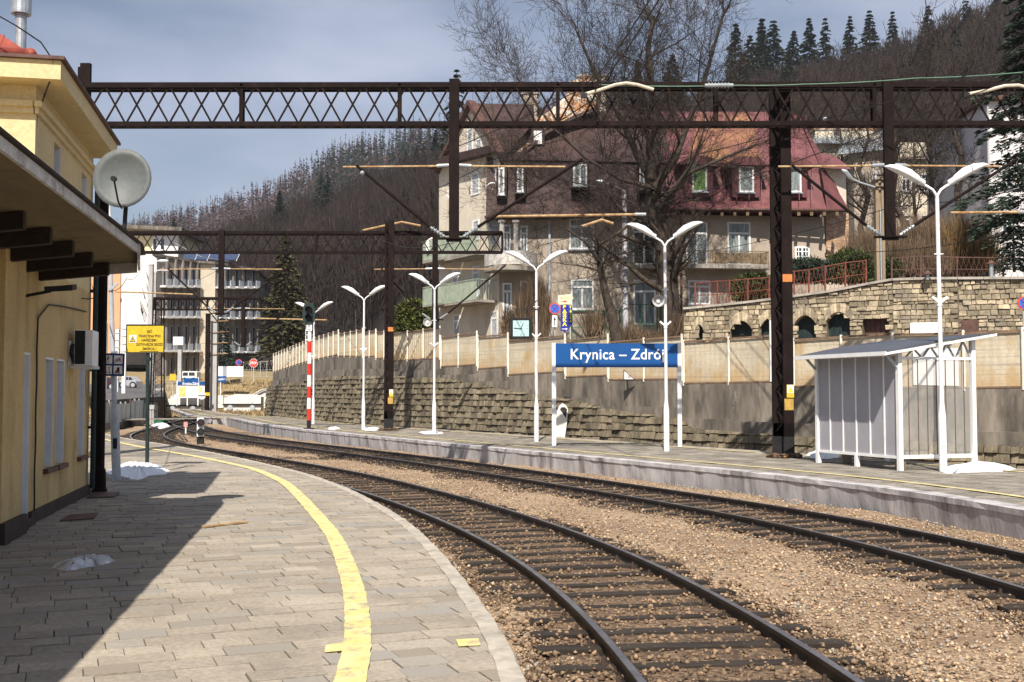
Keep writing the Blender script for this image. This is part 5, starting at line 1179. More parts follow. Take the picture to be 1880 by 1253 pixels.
    MB().slab([up(1288.5, 236) + Vector((0,-.1,.1)), up(1297.5, 238.5) + Vector((0,-.1,.1)), up(1296, 228.5) + Vector((0,-.1,.1)), up(1287, 228) + Vector((0,-.1,.1))], (0, -.01, .01)).build('pane', K['insul'], sk_)
    # seams on the burgundy sheet
    b = MB()
    for k in range(12): x = 1236 + k * 23; b.bar(P(x, 303, 60.0), P(x + 1.5, 368, 58.86), .03, .05)
    for k in range(12):
        x = 1240 + k * 22; b.bar(up(x, 299), up(x - 2, 212), .03, .05)
    b.build('roof_seams', K['burgundy'], t)
    g = MB().tube([P(890, 399, 59.2), P(1243, 395, 58.7)], .09, 8).tube([P(1238, 384, 58.6), P(1556, 387, 59.0)], .09, 8).build('eaves_gutter', K['browntin'], t, True)
    b = MB()
    for k in range(13): x = 1255 + k * 23.5; b.bar(P(x, 393, 58.75), P(x, 391, 59.6), .16, .18)
    b.build('rafter_ends', K['metalrail'], t)
    # eyebrow dormers in the burgundy slope, narrow ones in the dark slope
    DW = Wall(P(1245, 600, 58.85), P(1516, 600, 59.45)); arcs = []
    for cx, l, r, y0, y1, m in ((1283, 1270, 1298, 303, 353, 'greenpane'), (1370, 1356, 1384, 304, 354, 'curtain'), (1459, 1447, 1471, 306, 354, 'curtain')):
        (u0, z1), (u1, z0) = DW.hit(l, y0), DW.hit(r, y1); d = MB(DW.M).box(u0 - .35, u1 + .35, .04, 1.6, z0 - .25, z1 + .05).build('dormer', K['burgundy'], t)
        out = [(u0 - .75, z1 - .02)] + [((u0 + u1) / 2 + (u1 - u0 + 1.1) / 2 * math.cos(math.pi - math.pi * k / 10), z1 + .06 + .38 * math.sin(math.pi * k / 10)) for k in range(11)] + [(u1 + .75, z1 - .02)]
        MB(DW.M).prism(out, -.25, 1.9).build('dormer_hood', K['burgundy'], d)
        window(DW, t, l, r, y0 + 2, y1, 1, m, True, .06, tr=0)
    DL = Wall(P(918, 600, 59.4), P(1243, 600, 58.8))
    for l, r, y0, y1 in ((915, 926, 308, 358), (949, 961, 306, 353), (1052, 1078, 302, 342), (1174, 1184, 305, 347)):
        (u0, z1), (u1, z0) = DL.hit(l, y0), DL.hit(r, y1); MB(DL.M).box(u0 - .12, u1 + .12, .02, 2.0, z0 - .15, z1 + .12).build('dormer', K['roofdark'], t); window(DL, t, l, r, y0, y1, 1 if r - l < 20 else 2, 'curtain', True, .04, tr=0)
    up2 = MB(); q = P(983, 252, 62.2); MB().box(q.x - .45, q.x + .5, q.y - .6, q.y + 2, q.z - .6, q.z + .55).build('roof_dormer', K['roofdark'], t); MB().box(q.x - .1, q.x + .35, q.y - .64, q.y - .6, q.z - .55, q.z + .2).build('roof_dormer_window', K['white'], t)
    # party wall with bare brick stepping up to the chimneys
    pw = [(921, 291), (944, 291), (1000, 240), (1050, 214), (1094, 196), (1101, 153), (1078, 139), (1048, 150), (1040, 175), (1008, 205), (985, 218), (978, 240), (950, 262)]
    pts = [P(x, y, 60.9 + (291 - y) * .026) for x, y in pw]; MB().slab(pts, (0.15, .5, 0)).build('party_wall', K['brick'], t)
    b = MB(); b.slab([P(x, y, 60.7 + (291 - y) * .026) for x, y in ((944, 292), (1000, 241), (1050, 215), (1094, 197), (1094, 203), (1048, 221), (1000, 248), (948, 297))], (0, .3, 0)); b.build('party_wall_flashing', K['roofdark'], t)
    p = P(1088, 158, 65); MB().box(p.x - .75, p.x + .75, p.y, p.y + 1.0, p.z - 2.2, p.z + .55).build('chimney', K['housepale'], t); MB().box(p.x - .85, p.x + .85, p.y - .08, p.y + 1.08, p.z + .55, p.z + .68).build('chimney_cap', K['conc2'], t)
    p = P(972, 195, 64); MB().box(p.x - .35, p.x + .45, p.y, p.y + .9, p.z - 1.6, p.z + .7).build('chimney', K['house'], t); MB().box(p.x - .45, p.x + .55, p.y - .06, p.y + .96, p.z + .7, p.z + .8).build('chimney_cap', K['conc2'], t)
    # back ridge between gable and party wall
    MB().slab([P(868, 191, 63.3), P(980, 193, 63.6), P(975, 232, 61.3), P(925, 290, 60.5), P(905, 262, 60.6)], (0, .25, .1)).build('left_roof', K['roofdark'], t)
    # windows of the fronts
    for l, r, y0, y1, m, wl in ((1045, 1091, 402, 458, 'curtain', WF), (1048, 1090, 513, 569, 'curtain', WF), (923, 940, 520, 580, 'curtain', WF), (955, 968, 516, 580, 'curtain', WF), (924, 938, 413, 470, 'curtain', WF), (955, 969, 415, 470, 'curtain', WF),
                            (1161, 1204, 405, 487, 'pane', WF), (1163, 1204, 514, 597, 'curtain', WF), (1259, 1299, 408, 489, 'curtain', WR), (1335, 1378, 408, 488, 'curtain', WR), (1263, 1304, 515, 560, 'curtain', WR)):
        window(WF if wl is WF else WR, t, l, r, y0, y1, 2, m, y1 - y0 < 70, .05, tr=.26)
    window(WR, t, 1459, 1486, 453, 490, 3, 'pane', False, .05, tr=0)
    balcony(WR, t, 1256, 1401, 464, 490, 496, 1.0, None, 'metalrail'); balcony(WF, t, 1155, 1222, 464, 490, 496, 1.0, None, 'metalrail')
    MB(WR.M).box(WR.hit(1295, 0)[0], WR.hit(1392, 0)[0], -.94, -.9, WR.hit(1300, 487)[1], WR.hit(1300, 468)[1]).build('balcony_screen', K['metalrail'], t)
    # rounded corner balcony
    cx, cyy = P(938, 600, 59.4).x, 60.2; z0, z1, zt = P(940, 498, 59.2).z, P(940, 490, 59.2).z, P(940, 463, 59.2).z
    arc = [(cx + 1.45 * math.cos(a), cyy - 1.75 * math.sin(a)) for a in np.linspace(-.1, math.pi + .1, 14)]; b = MB(); n = len(arc)
    def ringvol(r0, za, zb):
        b = MB(); A_ = [(cx + (x - cx) * 1, cyy + (y - cyy), za) for x, y in arc]; return b.add(A_ + [(x, y, zb) for x, y, _ in A_], [tuple(range(n))[::-1], tuple(range(n, 2 * n))] + [(i, (i + 1) % n, (i + 1) % n + n, i + n) for i in range(n)])
    bl = ringvol(1, z0, z1).build('corner_balcony', K['conc2'], t)
    b = MB()
    for k in range(n - 1): 
        (xa, ya), (xb, yb) = arc[k], arc[k + 1]; b.slab([(xa, ya, z1 + .06), (xb, yb, z1 + .06), (xb, yb, zt), (xa, ya, zt)], (0, .05, 0))
    b.build('parapet', K['balcwhite'], bl)
    for x in (921, 947):
        p = P(x, 490, 58.7); MB().tube([(p.x, p.y, zt), (p.x, p.y, P(x, 405, 58.7).z)], .13, 10).tube([(p.x, p.y, P(x, 409, 58.7).z), (p.x, p.y, P(x, 405, 58.7).z)], .2, 10).build('column', K['balcwhite'], bl)
    # ground floor corner in shade, cellar band, pipes
    MB().tube([P(1009, 400, 59.7), P(1009, 640, 59.7)], .07, 8).build('downpipe', K['sooty'], t); MB().tube([P(1251, 395, 59.2), P(1251, 610, 59.2)], .06, 8).build('downpipe', K['browntin'], t)
    # annex with bare brick flank at right
    a, c = P(1516, 600, 60.6), P(1557, 600, 61.4); z1 = P(1540, 310, 61).z
    vol('annex_wall', [(a.x - .3, a.y), (c.x, c.y), (c.x + .3, c.y + 6), (a.x, a.y + 6)], gz, z1, 'housepale')
    W2 = Wall(a, c); (u0, zz), (u1, z2) = W2.hit(1517, 470), W2.hit(1557, 392); MB(W2.M).box(u0, u1 + .01, -.03, .02, zz, z2).build('bare_brick', stain(mat('pink_brick', (.42, .25, .15), .95, .2, 5, bump=.6), (.6, .5, .4), 3, .5, .6, (1, 1, 3)), t)
    MB().slab([P(1505, 308, 60.2), P(1562, 311, 60.6), P(1535, 291, 62.5), P(1512, 284, 62.5)], (0, .1, .12)).build('annex_roof', K['burgundy'], t)
    return t
HOUSE = house()
for a in ((877, 250, 62.3, 8, 'grey satellite dish beside the gable window of the old house', 'dish'), (869, 348, 62.8, 9, 'grey satellite dish under the second floor window of the pale gable', 'dish'), (904, 347, 60.3, 12, 'large pale satellite dish at the right edge of the pale gable', 'dishw'),
          (827, 357, 64.2, 8, 'small pale satellite dish on the left edge of the gable wall', 'dishw'), (871, 537, 60.6, 10, 'dark satellite dish on the lower green balcony', 'sooty'), (907, 414, 60.0, 10, 'grey satellite dish above the upper green balcony', 'sooty'),
          (1162, 453, 58.2, 11, 'grey satellite dish at the balcony of the house behind the street pole', 'dish'), (1271, 302, 58.4, 9, 'grey satellite dish on the burgundy mansard beside the green curtained window', 'dish'), (797, 452, 64.5, 16, 'big white satellite dish left of the house behind the second gantry', 'dishw')):
    sat_dish(a[0], a[1], a[2], a[3], a[4], a[5])

# ------------------------------------------------------------------ trees and shrubs
def seg_mesh(S, sides):                             # S: rows of p0(3) p1(3) r0 r1
    S = np.asarray(S, float)
    if not len(S): return np.zeros((0, 3)), np.zeros((0, 4), int)
    p, q = S[:, :3], S[:, 3:6]; d = q - p; d /= np.maximum(np.linalg.norm(d, axis=1), 1e-6)[:, None]
    ref = np.where(np.abs(d[:, 2:3]) < .9, [[0, 0, 1.0]], [[1.0, 0, 0]]); a = np.cross(d, ref); a /= np.linalg.norm(a, axis=1)[:, None]; b = np.cross(d, a)
    V = []
    for end, r in ((p, S[:, 6]), (q, S[:, 7])):
        for k in range(sides):
            t = 2 * math.pi * k / sides; V.append(end + (a * math.cos(t) + b * math.sin(t)) * r[:, None])
    V = np.stack(V, 1).reshape(-1, 3); o = (np.arange(len(S)) * 2 * sides)[:, None]
    F = np.concatenate([o + np.array([[k, (k + 1) % sides, sides + (k + 1) % sides, sides + k]]) for k in range(sides)])
    return V, F
def grow(out, p, d, L, r, lev, rnd, maxlev, up=.12, spread=.75, dens=1.0):
    n = max(3, int(5 - lev * .4)); pts = [p]; cur = p; dd = d
    for i in range(n):
        dd = (dd + Vector((rnd.gauss(0, .13), rnd.gauss(0, .13), rnd.gauss(0, .1) + up * (.5 if lev < 2 else 1) * .5))).normalized()
        nx = cur + dd * (L / n); r0 = r * (1 - .62 * i / n); r1 = r * (1 - .62 * (i + 1) / n)
        out.append((*cur, *nx, r0, r1, lev)); cur = nx; pts.append(cur)
        if lev < maxlev and (i > 0 or lev > 0):
            for _ in range(max(1, int(rnd.uniform(.7, 2.2) * dens))):
                ax = dd.cross(Vector((rnd.gauss(0, 1), rnd.gauss(0, 1), rnd.gauss(0, 1)))).normalized()
                nd = (dd * (1 - spread * .55) + ax * spread * rnd.uniform(.6, 1.1)).normalized()
                grow(out, cur.lerp(pts[-2], rnd.random()), nd, L * rnd.uniform(.42, .72), max(.008, r1 * rnd.uniform(.4, .62)), lev + 1, rnd, maxlev, up, spread, dens)
    if lev < maxlev: grow(out, cur, dd, L * .6, r * .38, lev + 1, rnd, maxlev, up, spread, dens)
def bare_tree(name, label, base, stems, levs, seed, group=None, dens=1.0, up=.12, spread=.75, rmin=.012, first=1):
    rnd = random.Random(seed); S = []; t = thing(name, label, 'tree', tuple(base), group)
    trunk = []
    for pts, rs in stems:
        for a, c, r0, r1 in zip(pts[:-1], pts[1:], rs[:-1], rs[1:]):
            for k in range(3): f0, f1 = k / 3, (k + 1) / 3; A_, B_ = Vector(a).lerp(Vector(c), f0), Vector(a).lerp(Vector(c), f1); trunk.append((*A_, *B_, r0 + (r1 - r0) * f0, r0 + (r1 - r0) * f1, 0))
        n = len(pts)
        for i in range(first, n):
            a, c = Vector(pts[i - 1]), Vector(pts[i]); dd = (c - a).normalized(); k = 3 if i < n - 1 else 4
            for _ in range(k):
                ax = dd.cross(Vector((rnd.gauss(0, 1), rnd.gauss(0, .8), rnd.gauss(0, .4)))).normalized(); nd = (dd * .45 + ax * rnd.uniform(.5, 1)).normalized()
                if i == n - 1: nd = (dd + ax * rnd.uniform(0, .8)).normalized()
                grow(S, a.lerp(c, rnd.uniform(.3, 1)), nd, rnd.uniform(.75, 1.15) * levs[0], rs[i] * rnd.uniform(.35, .6), 1, rnd, levs[1], up, spread, dens)
    V, F = seg_mesh([s[:8] for s in trunk], 9); np_mesh('trunk', V, F, K['bark'], t)
    S = [s[:6] + (max(s[6], rmin), max(s[7], rmin * .8)) + (s[8],) for s in S]
    big = [s[:8] for s in S if s[6] > .035]; small = [s[:8] for s in S if s[6] <= .035]
    V1, F1 = seg_mesh(big, 5); V2, F2 = seg_mesh(small, 3)
    if len(V1): np_mesh('limbs', V1, F1, K['bark'], t)
    np_mesh('crown', V2, F2, K['twig'], t); return t
d53 = 53.0; tp = lambda pxs, D: [tuple(P(x, y, D)) for x, y in pxs]
bare_tree('bare_tree', 'big bare deciduous tree with thick leaning trunk in front of the burgundy roofed house', P(1238, 648, 53), [
    (tp([(1240, 650), (1234, 600), (1228, 520), (1214, 440), (1203, 380), (1196, 330)], 53), [.62, .5, .44, .40, .36, .33]),
    (tp([(1196, 330), (1206, 270), (1200, 210), (1196, 150), (1190, 90), (1200, 30)], 52.8), [.26, .22, .19, .16, .12, .09]),
    (tp([(1196, 330), (1172, 290), (1150, 240), (1125, 190), (1090, 130), (1060, 60)], 53.4), [.2, .17, .14, .12, .09, .06]),
    (tp([(1200, 350), (1240, 290), (1262, 230), (1290, 160), (1310, 90), (1330, 20)], 52.2), [.2, .17, .14, .11, .08, .06]),
    (tp([(1198, 345), (1140, 330), (1075, 290), (1010, 230), (960, 150)], 52.5), [.11, .09, .07, .055, .04]),
    (tp([(1205, 380), (1260, 320), (1330, 290), (1390, 265)], 52), [.12, .1, .07, .05]),
    (tp([(1212, 430), (1165, 375), (1100, 345), (1030, 330)], 52), [.07, .055, .04, .025])], (2.85, 5), 5, dens=.64, up=.16, rmin=.007, first=2)
bare_tree('bare_tree', 'slim bare tree with a curved trunk left of the grey street pole', P(1132, 640, 52), [
    (tp([(1136, 648), (1126, 590), (1112, 540), (1102, 490), (1098, 440), (1108, 395)], 52), [.30, .24, .19, .16, .13, .09]),
    (tp([(1100, 480), (1075, 445), (1040, 420)], 51.8), [.09, .07, .05]), (tp([(1099, 450), (1140, 425), (1170, 400)], 51.8), [.09, .07, .05])], (1.5, 4), 9, dens=.8, up=.1, spread=.9, rmin=.009, first=3)
def proto_tree(seed, H, label):
    x = random.Random(seed); b = Vector((0, 0, 0)); pts = [(0, 0, 0)]; 
    for k in range(1, 6): pts.append((x.gauss(0, .25), x.gauss(0, .25), H * .16 * k))
    return bare_tree('background_tree', label, (0, 0, 0), [(pts, [.22, .19, .16, .13, .09, .05])], (H * .21, 4), seed, 'bare trees behind the garden wall', dens=.75, up=.2, rmin=.014, first=2)
BG = [(1590, 470, 72, 0, 1.0, 'bare tree just right of the brick flanked annex'), (1655, 475, 66, 1, 1.05, 'bare tree immediately right of the hanging steel post'), (1705, 478, 74, 2, 1.1, 'tangled bare tree above the left head of the shelter lamp'),
      (1760, 480, 70, 0, 1.15, 'bare tree between the shelter lamp and the dark spruce'), (1548, 440, 90, 1, 1.0, 'bare tree in front of the cream house with a grey sheet roof'), (1800, 470, 82, 2, 1.0, 'bare tree beside the corner of the white building'),
      (1630, 460, 84, 0, .9, 'bare tree behind the hanging steel post and the utility pole'), (1730, 450, 92, 1, 1.1, 'farther bare tree in front of the cream wall'), (1680, 470, 60, 2, .6, 'small bare tree over the garden wall left of the shelter lamp')]
PT = [proto_tree(21, 12, 'x'), proto_tree(34, 11, 'x'), proto_tree(47, 13, 'x')]; used = set()
for x, y, D, k, s_, lb in BG:
    o = copy_tree(PT[k]) if k in used else PT[k]; used.add(k)
    o.location = P(x, y, D); o.scale = (s_, s_, s_); o.rotation_euler.z = random.uniform(0, 6); o['label'] = lb
def blades(n, fn, w0, w1):                          # n thin crossed blades from fn(i)-> base, tip
    V = np.zeros((n, 4, 3)); a = rng.uniform(0, 6.28, n); w = rng.uniform(w0, w1, n)
    B, Tt = fn(n); s = np.stack([np.cos(a) * w, np.sin(a) * w, w * rng.uniform(-1, 1, n)], 1)
    V[:, 0] = B - s; V[:, 1] = B + s; V[:, 2] = Tt + s * .35; V[:, 3] = Tt - s * .35
    return V.reshape(-1, 3), np.arange(n * 4).reshape(-1, 4)
def shrub(name, label, px0, px1, yb, yt, D, m, n, cat='shrub', group=None, w=(.008, .02), fan=.5, depth=1.0, leafy=False):
    a, c = P(px0, yb, D), P(px1, yb, D); H = P(px0, yt, D).z - a.z; t = thing(name, label, cat, tuple((a + c) / 2), group)
    def fn(n):
        f = rng.uniform(0, 1, n); B = np.c_[a.x + (c.x - a.x) * f, D + rng.uniform(-depth, depth, n) * .5, np.full(n, a.z)]
        env = np.sqrt(np.maximum(0, 1 - (2 * f - 1) ** 2)) * .45 + .55
        if leafy:
            h = rng.uniform(0, 1, n) * H * env; B[:, 2] += h; g = rng.normal(0, 1, (n, 3)); g /= np.linalg.norm(g, axis=1)[:, None]; g[:, 2] = np.abs(g[:, 2]) * .9 + .15
            return B, B + g * rng.uniform(.12, .3, n)[:, None]
        h = H * env * rng.uniform(.45, 1.05, n); lo = rng.uniform(0, .55, n) * h; dx = rng.normal(0, fan * .3, n) * h
        dy = rng.normal(0, fan * .3, n) * h; B2 = B.copy(); B2[:, 2] += lo; B2[:, 0] += dx * lo / h; B2[:, 1] += dy * lo / h
        return B2, B + np.c_[dx, dy, h]
    V, F = blades(n, fn, *w); np_mesh('foliage' if leafy else 'twigs', V, F, K[m], t)
    st = MB(); 
    for k in range(5): x = a.x + (c.x - a.x) * (k + .5) / 5; st.tube([(x, D, a.z - .1), (x + random.uniform(-.2, .2), D + random.uniform(-.2, .2), a.z + H * .45)], [.03, .012], 5)
    st.build('stems', K['bark'], t); return t
shrub('brown_hedge', 'tall dense brown leafless hedge beside the clock at the house corner', 952, 1006, 632, 512, 55, 'shrub', 3600, 'hedge', fan=.25, w=(.01, .022))
shrub('brown_shrub', 'low brown leafless shrub left of the dense hedge by the corner door', 925, 953, 632, 560, 55.5, 'shrub', 900, fan=.4)
for a in ((1075, 1105, 622, 560, 'thin leafless shrub in the garden right of the blue vertical signs'), (1140, 1175, 634, 590, 'tuft of dry stems at the foot of the grey street pole'), (1222, 1262, 634, 570, 'dry brown stems at the foot of the big bare tree'), (1166, 1222, 632, 604, 'low dry brambles between the street pole and the big tree')):
    shrub('dry_shrub', a[4], a[0], a[1], a[2], a[3], 52.6, 'shrub', 500, fan=.7, group='dry shrubs along the fence')
shrub('thuja_hedge', 'olive green clipped thuja hedge above the panel fence right of the second mast', 727, 792, 622, 553, 70, 'thuja', 9000, 'hedge', leafy=True, w=(.03, .07), depth=1.8)
for a in ((1438, 1520, 520, 478, 'spruce', 'dark green evergreen shrub at the foot of the house right of the lattice mast'), (1520, 1595, 520, 462, 'juniper', 'yellow green juniper in front of the bare brick annex'), (1345, 1420, 552, 506, 'juniper', 'dull green shrub under the long balcony'), (1600, 1645, 512, 480, 'juniper', 'low green shrub behind the wire fence at the utility pole')):
    shrub('evergreen_shrub', a[5], a[0], a[1], a[2], a[3], 55, a[4], 4200, leafy=True, w=(.02, .05), depth=2, group='evergreen shrubs behind the wire fence')
for a in ((1640, 1730, 512, 440, 'brown leafless bush behind the wire fence left of the shelter lamp'), (1722, 1820, 512, 395, 'large golden brown bush behind the wire fence right of the shelter lamp'), (1560, 1650, 520, 410, 'dark brown bush between annex and utility pole'), (1640, 1760, 500, 390, 'tall brown thicket behind the shelter lamp')):
    shrub('brown_bush', a[4], a[0], a[1], a[2], a[3], 52 + (a[1] - a[0]) * .05, 'ochreshrub' if a[0] == 1722 else 'shrub', 3400, fan=.45, depth=3, w=(.006, .018), group='brown bushes behind the wire fence')
def conifer_np(H, Rm, layers, per, nq, droop, rn, sz):   # spruce: drooping branches hung with needle quads
    B = []; Tt = []; St = []
    for l in range(layers):
        f = l / layers; z = H * (.06 + .94 * f); R_ = Rm * (1 - f) ** 1.0 * rn.uniform(.78, 1.12) + .03 * Rm
        for k in range(per):
            a = rn.uniform(0, 6.28); Lb = R_ * rn.uniform(.7, 1.1); 
            for q in range(nq):
                g = rn.uniform(.12, 1); x = Lb * g; zz = z - droop * Lb * g * g + .25 * Lb * g * (1 - g) ; w = (1 - g * .7) * .28 * R_
                s = rn.uniform(-w, w); bx, by = math.cos(a) * x - math.sin(a) * s, math.sin(a) * x + math.cos(a) * s
                B.append((bx, by, zz + rn.uniform(-.05, .05) * R_)); aa = a + s * 1.2 + rn.uniform(-.5, .5); ln = sz * rn.uniform(.6, 1.2) * (.3 + .7 * (1 - f))
                Tt.append((bx + math.cos(aa) * ln, by + math.sin(aa) * ln, B[-1][2] - ln * rn.uniform(-.15, .55)))
    return np.array(B), np.array(Tt)
def conifer(name, label, base, H, Rm, m, layers=24, per=7, nq=14, droop=.35, seed=1, sz=.35, w=(.04, .09), group=None):
    rn = random.Random(seed); t = thing(name, label, 'conifer', tuple(base), group); B, Tt = conifer_np(H, Rm, layers, per, nq, droop, rn, sz); b = np.array(base)
    V, F = blades(len(B), lambda n: (B + b, Tt + b), *w); np_mesh('needles', V, F, K[m], t)
    MB().tube([Vector(base), Vector(base) + Vector((0, 0, H * .95))], [max(.06, H * .014), .02], 7).build('trunk', K['bark'], t); return t
conifer('spruce_tree', 'large dark spruce at the right edge of the picture in front of the white building', P(1912, 470, 47), 16.5, 3.7, 'spruce', 24, 11, 150, .25, 3, .26, (.025, .06))
conifer('spruce_tree', 'small dark conifer low at the right edge behind the wire fence', P(1862, 500, 46), 2.6, 1.0, 'spruce', 14, 7, 30, .3, 5, .22, (.02, .05))
conifer('spruce_tree', 'broad olive brown spruce in front of the hillside left of the red and white signal', P(522, 655, 105), 12.2, 3.5, 'spruce2', 26, 9, 26, .5, 6, .55, (.06, .14))
conifer('spruce_tree', 'small dark spruce in front of the grey balcony building behind the concrete mast', P(406, 672, 131), 6.2, 1.9, 'spruce', 18, 8, 22, .4, 8, .4, (.05, .1))
conifer('spruce_tree', 'dark conifer behind the left gable roof of the old house', P(838, 300, 95), 8.5, 2.0, 'spruce', 18, 8, 20, .4, 9, .4, (.05, .1))

# ------------------------------------------------------------------ wooded hills
RIDGE = [(150, 520, 430), (250, 505, 420), (380, 482, 390), (470, 455, 370), (540, 432, 360), (640, 398, 350), (700, 372, 350), (760, 350, 350), (860, 320, 350), (1000, 290, 350), (1150, 258, 350), (1300, 222, 350), (1450, 182, 350), (1600, 152, 350), (1720, 112, 345), (1800, 75, 340), (1900, 30, 335), (2150, -60, 320)]
RIDGE2 = [(120, 470, 950), (230, 438, 930), (300, 424, 900), (400, 402, 860), (500, 366, 810), (600, 316, 760), (700, 284, 730), (820, 262, 710), (960, 235, 700), (1150, 200, 700)]
def hill(name, ridge, D0, z0, m, xs, rows=26):
    R_ = np.array(ridge, float); V = []; F = []
    for x in xs:
        y, D1 = np.interp(x, R_[:, 0], R_[:, 1]), np.interp(x, R_[:, 0], R_[:, 2]); top = P(x, y, D1); d0 = D0(x); bx = (x - 940) / FPX
        for k in range(rows + 4):
            f = k / rows; D = d0 + (D1 - d0) * f; g = min(f, 1); z = z0 + (top.z - z0) * (g * .85 + .15 * g * g) if f <= 1 else top.z - (f - 1) * 40
            V.append((bx * D, D, z + (.9 * math.sin(x * .05 + k * 1.3) if 0 < k < rows else 0)))
    n = rows + 4
    for i in range(len(xs) - 1):
        for k in range(n - 1): F.append((i * n + k, (i + 1) * n + k, (i + 1) * n + k + 1, i * n + k + 1))
    o = link_mesh(name, V, F, m); tag(o, kind='structure'); return np.array(V).reshape(len(xs), n, 3)
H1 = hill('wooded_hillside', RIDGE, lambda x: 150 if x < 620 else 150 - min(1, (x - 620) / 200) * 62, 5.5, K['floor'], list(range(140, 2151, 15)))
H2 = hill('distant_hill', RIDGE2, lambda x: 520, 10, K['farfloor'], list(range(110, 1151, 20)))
def sample(Hm, n, f0, f1, rows=26):
    nx = Hm.shape[0]; u = rng.uniform(0, nx - 1.001, n); v = rng.uniform(f0, f1, n) ** .8 * rows * .999; i, k = u.astype(int), v.astype(int); a, b = (u - i)[:, None], (v - k)[:, None]
    return Hm[i, k] * (1 - a) * (1 - b) + Hm[i + 1, k] * a * (1 - b) + Hm[i, k + 1] * (1 - a) * b + Hm[i + 1, k + 1] * a * b
def forest(name, label, pts, h0, h1, per, w, m, shape, kind='stuff'):
    n = len(pts); h = rng.uniform(h0, h1, n)
    P_ = np.repeat(pts, per, 0); Hh = np.repeat(h, per); N = n * per
    if shape == 'broad':
        f = rng.uniform(.25, 1, N); a = rng.uniform(0, 6.28, N); R_ = Hh * .27 * np.sqrt(np.maximum(.04, 1 - ((f - .62) / .42) ** 2)); r = R_ * np.sqrt(rng.uniform(0, 1, N))
        B = P_ + np.c_[r * np.cos(a), r * np.sin(a), Hh * f * .9]; ln = Hh * rng.uniform(.07, .20, N)
        Tt = B + np.c_[np.cos(a) * ln * rng.uniform(.1, .6, N), np.sin(a) * ln * rng.uniform(.1, .6, N), ln]
    else:
        f = rng.uniform(.08, 1, N); a = rng.uniform(0, 6.28, N); r = Hh * .17 * (1 - f) ** .8 * rng.uniform(.3, 1.1, N)
        B = P_ + np.c_[np.zeros(N), np.zeros(N), Hh * f]; Tt = B + np.c_[r * np.cos(a), r * np.sin(a), r * (.25 if shape == 'larch' else -.35)]
    V, F = blades(N, lambda k: (B, Tt), w * .6, w * 1.4)
    V2, F2 = seg_mesh(np.c_[pts, pts + np.c_[rng.normal(0, .3, n), rng.normal(0, .3, n), h * (.75 if shape == 'broad' else .98)], np.full(n, h0 * .011), np.full(n, h0 * .004)], 3)
    o = np_mesh(name, np.r_[V, V2], np.r_[F, F2 + len(V)], m); o['label'] = label; o['category'] = 'forest'; return tag(o, kind=kind)
p1 = sample(H1, 3600, .03, 1.0)
forest('bare_forest', 'brown leafless deciduous forest covering the hillside behind the houses', p1, 8, 13.5, 95, .085, K['wood'], 'broad')
pt = sample(H1, 330, .03, .9); V, F = seg_mesh(np.c_[pt, pt + np.c_[rng.normal(0, .7, len(pt)), rng.normal(0, .5, len(pt)), rng.uniform(7, 12, len(pt))], rng.uniform(.08, .15, len(pt)), np.full(len(pt), .04)], 4)
o = np_mesh('pale_trunks', V, F, mat('pale_bark', (.085, .07, .058), .95, .4, .3, bump=0, island=.5)); o['label'] = 'scattered paler tree trunks standing in the brown hillside wood'; o['category'] = 'forest'; tag(o, kind='stuff')
pd_ = sample(H1, 60, .15, .95); pd_ = pd_[(pd_[:, 0] > 20) | (rng.uniform(0, 1, len(pd_)) < .3)]; forest('scattered_spruces', 'dark spruces scattered through the brown hillside wood', pd_, 8, 15, 110, .3, K['spruce'], 'spruce')
p2 = sample(H1, 260, .85, 1.01); forest('ridge_forest', 'leafless treetops along the ridge of the hillside', p2, 9, 14, 110, .08, K['wood'], 'broad')
p3 = sample(H2, 4800, .25, 1.02); sel = rng.uniform(0, 1, len(p3)); g = np.sin(p3[:, 0] * .021 + 1) + np.sin(p3[:, 1] * .017)
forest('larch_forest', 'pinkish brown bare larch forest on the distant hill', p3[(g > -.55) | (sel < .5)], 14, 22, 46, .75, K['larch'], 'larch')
forest('distant_spruces', 'dark green spruces scattered through the larches of the distant hill', np.r_[p3[(g <= -.55) & (sel >= .5)], sample(H2, 110, .4, 1.02)], 17, 25, 44, .5, K['spruce'], 'spruce')
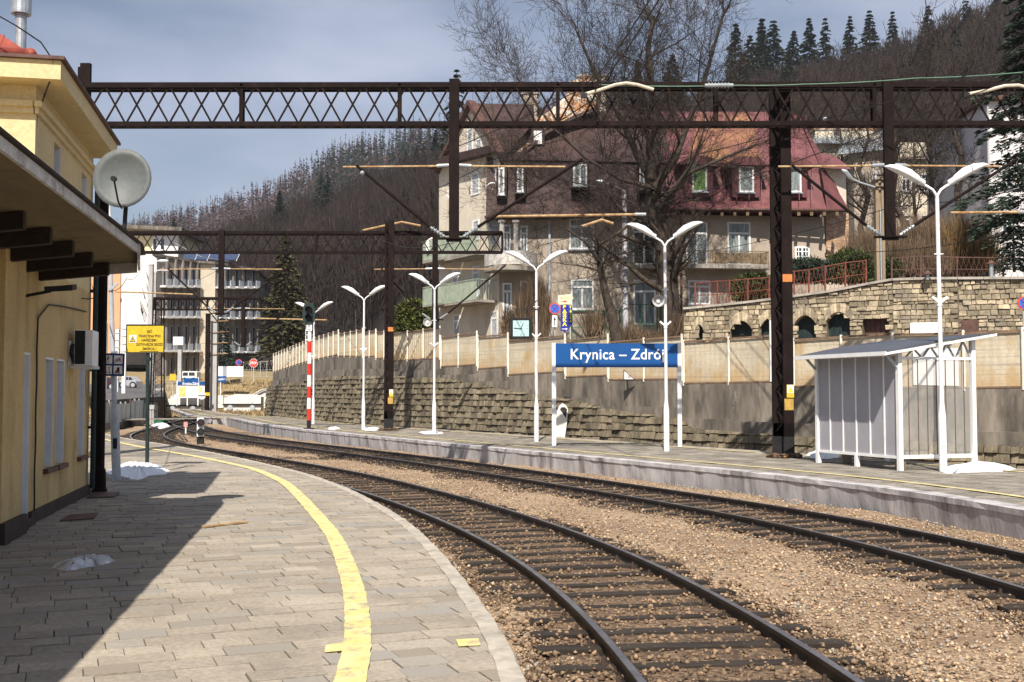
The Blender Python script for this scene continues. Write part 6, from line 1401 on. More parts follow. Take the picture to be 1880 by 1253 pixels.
# single spruces standing out on the skyline and in the brown wood
SK = [(1352, 150, 36, 338, 'broad dark spruce on the skyline right of the big bare tree'), (1400, 150, 26, 345, 'tall thin spruce on the skyline, left one of a close pair'), (1421, 148, 30, 345, 'tall thin spruce on the skyline, right one of a close pair'), (1458, 135, 50, 348, 'pale green spruce on the skyline left of the tall narrow one'),
      (1487, 130, 27, 350, 'tall narrow spruce on the skyline above the lattice mast'), (1517, 122, 25, 350, 'spruce on the skyline right of the lattice mast top'), (1561, 106, 22, 350, 'yellowish green spruce on the skyline'), (1598, 102, 12, 350, 'broad blue green spruce on the skyline'),
      (1640, 98, 14, 350, 'widest black green spruce on the skyline'), (1706, 110, 3, 330, 'tall dark spruce on the rising ridge near the right edge'), (1775, 85, -10, 315, 'dark spruce in the brown wood below the upper right corner'), (1448, 150, 92, 300, 'dark spruce in the brown wood below the skyline gap'),
      (1235, 200, 95, 300, 'dark spruce behind the crown of the big bare tree'), (1171, 200, 105, 300, 'dark spruce behind the left half of the big crown'), (1830, 70, -30, 320, 'dark spruce at the upper right beside the near spruce'), (1378, 165, 58, 340, 'short spruce filling the skyline beside the close pair'),
      (601, 352, 312, 330, 'dark spruce on the middle hill above the second gantry, right one of two'), (590, 352, 318, 335, 'dark spruce on the middle hill above the second gantry, left one of two'), (513, 384, 348, 330, 'lone dark spruce lower on the middle hill'), (778, 305, 258, 345, 'dark spruce left of the gable, near one'),
      (765, 302, 262, 350, 'dark spruce left of the gable, far one'), (800, 300, 235, 350, 'tall dark spruce directly left of the hanging post'), (745, 310, 275, 350, 'small dark spruce left of the pair near the gable'), (318, 440, 398, 420, 'spruce on the far left ridge above the penthouse'), (1690, 165, 60, 280, 'dark spruce deep in the brown wood at right'), (1755, 180, 40, 270, 'large dark spruce behind the green wire')]
for i, (x, yb, yt, D, lb) in enumerate(SK):
    yb += 42 if D > 325 else 10; H = (yb - yt) * D / FPX + 2; conifer('hill_spruce', lb, P(x, yb, D) - Vector((0, 0, 2)), H, H * random.uniform(.18, .34), 'spruce', random.choice((20, 24, 28)), random.choice((7, 8, 10)), 16, random.uniform(.1, .5), 60 + i, H * .06, (H * .008, H * .018), 'single spruces on the wooded hill')

# ------------------------------------------------------------------ far left: end of the line, street and blocks
def left_ground():
    V = []; F = []; cols = np.linspace(-70, -12, 30); 
    prof = [(112, -.5), (122, -.45), (126, .3), (131, 2.6), (138, 3.6), (150, 4.6), (175, 6), (240, 8)]
    for x in cols:
        for D, z in prof: V.append((x + (0 if D < 130 else (D - 130) * -.1), D, z + random.uniform(-.12, .12) + (1.2 if x > -24 and D > 124 else 0)))
    m = len(prof)
    for i in range(len(cols) - 1):
        for k in range(m - 1): F.append((i * m + k, (i + 1) * m + k, (i + 1) * m + k + 1, i * m + k + 1))
    tag(link_mesh('grass_bank', V, F, K['grass']), kind='structure')
    b = MB().slab([P(186, 736, 70), P(300, 728, 84), P(300, 706, 128), P(150, 706, 128)], (0, 0, -.4)); tag(b.build('side_street', K['asphalt']), kind='structure')
    b = MB().slab([P(186, 717, 100) , P(300, 716, 100), P(300, 705.5, 140), P(150, 705.5, 140)], (0, 0, -.3)); tag(b.build('street_pavement', K['conc2']), kind='structure')
    def fn(n):
        x = rng.uniform(-44, -13, n); D = rng.uniform(100, 134, n); z = np.interp(D, [p[0] for p in prof], [p[1] for p in prof]) + np.where((x > -24) & (D > 124), 1.2, 0)
        B = np.c_[x, D, z]; return B, B + np.c_[rng.normal(0, .15, n), rng.normal(0, .15, n), rng.uniform(.15, .5, n)]
    V, F = blades(9000, fn, .03, .07); o = np_mesh('dry_grass', V, F, K['blade']); o['label'] = 'dry yellow grass on the bank behind the buffer stops'; o['category'] = 'grass'; tag(o, kind='stuff')
left_ground()
def box_px(b, l, r, yt, yb, D, th, back=0): a, c = P(l, yb, D), P(r, yt, D); return b.box(a.x, c.x, D + back, D + back + th, a.z, c.z)
def buffers():
    for l, r, yt, yb, D, lb in ((307, 369, 731, 759, 120, 'whitewashed buffer stop wall at the end of the two platform tracks'), (411, 479, 729, 752, 121, 'whitewashed buffer stop at the end of the third track by the stone wall')):
        t = thing('buffer_stop', lb, 'buffer stop', tuple(P((l + r) / 2, yb, D))); b = MB(); a, c = P(l, yb, D), P(r, yt, D)
        b.prism([(a.x, a.z - .3), (c.x, a.z - .3), (c.x, c.z), (c.x - .8, c.z + .25), (a.x + 1.2, c.z + .3), (a.x, c.z - .15)], D, D + 1.4).build('concrete_block', K['limewall'], t)
        zc = P(l, yt + 14, D).z; MB().bar((a.x - .1, D - .12, zc), (c.x + .1, D - .12, zc), .2, .16).build('buffer_beam', K['black'], t)
        for f in (.2, .8): x = a.x + (c.x - a.x) * f; MB().tube([(x, D - .1, zc - .35), (x, D - .55, zc - .35)], [.14, .14], 10).tube([(x, D - .55, zc - .35), (x, D - .62, zc - .35)], [.3, .27], 14).build('buffer', K['sooty'], t)
    t = thing('end_wall', 'low whitewashed wall rising to the right behind the buffer stops', 'wall', tuple(P(430, 730, 124))); D = 124
    z = lambda x, y: (P(x, y, D).x, P(x, y, D).z)
    MB().prism([z(368, 748), z(480, 752), z(502, 744), z(502, 715), z(482, 714), z(458, 727), z(368, 726)], D, D + .6).build('wall', K['limewall'], t)
    MB().prism([z(310, 742), z(368, 742), z(368, 724), z(330, 721), z(310, 728)], D + .5, D + 1).build('left_part', K['limewall'], t)
    b = MB(); b.bar(P(458, 729, 123.8), P(484, 716, 123.8), .14, .1).bar(P(484, 716, 123.8), P(501, 716, 123.8), .14, .1).bar(P(410, 729, 123.8), P(458, 729, 123.8), .12, .1); b.build('dark_coping', K['conc'], t)
buffers()
def marker(x, yt, yb, D, lb):
    t = thing('marker_disc', lb, 'marker', tuple(P(x, yb, D))); p, q = P(x, yb, D), P(x, yt, D); MB().tube([p, q], .035, 6).build('post', K['black'], t)
    MB(T(q.x, D - .05, q.z)).disc((0, 0), .36 if D > 90 else .26, -.02, .02, 18).build('disc', K['white'], t); w = .36 if D > 90 else .26; MB(T(q.x, D - .05, q.z)).box(-w, w, -.03, -.021, -.05, .05).build('bar', K['black'], t)
marker(371, 727, 762, 108, 'small white disc marker with a black bar on a thin post before the buffer stop'); marker(514.5, 730, 766, 84, 'small white disc marker with a black bar against the end of the stone wall')
def info_board():
    D = 119.; t = thing('information_board', 'white timetable board with blue headers reading Krynica-Zdrój behind the buffer stop', 'information board', tuple(P(352, 740, D))); b = MB()
    for x in (325, 344, 363.5, 379): p, q = P(x, 745, D), P(x, 699 if x not in (344, 363.5) else 693, D); b.box(p.x - .06, p.x + .06, D - .06, D + .06, p.z, q.z)
    b.build('frame', K['white'], t); box_px(MB(), 326, 378.5, 709, 731, D, .05).build('board', K['white'], t)
    for l, r, y0, y1 in ((326, 336.5, 701, 707.5), (364.5, 378, 701, 707.5), (337, 364, 694.5, 708)): h = box_px(MB(), l, r, y0, y1, D - .08, .06).build('blue_header', K['blue'], t)
    c = P(350.5, 705, D - .085); text('lettering', 'Krynica-Zdrój', .42, K['white'], T(*c), t, .012, .003, sx=.75)
    for l, r, y0, y1 in ((328, 341, 711, 728), (362, 371, 711, 724)): box_px(MB(), l, r, y0, y1, D - .03, .02).build('yellow_timetable', K['signyel'] if False else mat('timetable_yellow', (.75, .62, .2), .7), t)
    t = thing('exit_sign', 'small blue exit sign with a left arrow on a thin post behind the white wall', 'sign', tuple(P(404, 728, 123))); D = 123.
    box_px(MB(), 394.5, 415, 691, 702, D, .05).build('plate', K['blue'], t); p, q = P(405, 730, D), P(405, 702, D); MB().tube([p, q], .05, 6).build('post', K['white'], t)
    c = P(406.5, 696.5, D - .01); text('lettering', 'wyjście', .3, K['white'], T(*c), t, .008, .003); c = P(398, 696.5, D - .015)
    MB(T(*c)).prism([(-.16, 0), (0, .13), (0, .04), (.14, .04), (.14, -.04), (0, -.04), (0, -.13)], 0, .01).build('arrow', K['white'], t)
info_board()
def road_sign(x, y, D, r, yb, lb, kind):
    p, q = P(x, yb, D), P(x, y, D); t = thing('road_sign', lb, 'road sign', tuple(p)); R_ = r * D / FPX; M = T(q.x, D, q.z)
    MB().tube([p + Vector((0, .05, 0)), q + Vector((0, .05, 0))], .035 if D < 70 else .05, 8).build('post', K['concpole'], t)
    if kind == 'stop':
        MB(M).prism([(R_ * math.cos(R(22.5 + 45 * k)), R_ * math.sin(R(22.5 + 45 * k))) for k in range(8)], -.02, .02).build('plate', K['white'], t)
        MB(M).prism([(R_ * .93 * math.cos(R(22.5 + 45 * k)), R_ * .93 * math.sin(R(22.5 + 45 * k))) for k in range(8)], -.03, -.021).build('red_field', K['signred'], t)
        text('lettering', 'STOP', R_ * .72, K['white'], M @ T(0, -.036, 0), t, .012, .002, sx=.8)
    else:
        MB(M).disc((0, 0), R_, -.02, .02, 28).build('plate', K['signred'], t); MB(M).disc((0, 0), R_ * .8, -.027, -.021, 28).build('blue_field', mat('road_sign_blue', (.03, .12, .5), .5, bump=0), t); b = MB(M)
        a = R_ * .58; b.bar((-a, -.032, -a), (a, -.032, a), R_ * .16, .006).bar((-a, -.036, a), (a, -.036, -a), R_ * .16, .006); b.build('red_cross', K['signred'], t)
    return t
road_sign(465.5, 667, 126, 8.5, 702, 'red octagonal stop sign at the street end left of the stone wall', 'stop'); road_sign(438.5, 666, 129, 6, 690, 'small round no stopping sign left of the red stop sign', 'no')
ns_ = road_sign(1018.5, 567, 48.5, 10.5, 620, 'round no stopping sign with an arrow plate above the fence right of the clock', 'no'); q = P(1018.5, 590, 48.4)
MB(T(q.x, 48.45, q.z)).box(-.11, .11, -.02, .01, -.25, .25).build('arrow_plate', K['white'], ns_); MB(T(q.x, 48.42, q.z)).prism([(-.02, -.18), (.02, -.18), (.02, .07), (.06, .05), (0, .19), (-.06, .05), (-.02, .07)], -.004, .003).build('arrow', K['black'], ns_)
road_sign(1880, 557, 43.5, 12, 612, 'round no stopping sign cut by the right edge of the picture', 'no')
def baska():
    D = 48.8
    for l, r, yt, yb, D, lb, sz in ((1029.5, 1043.5, 560, 608, 48.8, 'blue vertical advertising board with yellow letters BAŚKA and a white arrow', .36), (1043.8, 1050.5, 561.5, 598, 49.6, 'narrower blue vertical advertising board with yellow letters BAŚKA behind the first', .25)):
        a, c = P(l, yb, D), P(r, yt, D); t = thing('advertising_board', lb, 'sign board', tuple(P((l + r) / 2, 632, D))); MB().box(a.x, c.x, D, D + .06, a.z, c.z).build('board', K['blue2'], t); xm = (a.x + c.x) / 2; H = c.z - a.z
        MB().box(xm - .03, xm + .03, D + .06, D + .11, P(l, 634, D).z, c.z - .1).build('post', K['concpole'], t); m = .82 if sz > .3 else .86
        for k, ch in enumerate('BAŚKA'): text('letter', ch, sz * .60, K['letteryel'], T(xm + (.0 if sz > .3 else .01), D - .006, c.z - H * m * (k + .55) / 5), t, .012, .003, sx=1.15 if sz > .3 else .75)
        if sz > .3: z = a.z + H * .075; MB(T(xm, D - .008, z)).prism([(-.12, -.015), (.05, -.015), (.05, -.05), (.14, 0), (.05, .05), (.05, .015), (-.12, .015)], -.003, .004).build('arrow', K['white'], t)
    D = 48.9; t = thing('advertising_board', 'pale yellow direction board with a red arrow above the blue vertical boards', 'sign board', tuple(P(1038, 632, D)))
    z = lambda x, y: (P(x, y, D).x, P(x, y, D).z); MB().prism([z(1024.5, 559.5), z(1049, 559), z(1049, 551), z(1053, 548), z(1048, 540.5), z(1024.5, 543)], D, D + .05).build('board', mat('pale_yellow_board', (.80, .74, .45), .6), t)
    p = P(1037, 632, D + .1); q = P(1037, 545, D + .1); MB().tube([p, q], .035, 6).build('post', K['concpole'], t); MB().prism([z(1029, 554), z(1036, 553), z(1036, 551.5), z(1042, 553.5), z(1036, 556), z(1036, 554.6), z(1029, 555)], D - .008, D - .003).build('red_arrow', K['signred'], t)
    c = P(1037, 547.5, D - .004); text('faded_lettering', 'BAŚKA', .13, mat('faded_red_letters', (.65, .40, .25), .7), T(*c), t, .004, .002)
baska()
def street_things():
    t = thing('corrugated_fence', 'grey green corrugated panel fence along the street behind the pictogram sign', 'fence', tuple(P(240, 776, 74))); Dn = [66, 70, 74.5, 79, 83.5]; xs = [176, 214, 240, 264, 290]
    tops = [739, 742, 736, 736, 732]
    for i in range(4):
        for k in range(3):
            f0, f1 = k / 3, (k + 1) / 3; x0, x1 = xs[i] + (xs[i+1] - xs[i]) * f0, xs[i] + (xs[i+1] - xs[i]) * f1; d0, d1 = Dn[i] + (Dn[i+1] - Dn[i]) * f0, Dn[i] + (Dn[i+1] - Dn[i]) * f1; z1 = P(xs[i], tops[i], Dn[i]).z; z0 = -.15
            p, q = P(x0, 740, d0), P(x1, 740, d1); V = []
            for s in range(9): a = p.lerp(q, s / 8) + Vector((0, .03 if s % 2 else -.03, 0)); V.append((a.x, a.y, z0)); V.append((a.x, a.y, z1)); 
            F = [(2*s, 2*s+2, 2*s+3, 2*s+1) for s in range(8)]; n = len(V); V += [(x, y + .03, z) for x, y, z in V]; F += [tuple(n + j for j in f[::-1]) for f in F]
            MB().add(V, F).build('panel', K['facadepanel'], t); MB().bar((p.x, p.y - .08, z0 - .2), (p.x, p.y - .08, z1 + .12), .09).build('post', K['browntin'] if k == 0 else K['conc2'], t)
    p, q = P(176, 740, 65.8), P(290, 740, 83.3); MB().bar((p.x, p.y, -.32), (q.x, q.y, -.32), .25, .4).build('kerb', K['conc'], t)
    # cars
    def car(x0, x1, yg, yt, D, m, lb, van=False):
        a, c = P(x0, yg, D), P(x1, yg, D); L = c.x - a.x; H = P(x0, yt, D).z - a.z; t = thing('parked_car' if not van else 'parked_van', lb, 'van' if van else 'car', tuple((a + c) / 2)); M = T(a.x, D, a.z)
        o = [(0, .22), (.02, .62), (.12, .66), (.30, .97), (.42, 1), (.68, .98), (.86, .70), (.97, .58), (1, .40), (1, .2)] if not van else [(0, .2), (.0, .55), (.05, .97), (.1, 1), (.9, 1), (1, .95), (1, .2)]
        MB(M).prism([(x * L, z * H) for x, z in o], 0, 1.75).build('body', K[m], t)
        w = [(.2, .68), (.33, .92), (.52, .93), (.52, .68)] if not van else [(.08, .6), (.1, .9), (.42, .9), (.42, .6)]; w2 = [(.55, .68), (.55, .93), (.68, .91), (.80, .69)] if not van else [(.48, .6), (.48, .9), (.86, .9), (.88, .6)]
        for g in (w, w2): MB(M).prism([(x * L, z * H) for x, z in g], -.012, .001).build('side_window', K['pane'], t)
        for x in (.2, .8):
            wv = MB(M).disc((x * L, .3), .33, -.03, .25, 20).build('wheel', K['tyre'], t); MB(M).disc((x * L, .3), .2, -.045, -.03, 16).build('rim', K['carw'], wv)
    car(219, 250, 713, 691, 108, 'carw', 'silver hatchback parked by the street beyond the pictogram sign'); car(186, 209, 716, 693, 104, 'card', 'dark maroon car parked left of the silver one, half hidden by the pole'); car(333, 361, 703, 682, 134, 'white', 'white van parked behind the information board', True)
    for x, yt, D, lb in ((191, 594, 90, 'white steel post left of the grey lamp pole by the street'), (213, 605, 92, 'white steel post seen just right of the grey lamp pole'), (226, 597, 88, 'white steel post beyond the right edge of the pictogram sign')):
        p, q = P(x, 742, D), P(x, yt, D); t = thing('white_post', lb, 'post', tuple(p)); MB().box(p.x - .14, p.x + .14, D, D + .2, p.z - .5, q.z).build('shaft', K['white'], t); b = MB()
        for k in range(4): z = q.z - .3 - k * .6; b.bar((p.x - .25, D - .02, z), (p.x + .25, D - .02, z), .05)
        b.build('rungs', K['concpole'], t)
    def mast(x, yb, yt, D, w, m, name, lb, cat): p, q = P(x, yb, D), P(x, yt, D); t = thing(name, lb, cat, tuple(p)); MB().box(p.x - w, p.x + w, D, D + w * 2, p.z - .5, q.z).box(p.x - w * 1.05, p.x + w * 1.05, D - .02, D + w * 2, q.z, q.z + .12).build('shaft', K[m], t); return t, p, q
    t, p, q = mast(391, 750, 582, 112, .32, 'concpole', 'concrete_pole', 'pale concrete pole beside the dark steel mast at the platform end', 'pole'); b = MB()
    for k in range(4): z = q.z - .5 - k * 1.1; b.bar((q.x - 1.2, 111.9, z), (q.x + 1.6, 111.9, z + .1), .06)
    b.build('crossarms', K['rust'], t)
    t, p, q = mast(379, 750, 578, 111, .2, 'steel', 'steel_mast', 'dark brown steel mast left of the concrete pole at the platform end', 'mast'); MB().box(p.x - .35, p.x + .35, 110.9, 111.0, P(379, 727, 111).z, P(379, 721, 111).z).build('yellow_plate', K['signyel'], t)
    t, p, q = mast(329, 700, 624, 122, .2, 'concpole', 'concrete_pole', 'slim concrete pole with a white equipment box in front of the grey balcony building', 'pole'); MB().box(q.x - .55, q.x + .55, 121.6, 122.3, q.z - .6, q.z + .3).build('equipment_box', K['white'], t)
    t, p, q = mast(272, 790, 488, 86, .16, 'concpole', 'street_lamp', 'concrete street lamp pole with pale lamp head left of the lattice pylon', 'street lamp'); MB().tube([q, q + Vector((.3, 0, .3)), q + Vector((.8, 0, .35))], .04, 6).build('arm', K['lamp'], t); MB().ball(tuple(q + Vector((1.15, 0, .36))), .42, .16, .12).build('head', K['lamp'], t)
    t, p, q = mast(279, 790, 503, 88, .14, 'concpole', 'street_lamp', 'thinner concrete lamp pole nearest the lattice pylon, lower head', 'street lamp'); MB().tube([q, q + Vector((.3, 0, .25)), q + Vector((.7, 0, .28))], .04, 6).build('arm', K['lamp'], t); MB().ball(tuple(q + Vector((1.05, 0, .28))), .4, .16, .12).build('head', K['lamp'], t)
    b = MB(); t = thing('yellow_board', 'small yellow board on a thin post left of the information board', 'sign', tuple(P(317, 720, 121))); box_px(MB(), 311.5, 323, 687, 699, 121, .05).build('plate', K['signyel'], t); MB().tube([P(317, 740, 121.1), P(317, 690, 121.1)], .05, 6).build('post', K['concpole'], t)
    t = thing('banner', 'long white blank banner with a blue stripe on the bank below the no stopping sign', 'banner', tuple(P(420, 700, 127))); box_px(MB(), 397, 446.5, 673, 692, 127, .04).build('sheet', K['white'], t); box_px(MB(), 409, 416, 673, 692, 126.95, .04).build('blue_stripe', K['insul'], t)
    b = MB()
    for x in (398, 421, 446): b.tube([P(x, 702, 127.06), P(x, 673, 127.06)], .05, 6)
    b.build('posts', K['concpole'], t)
    wire_fence('grey_mesh_fence', 'grey wire mesh fence around the stop sign at the end of the street', [(447, 690, 664), (462, 692, 664), (478, 693, 664), (490, 693, 663), (504, 692, 662)], 1, K['concpole'], .5, 129, 127)
    wire_fence('grey_mesh_fence', 'grey mesh fence behind the buffer stop left of the information board', [(297, 735, 702), (307, 735, 702), (317, 734, 702), (326, 733, 702)], 1, K['concpole'], .5, 120, 121)
    wire_fence('green_garden_fence', 'green metal garden fence in front of the ground floor windows', [(1050, 628, 570), (1080, 628, 570), (1110, 628, 570), (1138, 628, 569), (1144, 628, 557), (1175, 626, 558), (1207, 625, 558), (1212, 625, 558)], 1, K['green'], .45, 55.5, 55.5)
    t = thing('pale_cabinet', 'pale equipment cabinet and conduits at the foot of the lattice pylon', 'cabinet', tuple(P(276, 790, 78))); box_px(MB(), 271, 283, 744, 752, 78, .3).build('box', K['concpole'], t); b = MB()
    for x in (274, 277, 281): b.tube([P(x, 785, 78.1), P(x, 752, 78.1)], .06, 6)
    b.build('conduits', K['concpole'], t)
street_things()
def blocks():
    t = thing('balcony_block', 'grey multi storey block with rows of small balconies and solar panels on its roof', 'building', tuple(P(380, 690, 150)))
    A, B, B2, E_ = P(286, 600, 140), P(366, 600, 148), P(396, 600, 149), P(471, 600, 158); back = 18; gz = 2.0
    WA, WB_, WC = Wall(A, B), Wall(B, B2), Wall(B2, E_)
    zt = WA.hit(330, 478)[1]
    def vol(nm, pts, z0, z1, m, par=t): n = len(pts); return MB().add([(p[0], p[1], z0) for p in pts] + [(p[0], p[1], z1) for p in pts], [tuple(range(n))[::-1], tuple(range(n, 2 * n))] + [(i, (i + 1) % n, (i + 1) % n + n, i + n) for i in range(n)]).build(nm, K[m], par)
    vol('wall', [(A.x, A.y), (B.x, B.y), (B2.x, B2.y), (E_.x, E_.y), (E_.x - 2, E_.y + back), (A.x - 3, A.y + back)], gz, zt, 'modern')
    q0 = WB_.hit(367, 478); q1 = WB_.hit(395, 478); MB(WB_.M).box(q0[0], q1[0], -.25, 0, gz, zt).build('pale_pillar', K['stucco'], t)
    MB().slab([(A.x - .3, A.y - .8, zt), (B.x, B.y - .8, zt), (B2.x, B2.y - .8, zt), (E_.x + .5, E_.y - .8, zt), (E_.x - 2, E_.y + back, zt + .1), (A.x - 3, A.y + back, zt + .1)], (0, 0, .3)).build('roof_slab', K['conc'], t)
    rows = [(492, 530), (548, 585), (602, 648), (655, 690)]
    rows = [(490, 527, 523), (545, 583, 579), (598, 645, 641), (655, 688, None)]
    for wl, xs, sh in ((WA, [299, 312, 325, 339, 353], 0), (WC, [400, 416, 432, 448, 463], 2)):
        for y0, y1, yl in rows:
            for x in xs:
                (u, z1), (u2, z0) = wl.hit(x, y0 + sh), wl.hit(x + 4.2, y1 + sh); f = MB(wl.M).box(u, u2, -.06, .02, z0, z1).build('window', K['sooty'], t); MB(wl.M).box(u + .08, u2 - .08, -.075, -.061, z0 + .1, z1 - .1).build('pane', K['pane'], f)
                if yl:
                    bl = MB(wl.M).box(u - .5, u2 + .35, -.85, 0, z0 - .15, z0 + .08).build('balcony', K['white'], t); MB(wl.M).box(u - .1, u2 + .25, -.8, -.72, z0 + .08, z0 + .95).box(u2 + .19, u2 + .25, -.72, 0, z0 + .08, z0 + .95).build('railing', K['sooty'], bl)
            if yl: 
                u0, u1 = wl.hit(xs[0] - 4, yl + sh)[0], wl.hit(xs[-1] + 6, yl + sh)[0]
    for k, x in enumerate((303, 319, 332, 346, 359)): (u, z) = WA.hit(x, 600); MB(WA.M).box(u - .12, u + .12, -.35, 0, gz, zt).build('rib', K['modern'], t)
    for k, x in enumerate((409, 425, 441, 456, 470)): (u, z) = WC.hit(x, 600); MB(WC.M).box(u - .12, u + .12, -.35, 0, gz, zt).build('rib', K['modern'], t)
    for l, r in ((334, 357), (359, 380), (382, 404), (406, 434)):
        s = MB().slab([P(l, 478, 150), P(r, 479, 151), P(r + 6, 466, 157), P(l + 6, 465, 156)], (0, 0, .12)).build('solar_panel', K['solar'], t); MB().bar(P(r, 479, 150.9), P(r + 6, 466, 156.9), .1).build('panel_frame', K['white'], s)
    t = thing('penthouse_tower', 'tall white and peach rendered block with a pale yellow penthouse at far left', 'building', tuple(P(240, 700, 165))); D = 165.
    z0, z1 = 1.5, P(240, 462, D).z; a, m, c = P(150, 600, D).x, P(221, 600, D).x, P(289, 600, D).x
    MB().box(m, c, D, D + 16, z0, z1).build('white_wall', K['towerw'], t); MB().box(a, m - .003, D - .3, D + 16, z0, z1 - .2).build('peach_wall', K['peach'], t); b = MB()
    for k in range(6): 
        for x in (-2.6, -5.2): b.box(m + x - .55, m + x + .55, D - .34, D - .301, z0 + 2 + k * 2.6, z0 + 3.3 + k * 2.6)
    b.build('windows', K['pane'], t)
    l, r = P(235, 600, D + 3).x, P(326, 600, D + 3).x; zz, zr = P(240, 472, D + 3).z, P(240, 424, D + 3).z
    MB().box(l, r, D + 3, D + 14, zz - 3, zr).build('penthouse', mat('pale_yellow_render', (.62, .54, .34), .9, .05, .5), t); xw = P(281, 600, D + 3).x
    MB().box(xw, r - .003, D + 2.8, D + 3, zz, zr - .1).build('white_bay', K['towerw'], t)
    for x0, x1 in ((288, 296), (302, 310)): f = MB().box(P(x0, 1, D + 3).x, P(x1, 1, D + 3).x, D + 2.72, D + 2.8, P(290, 460, D + 3).z, P(290, 438, D + 3).z).build('window', K['white'], t); MB().box(P(x0 + 1, 1, D + 3).x, P(x1 - 1, 1, D + 3).x, D + 2.70, D + 2.719, P(290, 458.5, D + 3).z, P(290, 439.5, D + 3).z).build('pane', K['pane'], f)
    MB().slab([(l - 9, D + 1, zr + .5), (r + 1, D + 1, zr - .3), (r + 1, D + 15, zr - .3), (l - 9, D + 15, zr + .5)], (0, 0, .55)).build('flat_roof', K['conc'], t)
    # right side: cream house with grey sheet roof, white building behind the spruce
    t = thing('cream_house', 'cream house with a grey blue sheet roof behind the bare trees at right', 'house', tuple(P(1640, 470, 92))); D = 92.
    a, c = P(1502, 470, D), P(1815, 470, D); zt = P(1500, 262, D).z; MB().box(a.x, c.x, D, D + 10, 5, zt).build('wall', K['stucco'], t)
    MB().slab([P(1494, 263, D - .6), P(1640, 265, D - .6), P(1640, 242, D + 5), P(1500, 240, D + 5)], (0, .2, .15)).build('roof', K['zinc'], t); MB().slab([P(1538, 284, D - 4), P(1650, 272, D - 4), P(1640, 262, D - 1), P(1545, 270, D - 1)], (0, .2, .15)).build('porch_roof', K['zinc'], t)
    MB().slab([P(1640, 292, D - .6), P(1822, 292, D - .6), P(1815, 268, D + 5), P(1640, 268, D + 5)], (0, .2, .15)).build('right_roof', K['conc'], t); MB().box(P(1560, 1, D - 3).x, P(1645, 1, D - 3).x, D - 3.4, D - .01, 5, P(1600, 278, D - 3).z).build('porch', K['house'], t)
    for x in (1514, 1560, 1596): p = P(x, 258, D + 2); ch = MB().box(p.x - .8, p.x + .8, D + 2, D + 3.2, p.z - 1.5, p.z + .9).build('chimney', K['stucco'], t); MB().box(p.x - .95, p.x + .95, D + 1.9, D + 3.3, p.z + .9, p.z + 1.1).build('chimney_cap', K['brick'], ch)
    wl = Wall((a.x, D), (c.x, D))
    for l in (1655, 1690, 1725, 1760): window(wl, t, l, l + 16, 320, 352, 2, 'pane', True, .05); window(wl, t, l, l + 16, 395, 425, 2, 'pane', True, .05)
    t = thing('white_building', 'tall white building at the right edge half hidden by the large spruce', 'building', tuple(P(1850, 480, 66))); D = 66.; a = P(1820, 480, D)
    MB().box(a.x, a.x + 9, D, D + 10, 5, P(1820, 186, D).z).build('wall', K['towerw'], t); MB().box(a.x - .35, a.x + 9.4, D - .4, D + 10.4, P(1820, 186, D).z, P(1820, 178, D).z).build('roof_edge', K['browntin'], t); MB().tube([(a.x - .06, D - .06, 5.2), (a.x - .06, D - .06, P(1820, 190, D).z)], .07, 8).build('downpipe', K['concpole'], t)
    wl = Wall((a.x, D), (a.x + 9, D)); window(wl, t, 1836, 1858, 300, 345, 2, 'pane', True, .05); window(wl, t, 1838, 1860, 390, 430, 2, 'pane', True, .05)
blocks()
def poles():
    D = 48.; p, q = P(1620, 640, D), P(1619, 318, D); t = thing('utility_pole', 'weathered two part utility pole with a curved lamp arm pointing left over the annex', 'utility pole', tuple(p)); z0, z1 = p.z - 1, q.z
    MB(T(p.x, D, 0)).box(-.19, -.06, 0, .3, z0, z1).box(.06, .19, 0, .3, z0, z1 - .2).box(-.06, .06, .08, .2, z0, z1 - .3).build('shaft', K['polewood'], t); MB(T(p.x, D, 0)).box(-.03, .03, -.03, .06, z0 + 1, P(1620, 385, D).z).build('cable_duct', K['insul'], t)
    MB().tube([P(1612, 346, D), P(1580, 336, D), P(1566, 330, D)], .045, 8).build('arm', K['zinc'], t); MB().tube([P(1567, 331, D), P(1560, 326, D), P(1552, 316, D), P(1545, 312, D)], [.05, .11, .12, .04], 8).build('lamp_head', K['zinc'], t); b = MB()
    for y in (322, 331, 344): b.bar(P(1607, y, D - .05), P(1630, y, D - .05), .06, .06)
    b.build('crossarms', K['steel'], t); b = MB()
    for x, y in ((1608, 318), (1629, 318), (1608, 327), (1629, 327), (1629, 340)): b.ball(tuple(P(x, y, D - .05)), .08, None, .12, 8, 5)
    b.build('insulators', K['insul'], t)
    D = 54.; p, q = P(1149, 640, D), P(1146, 350, D); t = thing('street_lamp', 'mottled grey concrete street lamp pole between slim tree and big tree', 'street lamp', tuple(p)); MB().tube([p, q], [.15, .11], 12).build('pole', stain(mat('mottled_pole', (.50, .50, .53), .9, .2, 2, bump=.3), (.24, .24, .27), 2.5, .5, .62, (1, 1, .4)), t)
    MB().tube([q, P(1130, 343, D), P(1112, 336, D)], .04, 8).build('arm', K['zinc'], t); MB().tube([P(1114, 337, D), P(1105, 334, D), P(1094, 332, D)], [.05, .1, .04], 8).build('lamp_head', K['zinc'], t)
poles()
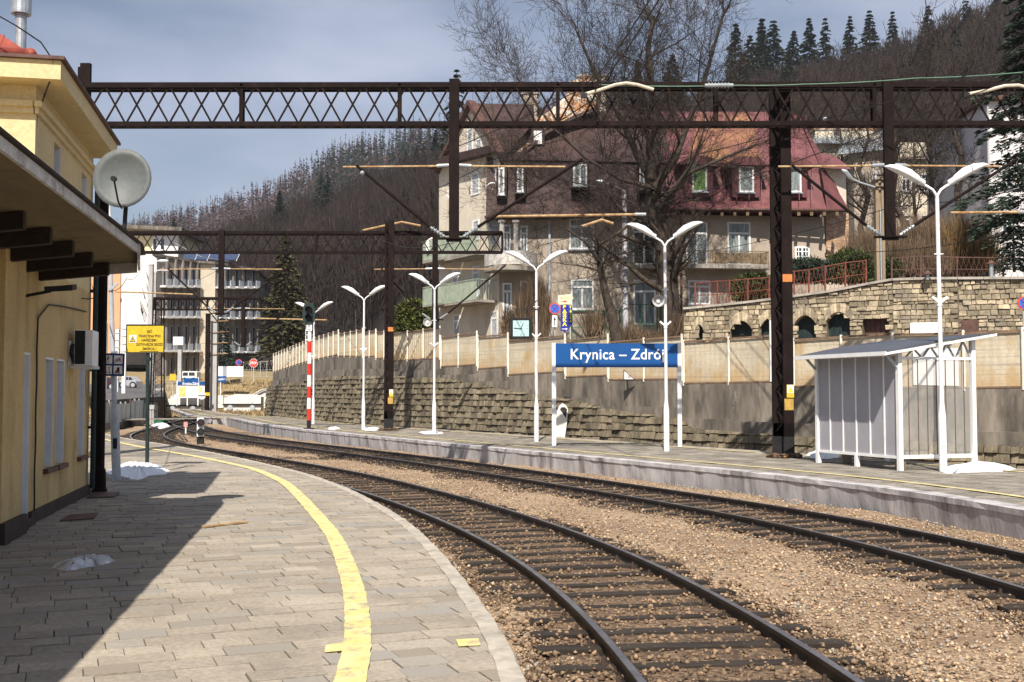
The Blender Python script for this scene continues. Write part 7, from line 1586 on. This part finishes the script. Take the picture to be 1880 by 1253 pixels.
# ------------------------------------------------------------------ overhead wires
def wire(label, pts, r=.012, m='wire', clamp=None):
    V = [P(*p) for p in pts]; t = thing('overhead_wire', label, 'wire', tuple(V[0]), 'overhead wires'); out = []
    for a, c in zip(V[:-1], V[1:]):
        L = (c - a).length
        for k in range(8): f = k / 8; out.append(a.lerp(c, f) - Vector((0, 0, L * .010 * 4 * f * (1 - f))))
    MB().tube(out + [V[-1]], r, 5).build('strand', K[m], t)
    if clamp:
        b = MB()
        for i in clamp: b.ball(tuple(V[i]), .06, None, .06, 8, 5)
        b.build('clamps', K['insul'], t)
    return t
wire('left one of two thick black wires from the top of the picture to the gantry', [(1205, -20, 20), (1084, 154, 29.3), (792, 287, 40), (665, 330, 52.8)], .016, clamp=[1])
wire('right one of two thick black wires from the top of the picture to the gantry', [(1222, -20, 20), (1092, 168, 28.8), (1088, 184, 28.8), (796, 350, 40), (610, 385, 52.5)], .016)
wire('wire sloping down left from the upper right over the lattice mast and burgundy roof', [(1890, 88, 21), (1776, 138, 24), (1515, 219, 30), (1180, 304, 40), (1000, 334, 48)], .013, clamp=[2])
wire('lower wire sloping down left across the burgundy roof windows', [(1890, 128, 22), (1780, 176, 25), (1230, 369, 38), (990, 452, 46)], .013)
wire('thin wire crossing the long balcony and the lattice mast', [(1890, 345, 22), (1640, 380, 28), (1286, 464, 38), (1010, 520, 46)], .010)
wire('thin wire above the wire mesh fence at the right', [(1890, 425, 23), (1600, 463, 30), (1290, 507, 40)], .010)
wire('green copper cable passing along the upper chord of the big gantry', [(1880, 133, 26), (1680, 144, 27.5), (1475, 155, 28.6), (1356, 157, 28.7), (1100, 156, 28.8)], .014, 'greenwire')
wire('thin contact wire from the first gantry drop to the second gantry', [(833, 446, 29), (700, 440, 53), (470, 452, 53), (300, 540, 78)], .010)
wire('black wire between the left strut of the first gantry and the second gantry', [(665, 318, 28.8), (590, 365, 45), (520, 425, 53), (440, 462, 60)], .012, clamp=[0])
wire('black wire from the second gantry toward the grey balcony building', [(800, 432, 53), (560, 420, 64), (470, 490, 78)], .011)
wire('slack wire from the second gantry past the brown spruce to the far mast', [(712, 462, 53), (560, 540, 80), (395, 590, 111)], .012)
wire('thin wire passing behind the signal head along the hillside', [(470, 592, 100), (560, 590, 80), (712, 594, 53.5)], .009)
wire('cable running from the canopy corner across to the street lamp', [(150, 548, 17), (196, 532, 24), (232, 512, 40), (262, 480, 85)], .010)
wire('pale cable sagging from the penthouse roof over the solar panels', [(322, 447, 140), (370, 472, 140), (420, 480, 145)], .04, 'insul')
wire('wire in front of the pale gable below the hanging post', [(790, 470, 45), (905, 405, 48), (1010, 352, 52)], .009)
# line equipment on the big gantry
def tensioner():
    t = thing('wire_tensioner', 'white strain insulator in the green cable along the upper gantry chord', 'insulator', tuple(P(1320, 157, 28.6))); MB().tube([P(1294, 157.5, 28.6), P(1346, 157, 28.6)], .05, 8).build('rod', K['insul'], t); b = MB()
    for x in range(1300, 1342, 6): b.tube([P(x, 157.4, 28.6), P(x + 2, 157.4, 28.6)], .075, 10)
    b.build('sheds', K['insul'], t)
    for pts, lb in (([(1072, 174, 28.7), (1100, 166, 28.7), (1130, 156, 28.7), (1150, 153, 28.7), (1170, 156, 28.7), (1200, 165, 28.7)], 'pale curved steady arm in front of the big gantry above the house roof'), ([(1774, 174, 28.7), (1810, 167, 28.7), (1845, 158, 28.7), (1870, 157, 28.7), (1895, 163, 28.7)], 'pale curved steady arm in front of the big gantry at the right edge'),
                    ([(664, 424, 52.7), (700, 416, 52.7), (738, 408, 52.7), (772, 415, 52.7)], 'rusty curved steady arm above the second gantry'), ([(1066, 417, 40), (1105, 404, 40), (1126, 411, 40)], 'small pale steady arm in front of the upper left house window')):
        s = thing('steady_arm', lb, 'steady arm', tuple(P(*pts[0])), 'curved steady arms'); MB().tube([P(*p) for p in pts], .045 if pts[0][2] < 30 else .05, 8).build('tube', K['rust' if pts[0][2] > 30 else 'stucco'], s); c = P(*pts[0]); MB().box(c.x - .08, c.x + .08, c.y - .05, c.y + .05, c.z - .08, c.z + .04).build('clamp', K['black'], s)
    for pts, lb in (([(905, 398, 30), (1186, 394, 30)], 'long straight rusty tube crossing below the mansard eave'), ([(1745, 391, 30), (1890, 390, 30)], 'straight rusty tube right of the shelter lamp'), ([(470, 585, 78), (600, 588, 78)], 'thin rusty tube across the brown spruce'), ([(212, 536, 78), (360, 541, 78)], 'rusty tube crossing the white block left of the lattice pylon')):
        s = thing('registration_tube', lb, 'tube', tuple(P(*pts[0])), 'straight rusty tubes of the overhead line'); MB().tube([P(*p) for p in pts], .035 if pts[0][2] < 40 else .05, 8).build('tube', K['rust'], s); c = P(*pts[1]); MB().tube([c, c - Vector((.3, 0, 0))], .045, 8).build('sleeve', K['insul'], s)
tensioner()

# ------------------------------------------------------------------ thin air between here and the far hills
hz = MB().box(-700, 900, -70, 1150, -1.7, 320).build('haze', bpy.data.materials.new('haze_air')); hm = hz.data.materials[0]; hm.use_nodes = True; hn = hm.node_tree.nodes
hn.remove(hn['Principled BSDF']); pv = hn.new('ShaderNodeVolumePrincipled'); pv.inputs['Color'].default_value = (.84, .87, .97, 1); pv.inputs['Density'].default_value = .00013; pv.inputs['Anisotropy'].default_value = .2
hm.node_tree.links.new(pv.outputs['Volume'], hn['Material Output'].inputs['Volume']); tag(hz, kind='stuff'); hz['label'] = 'thin bluish air in front of the distant hill'; hz['category'] = 'haze'
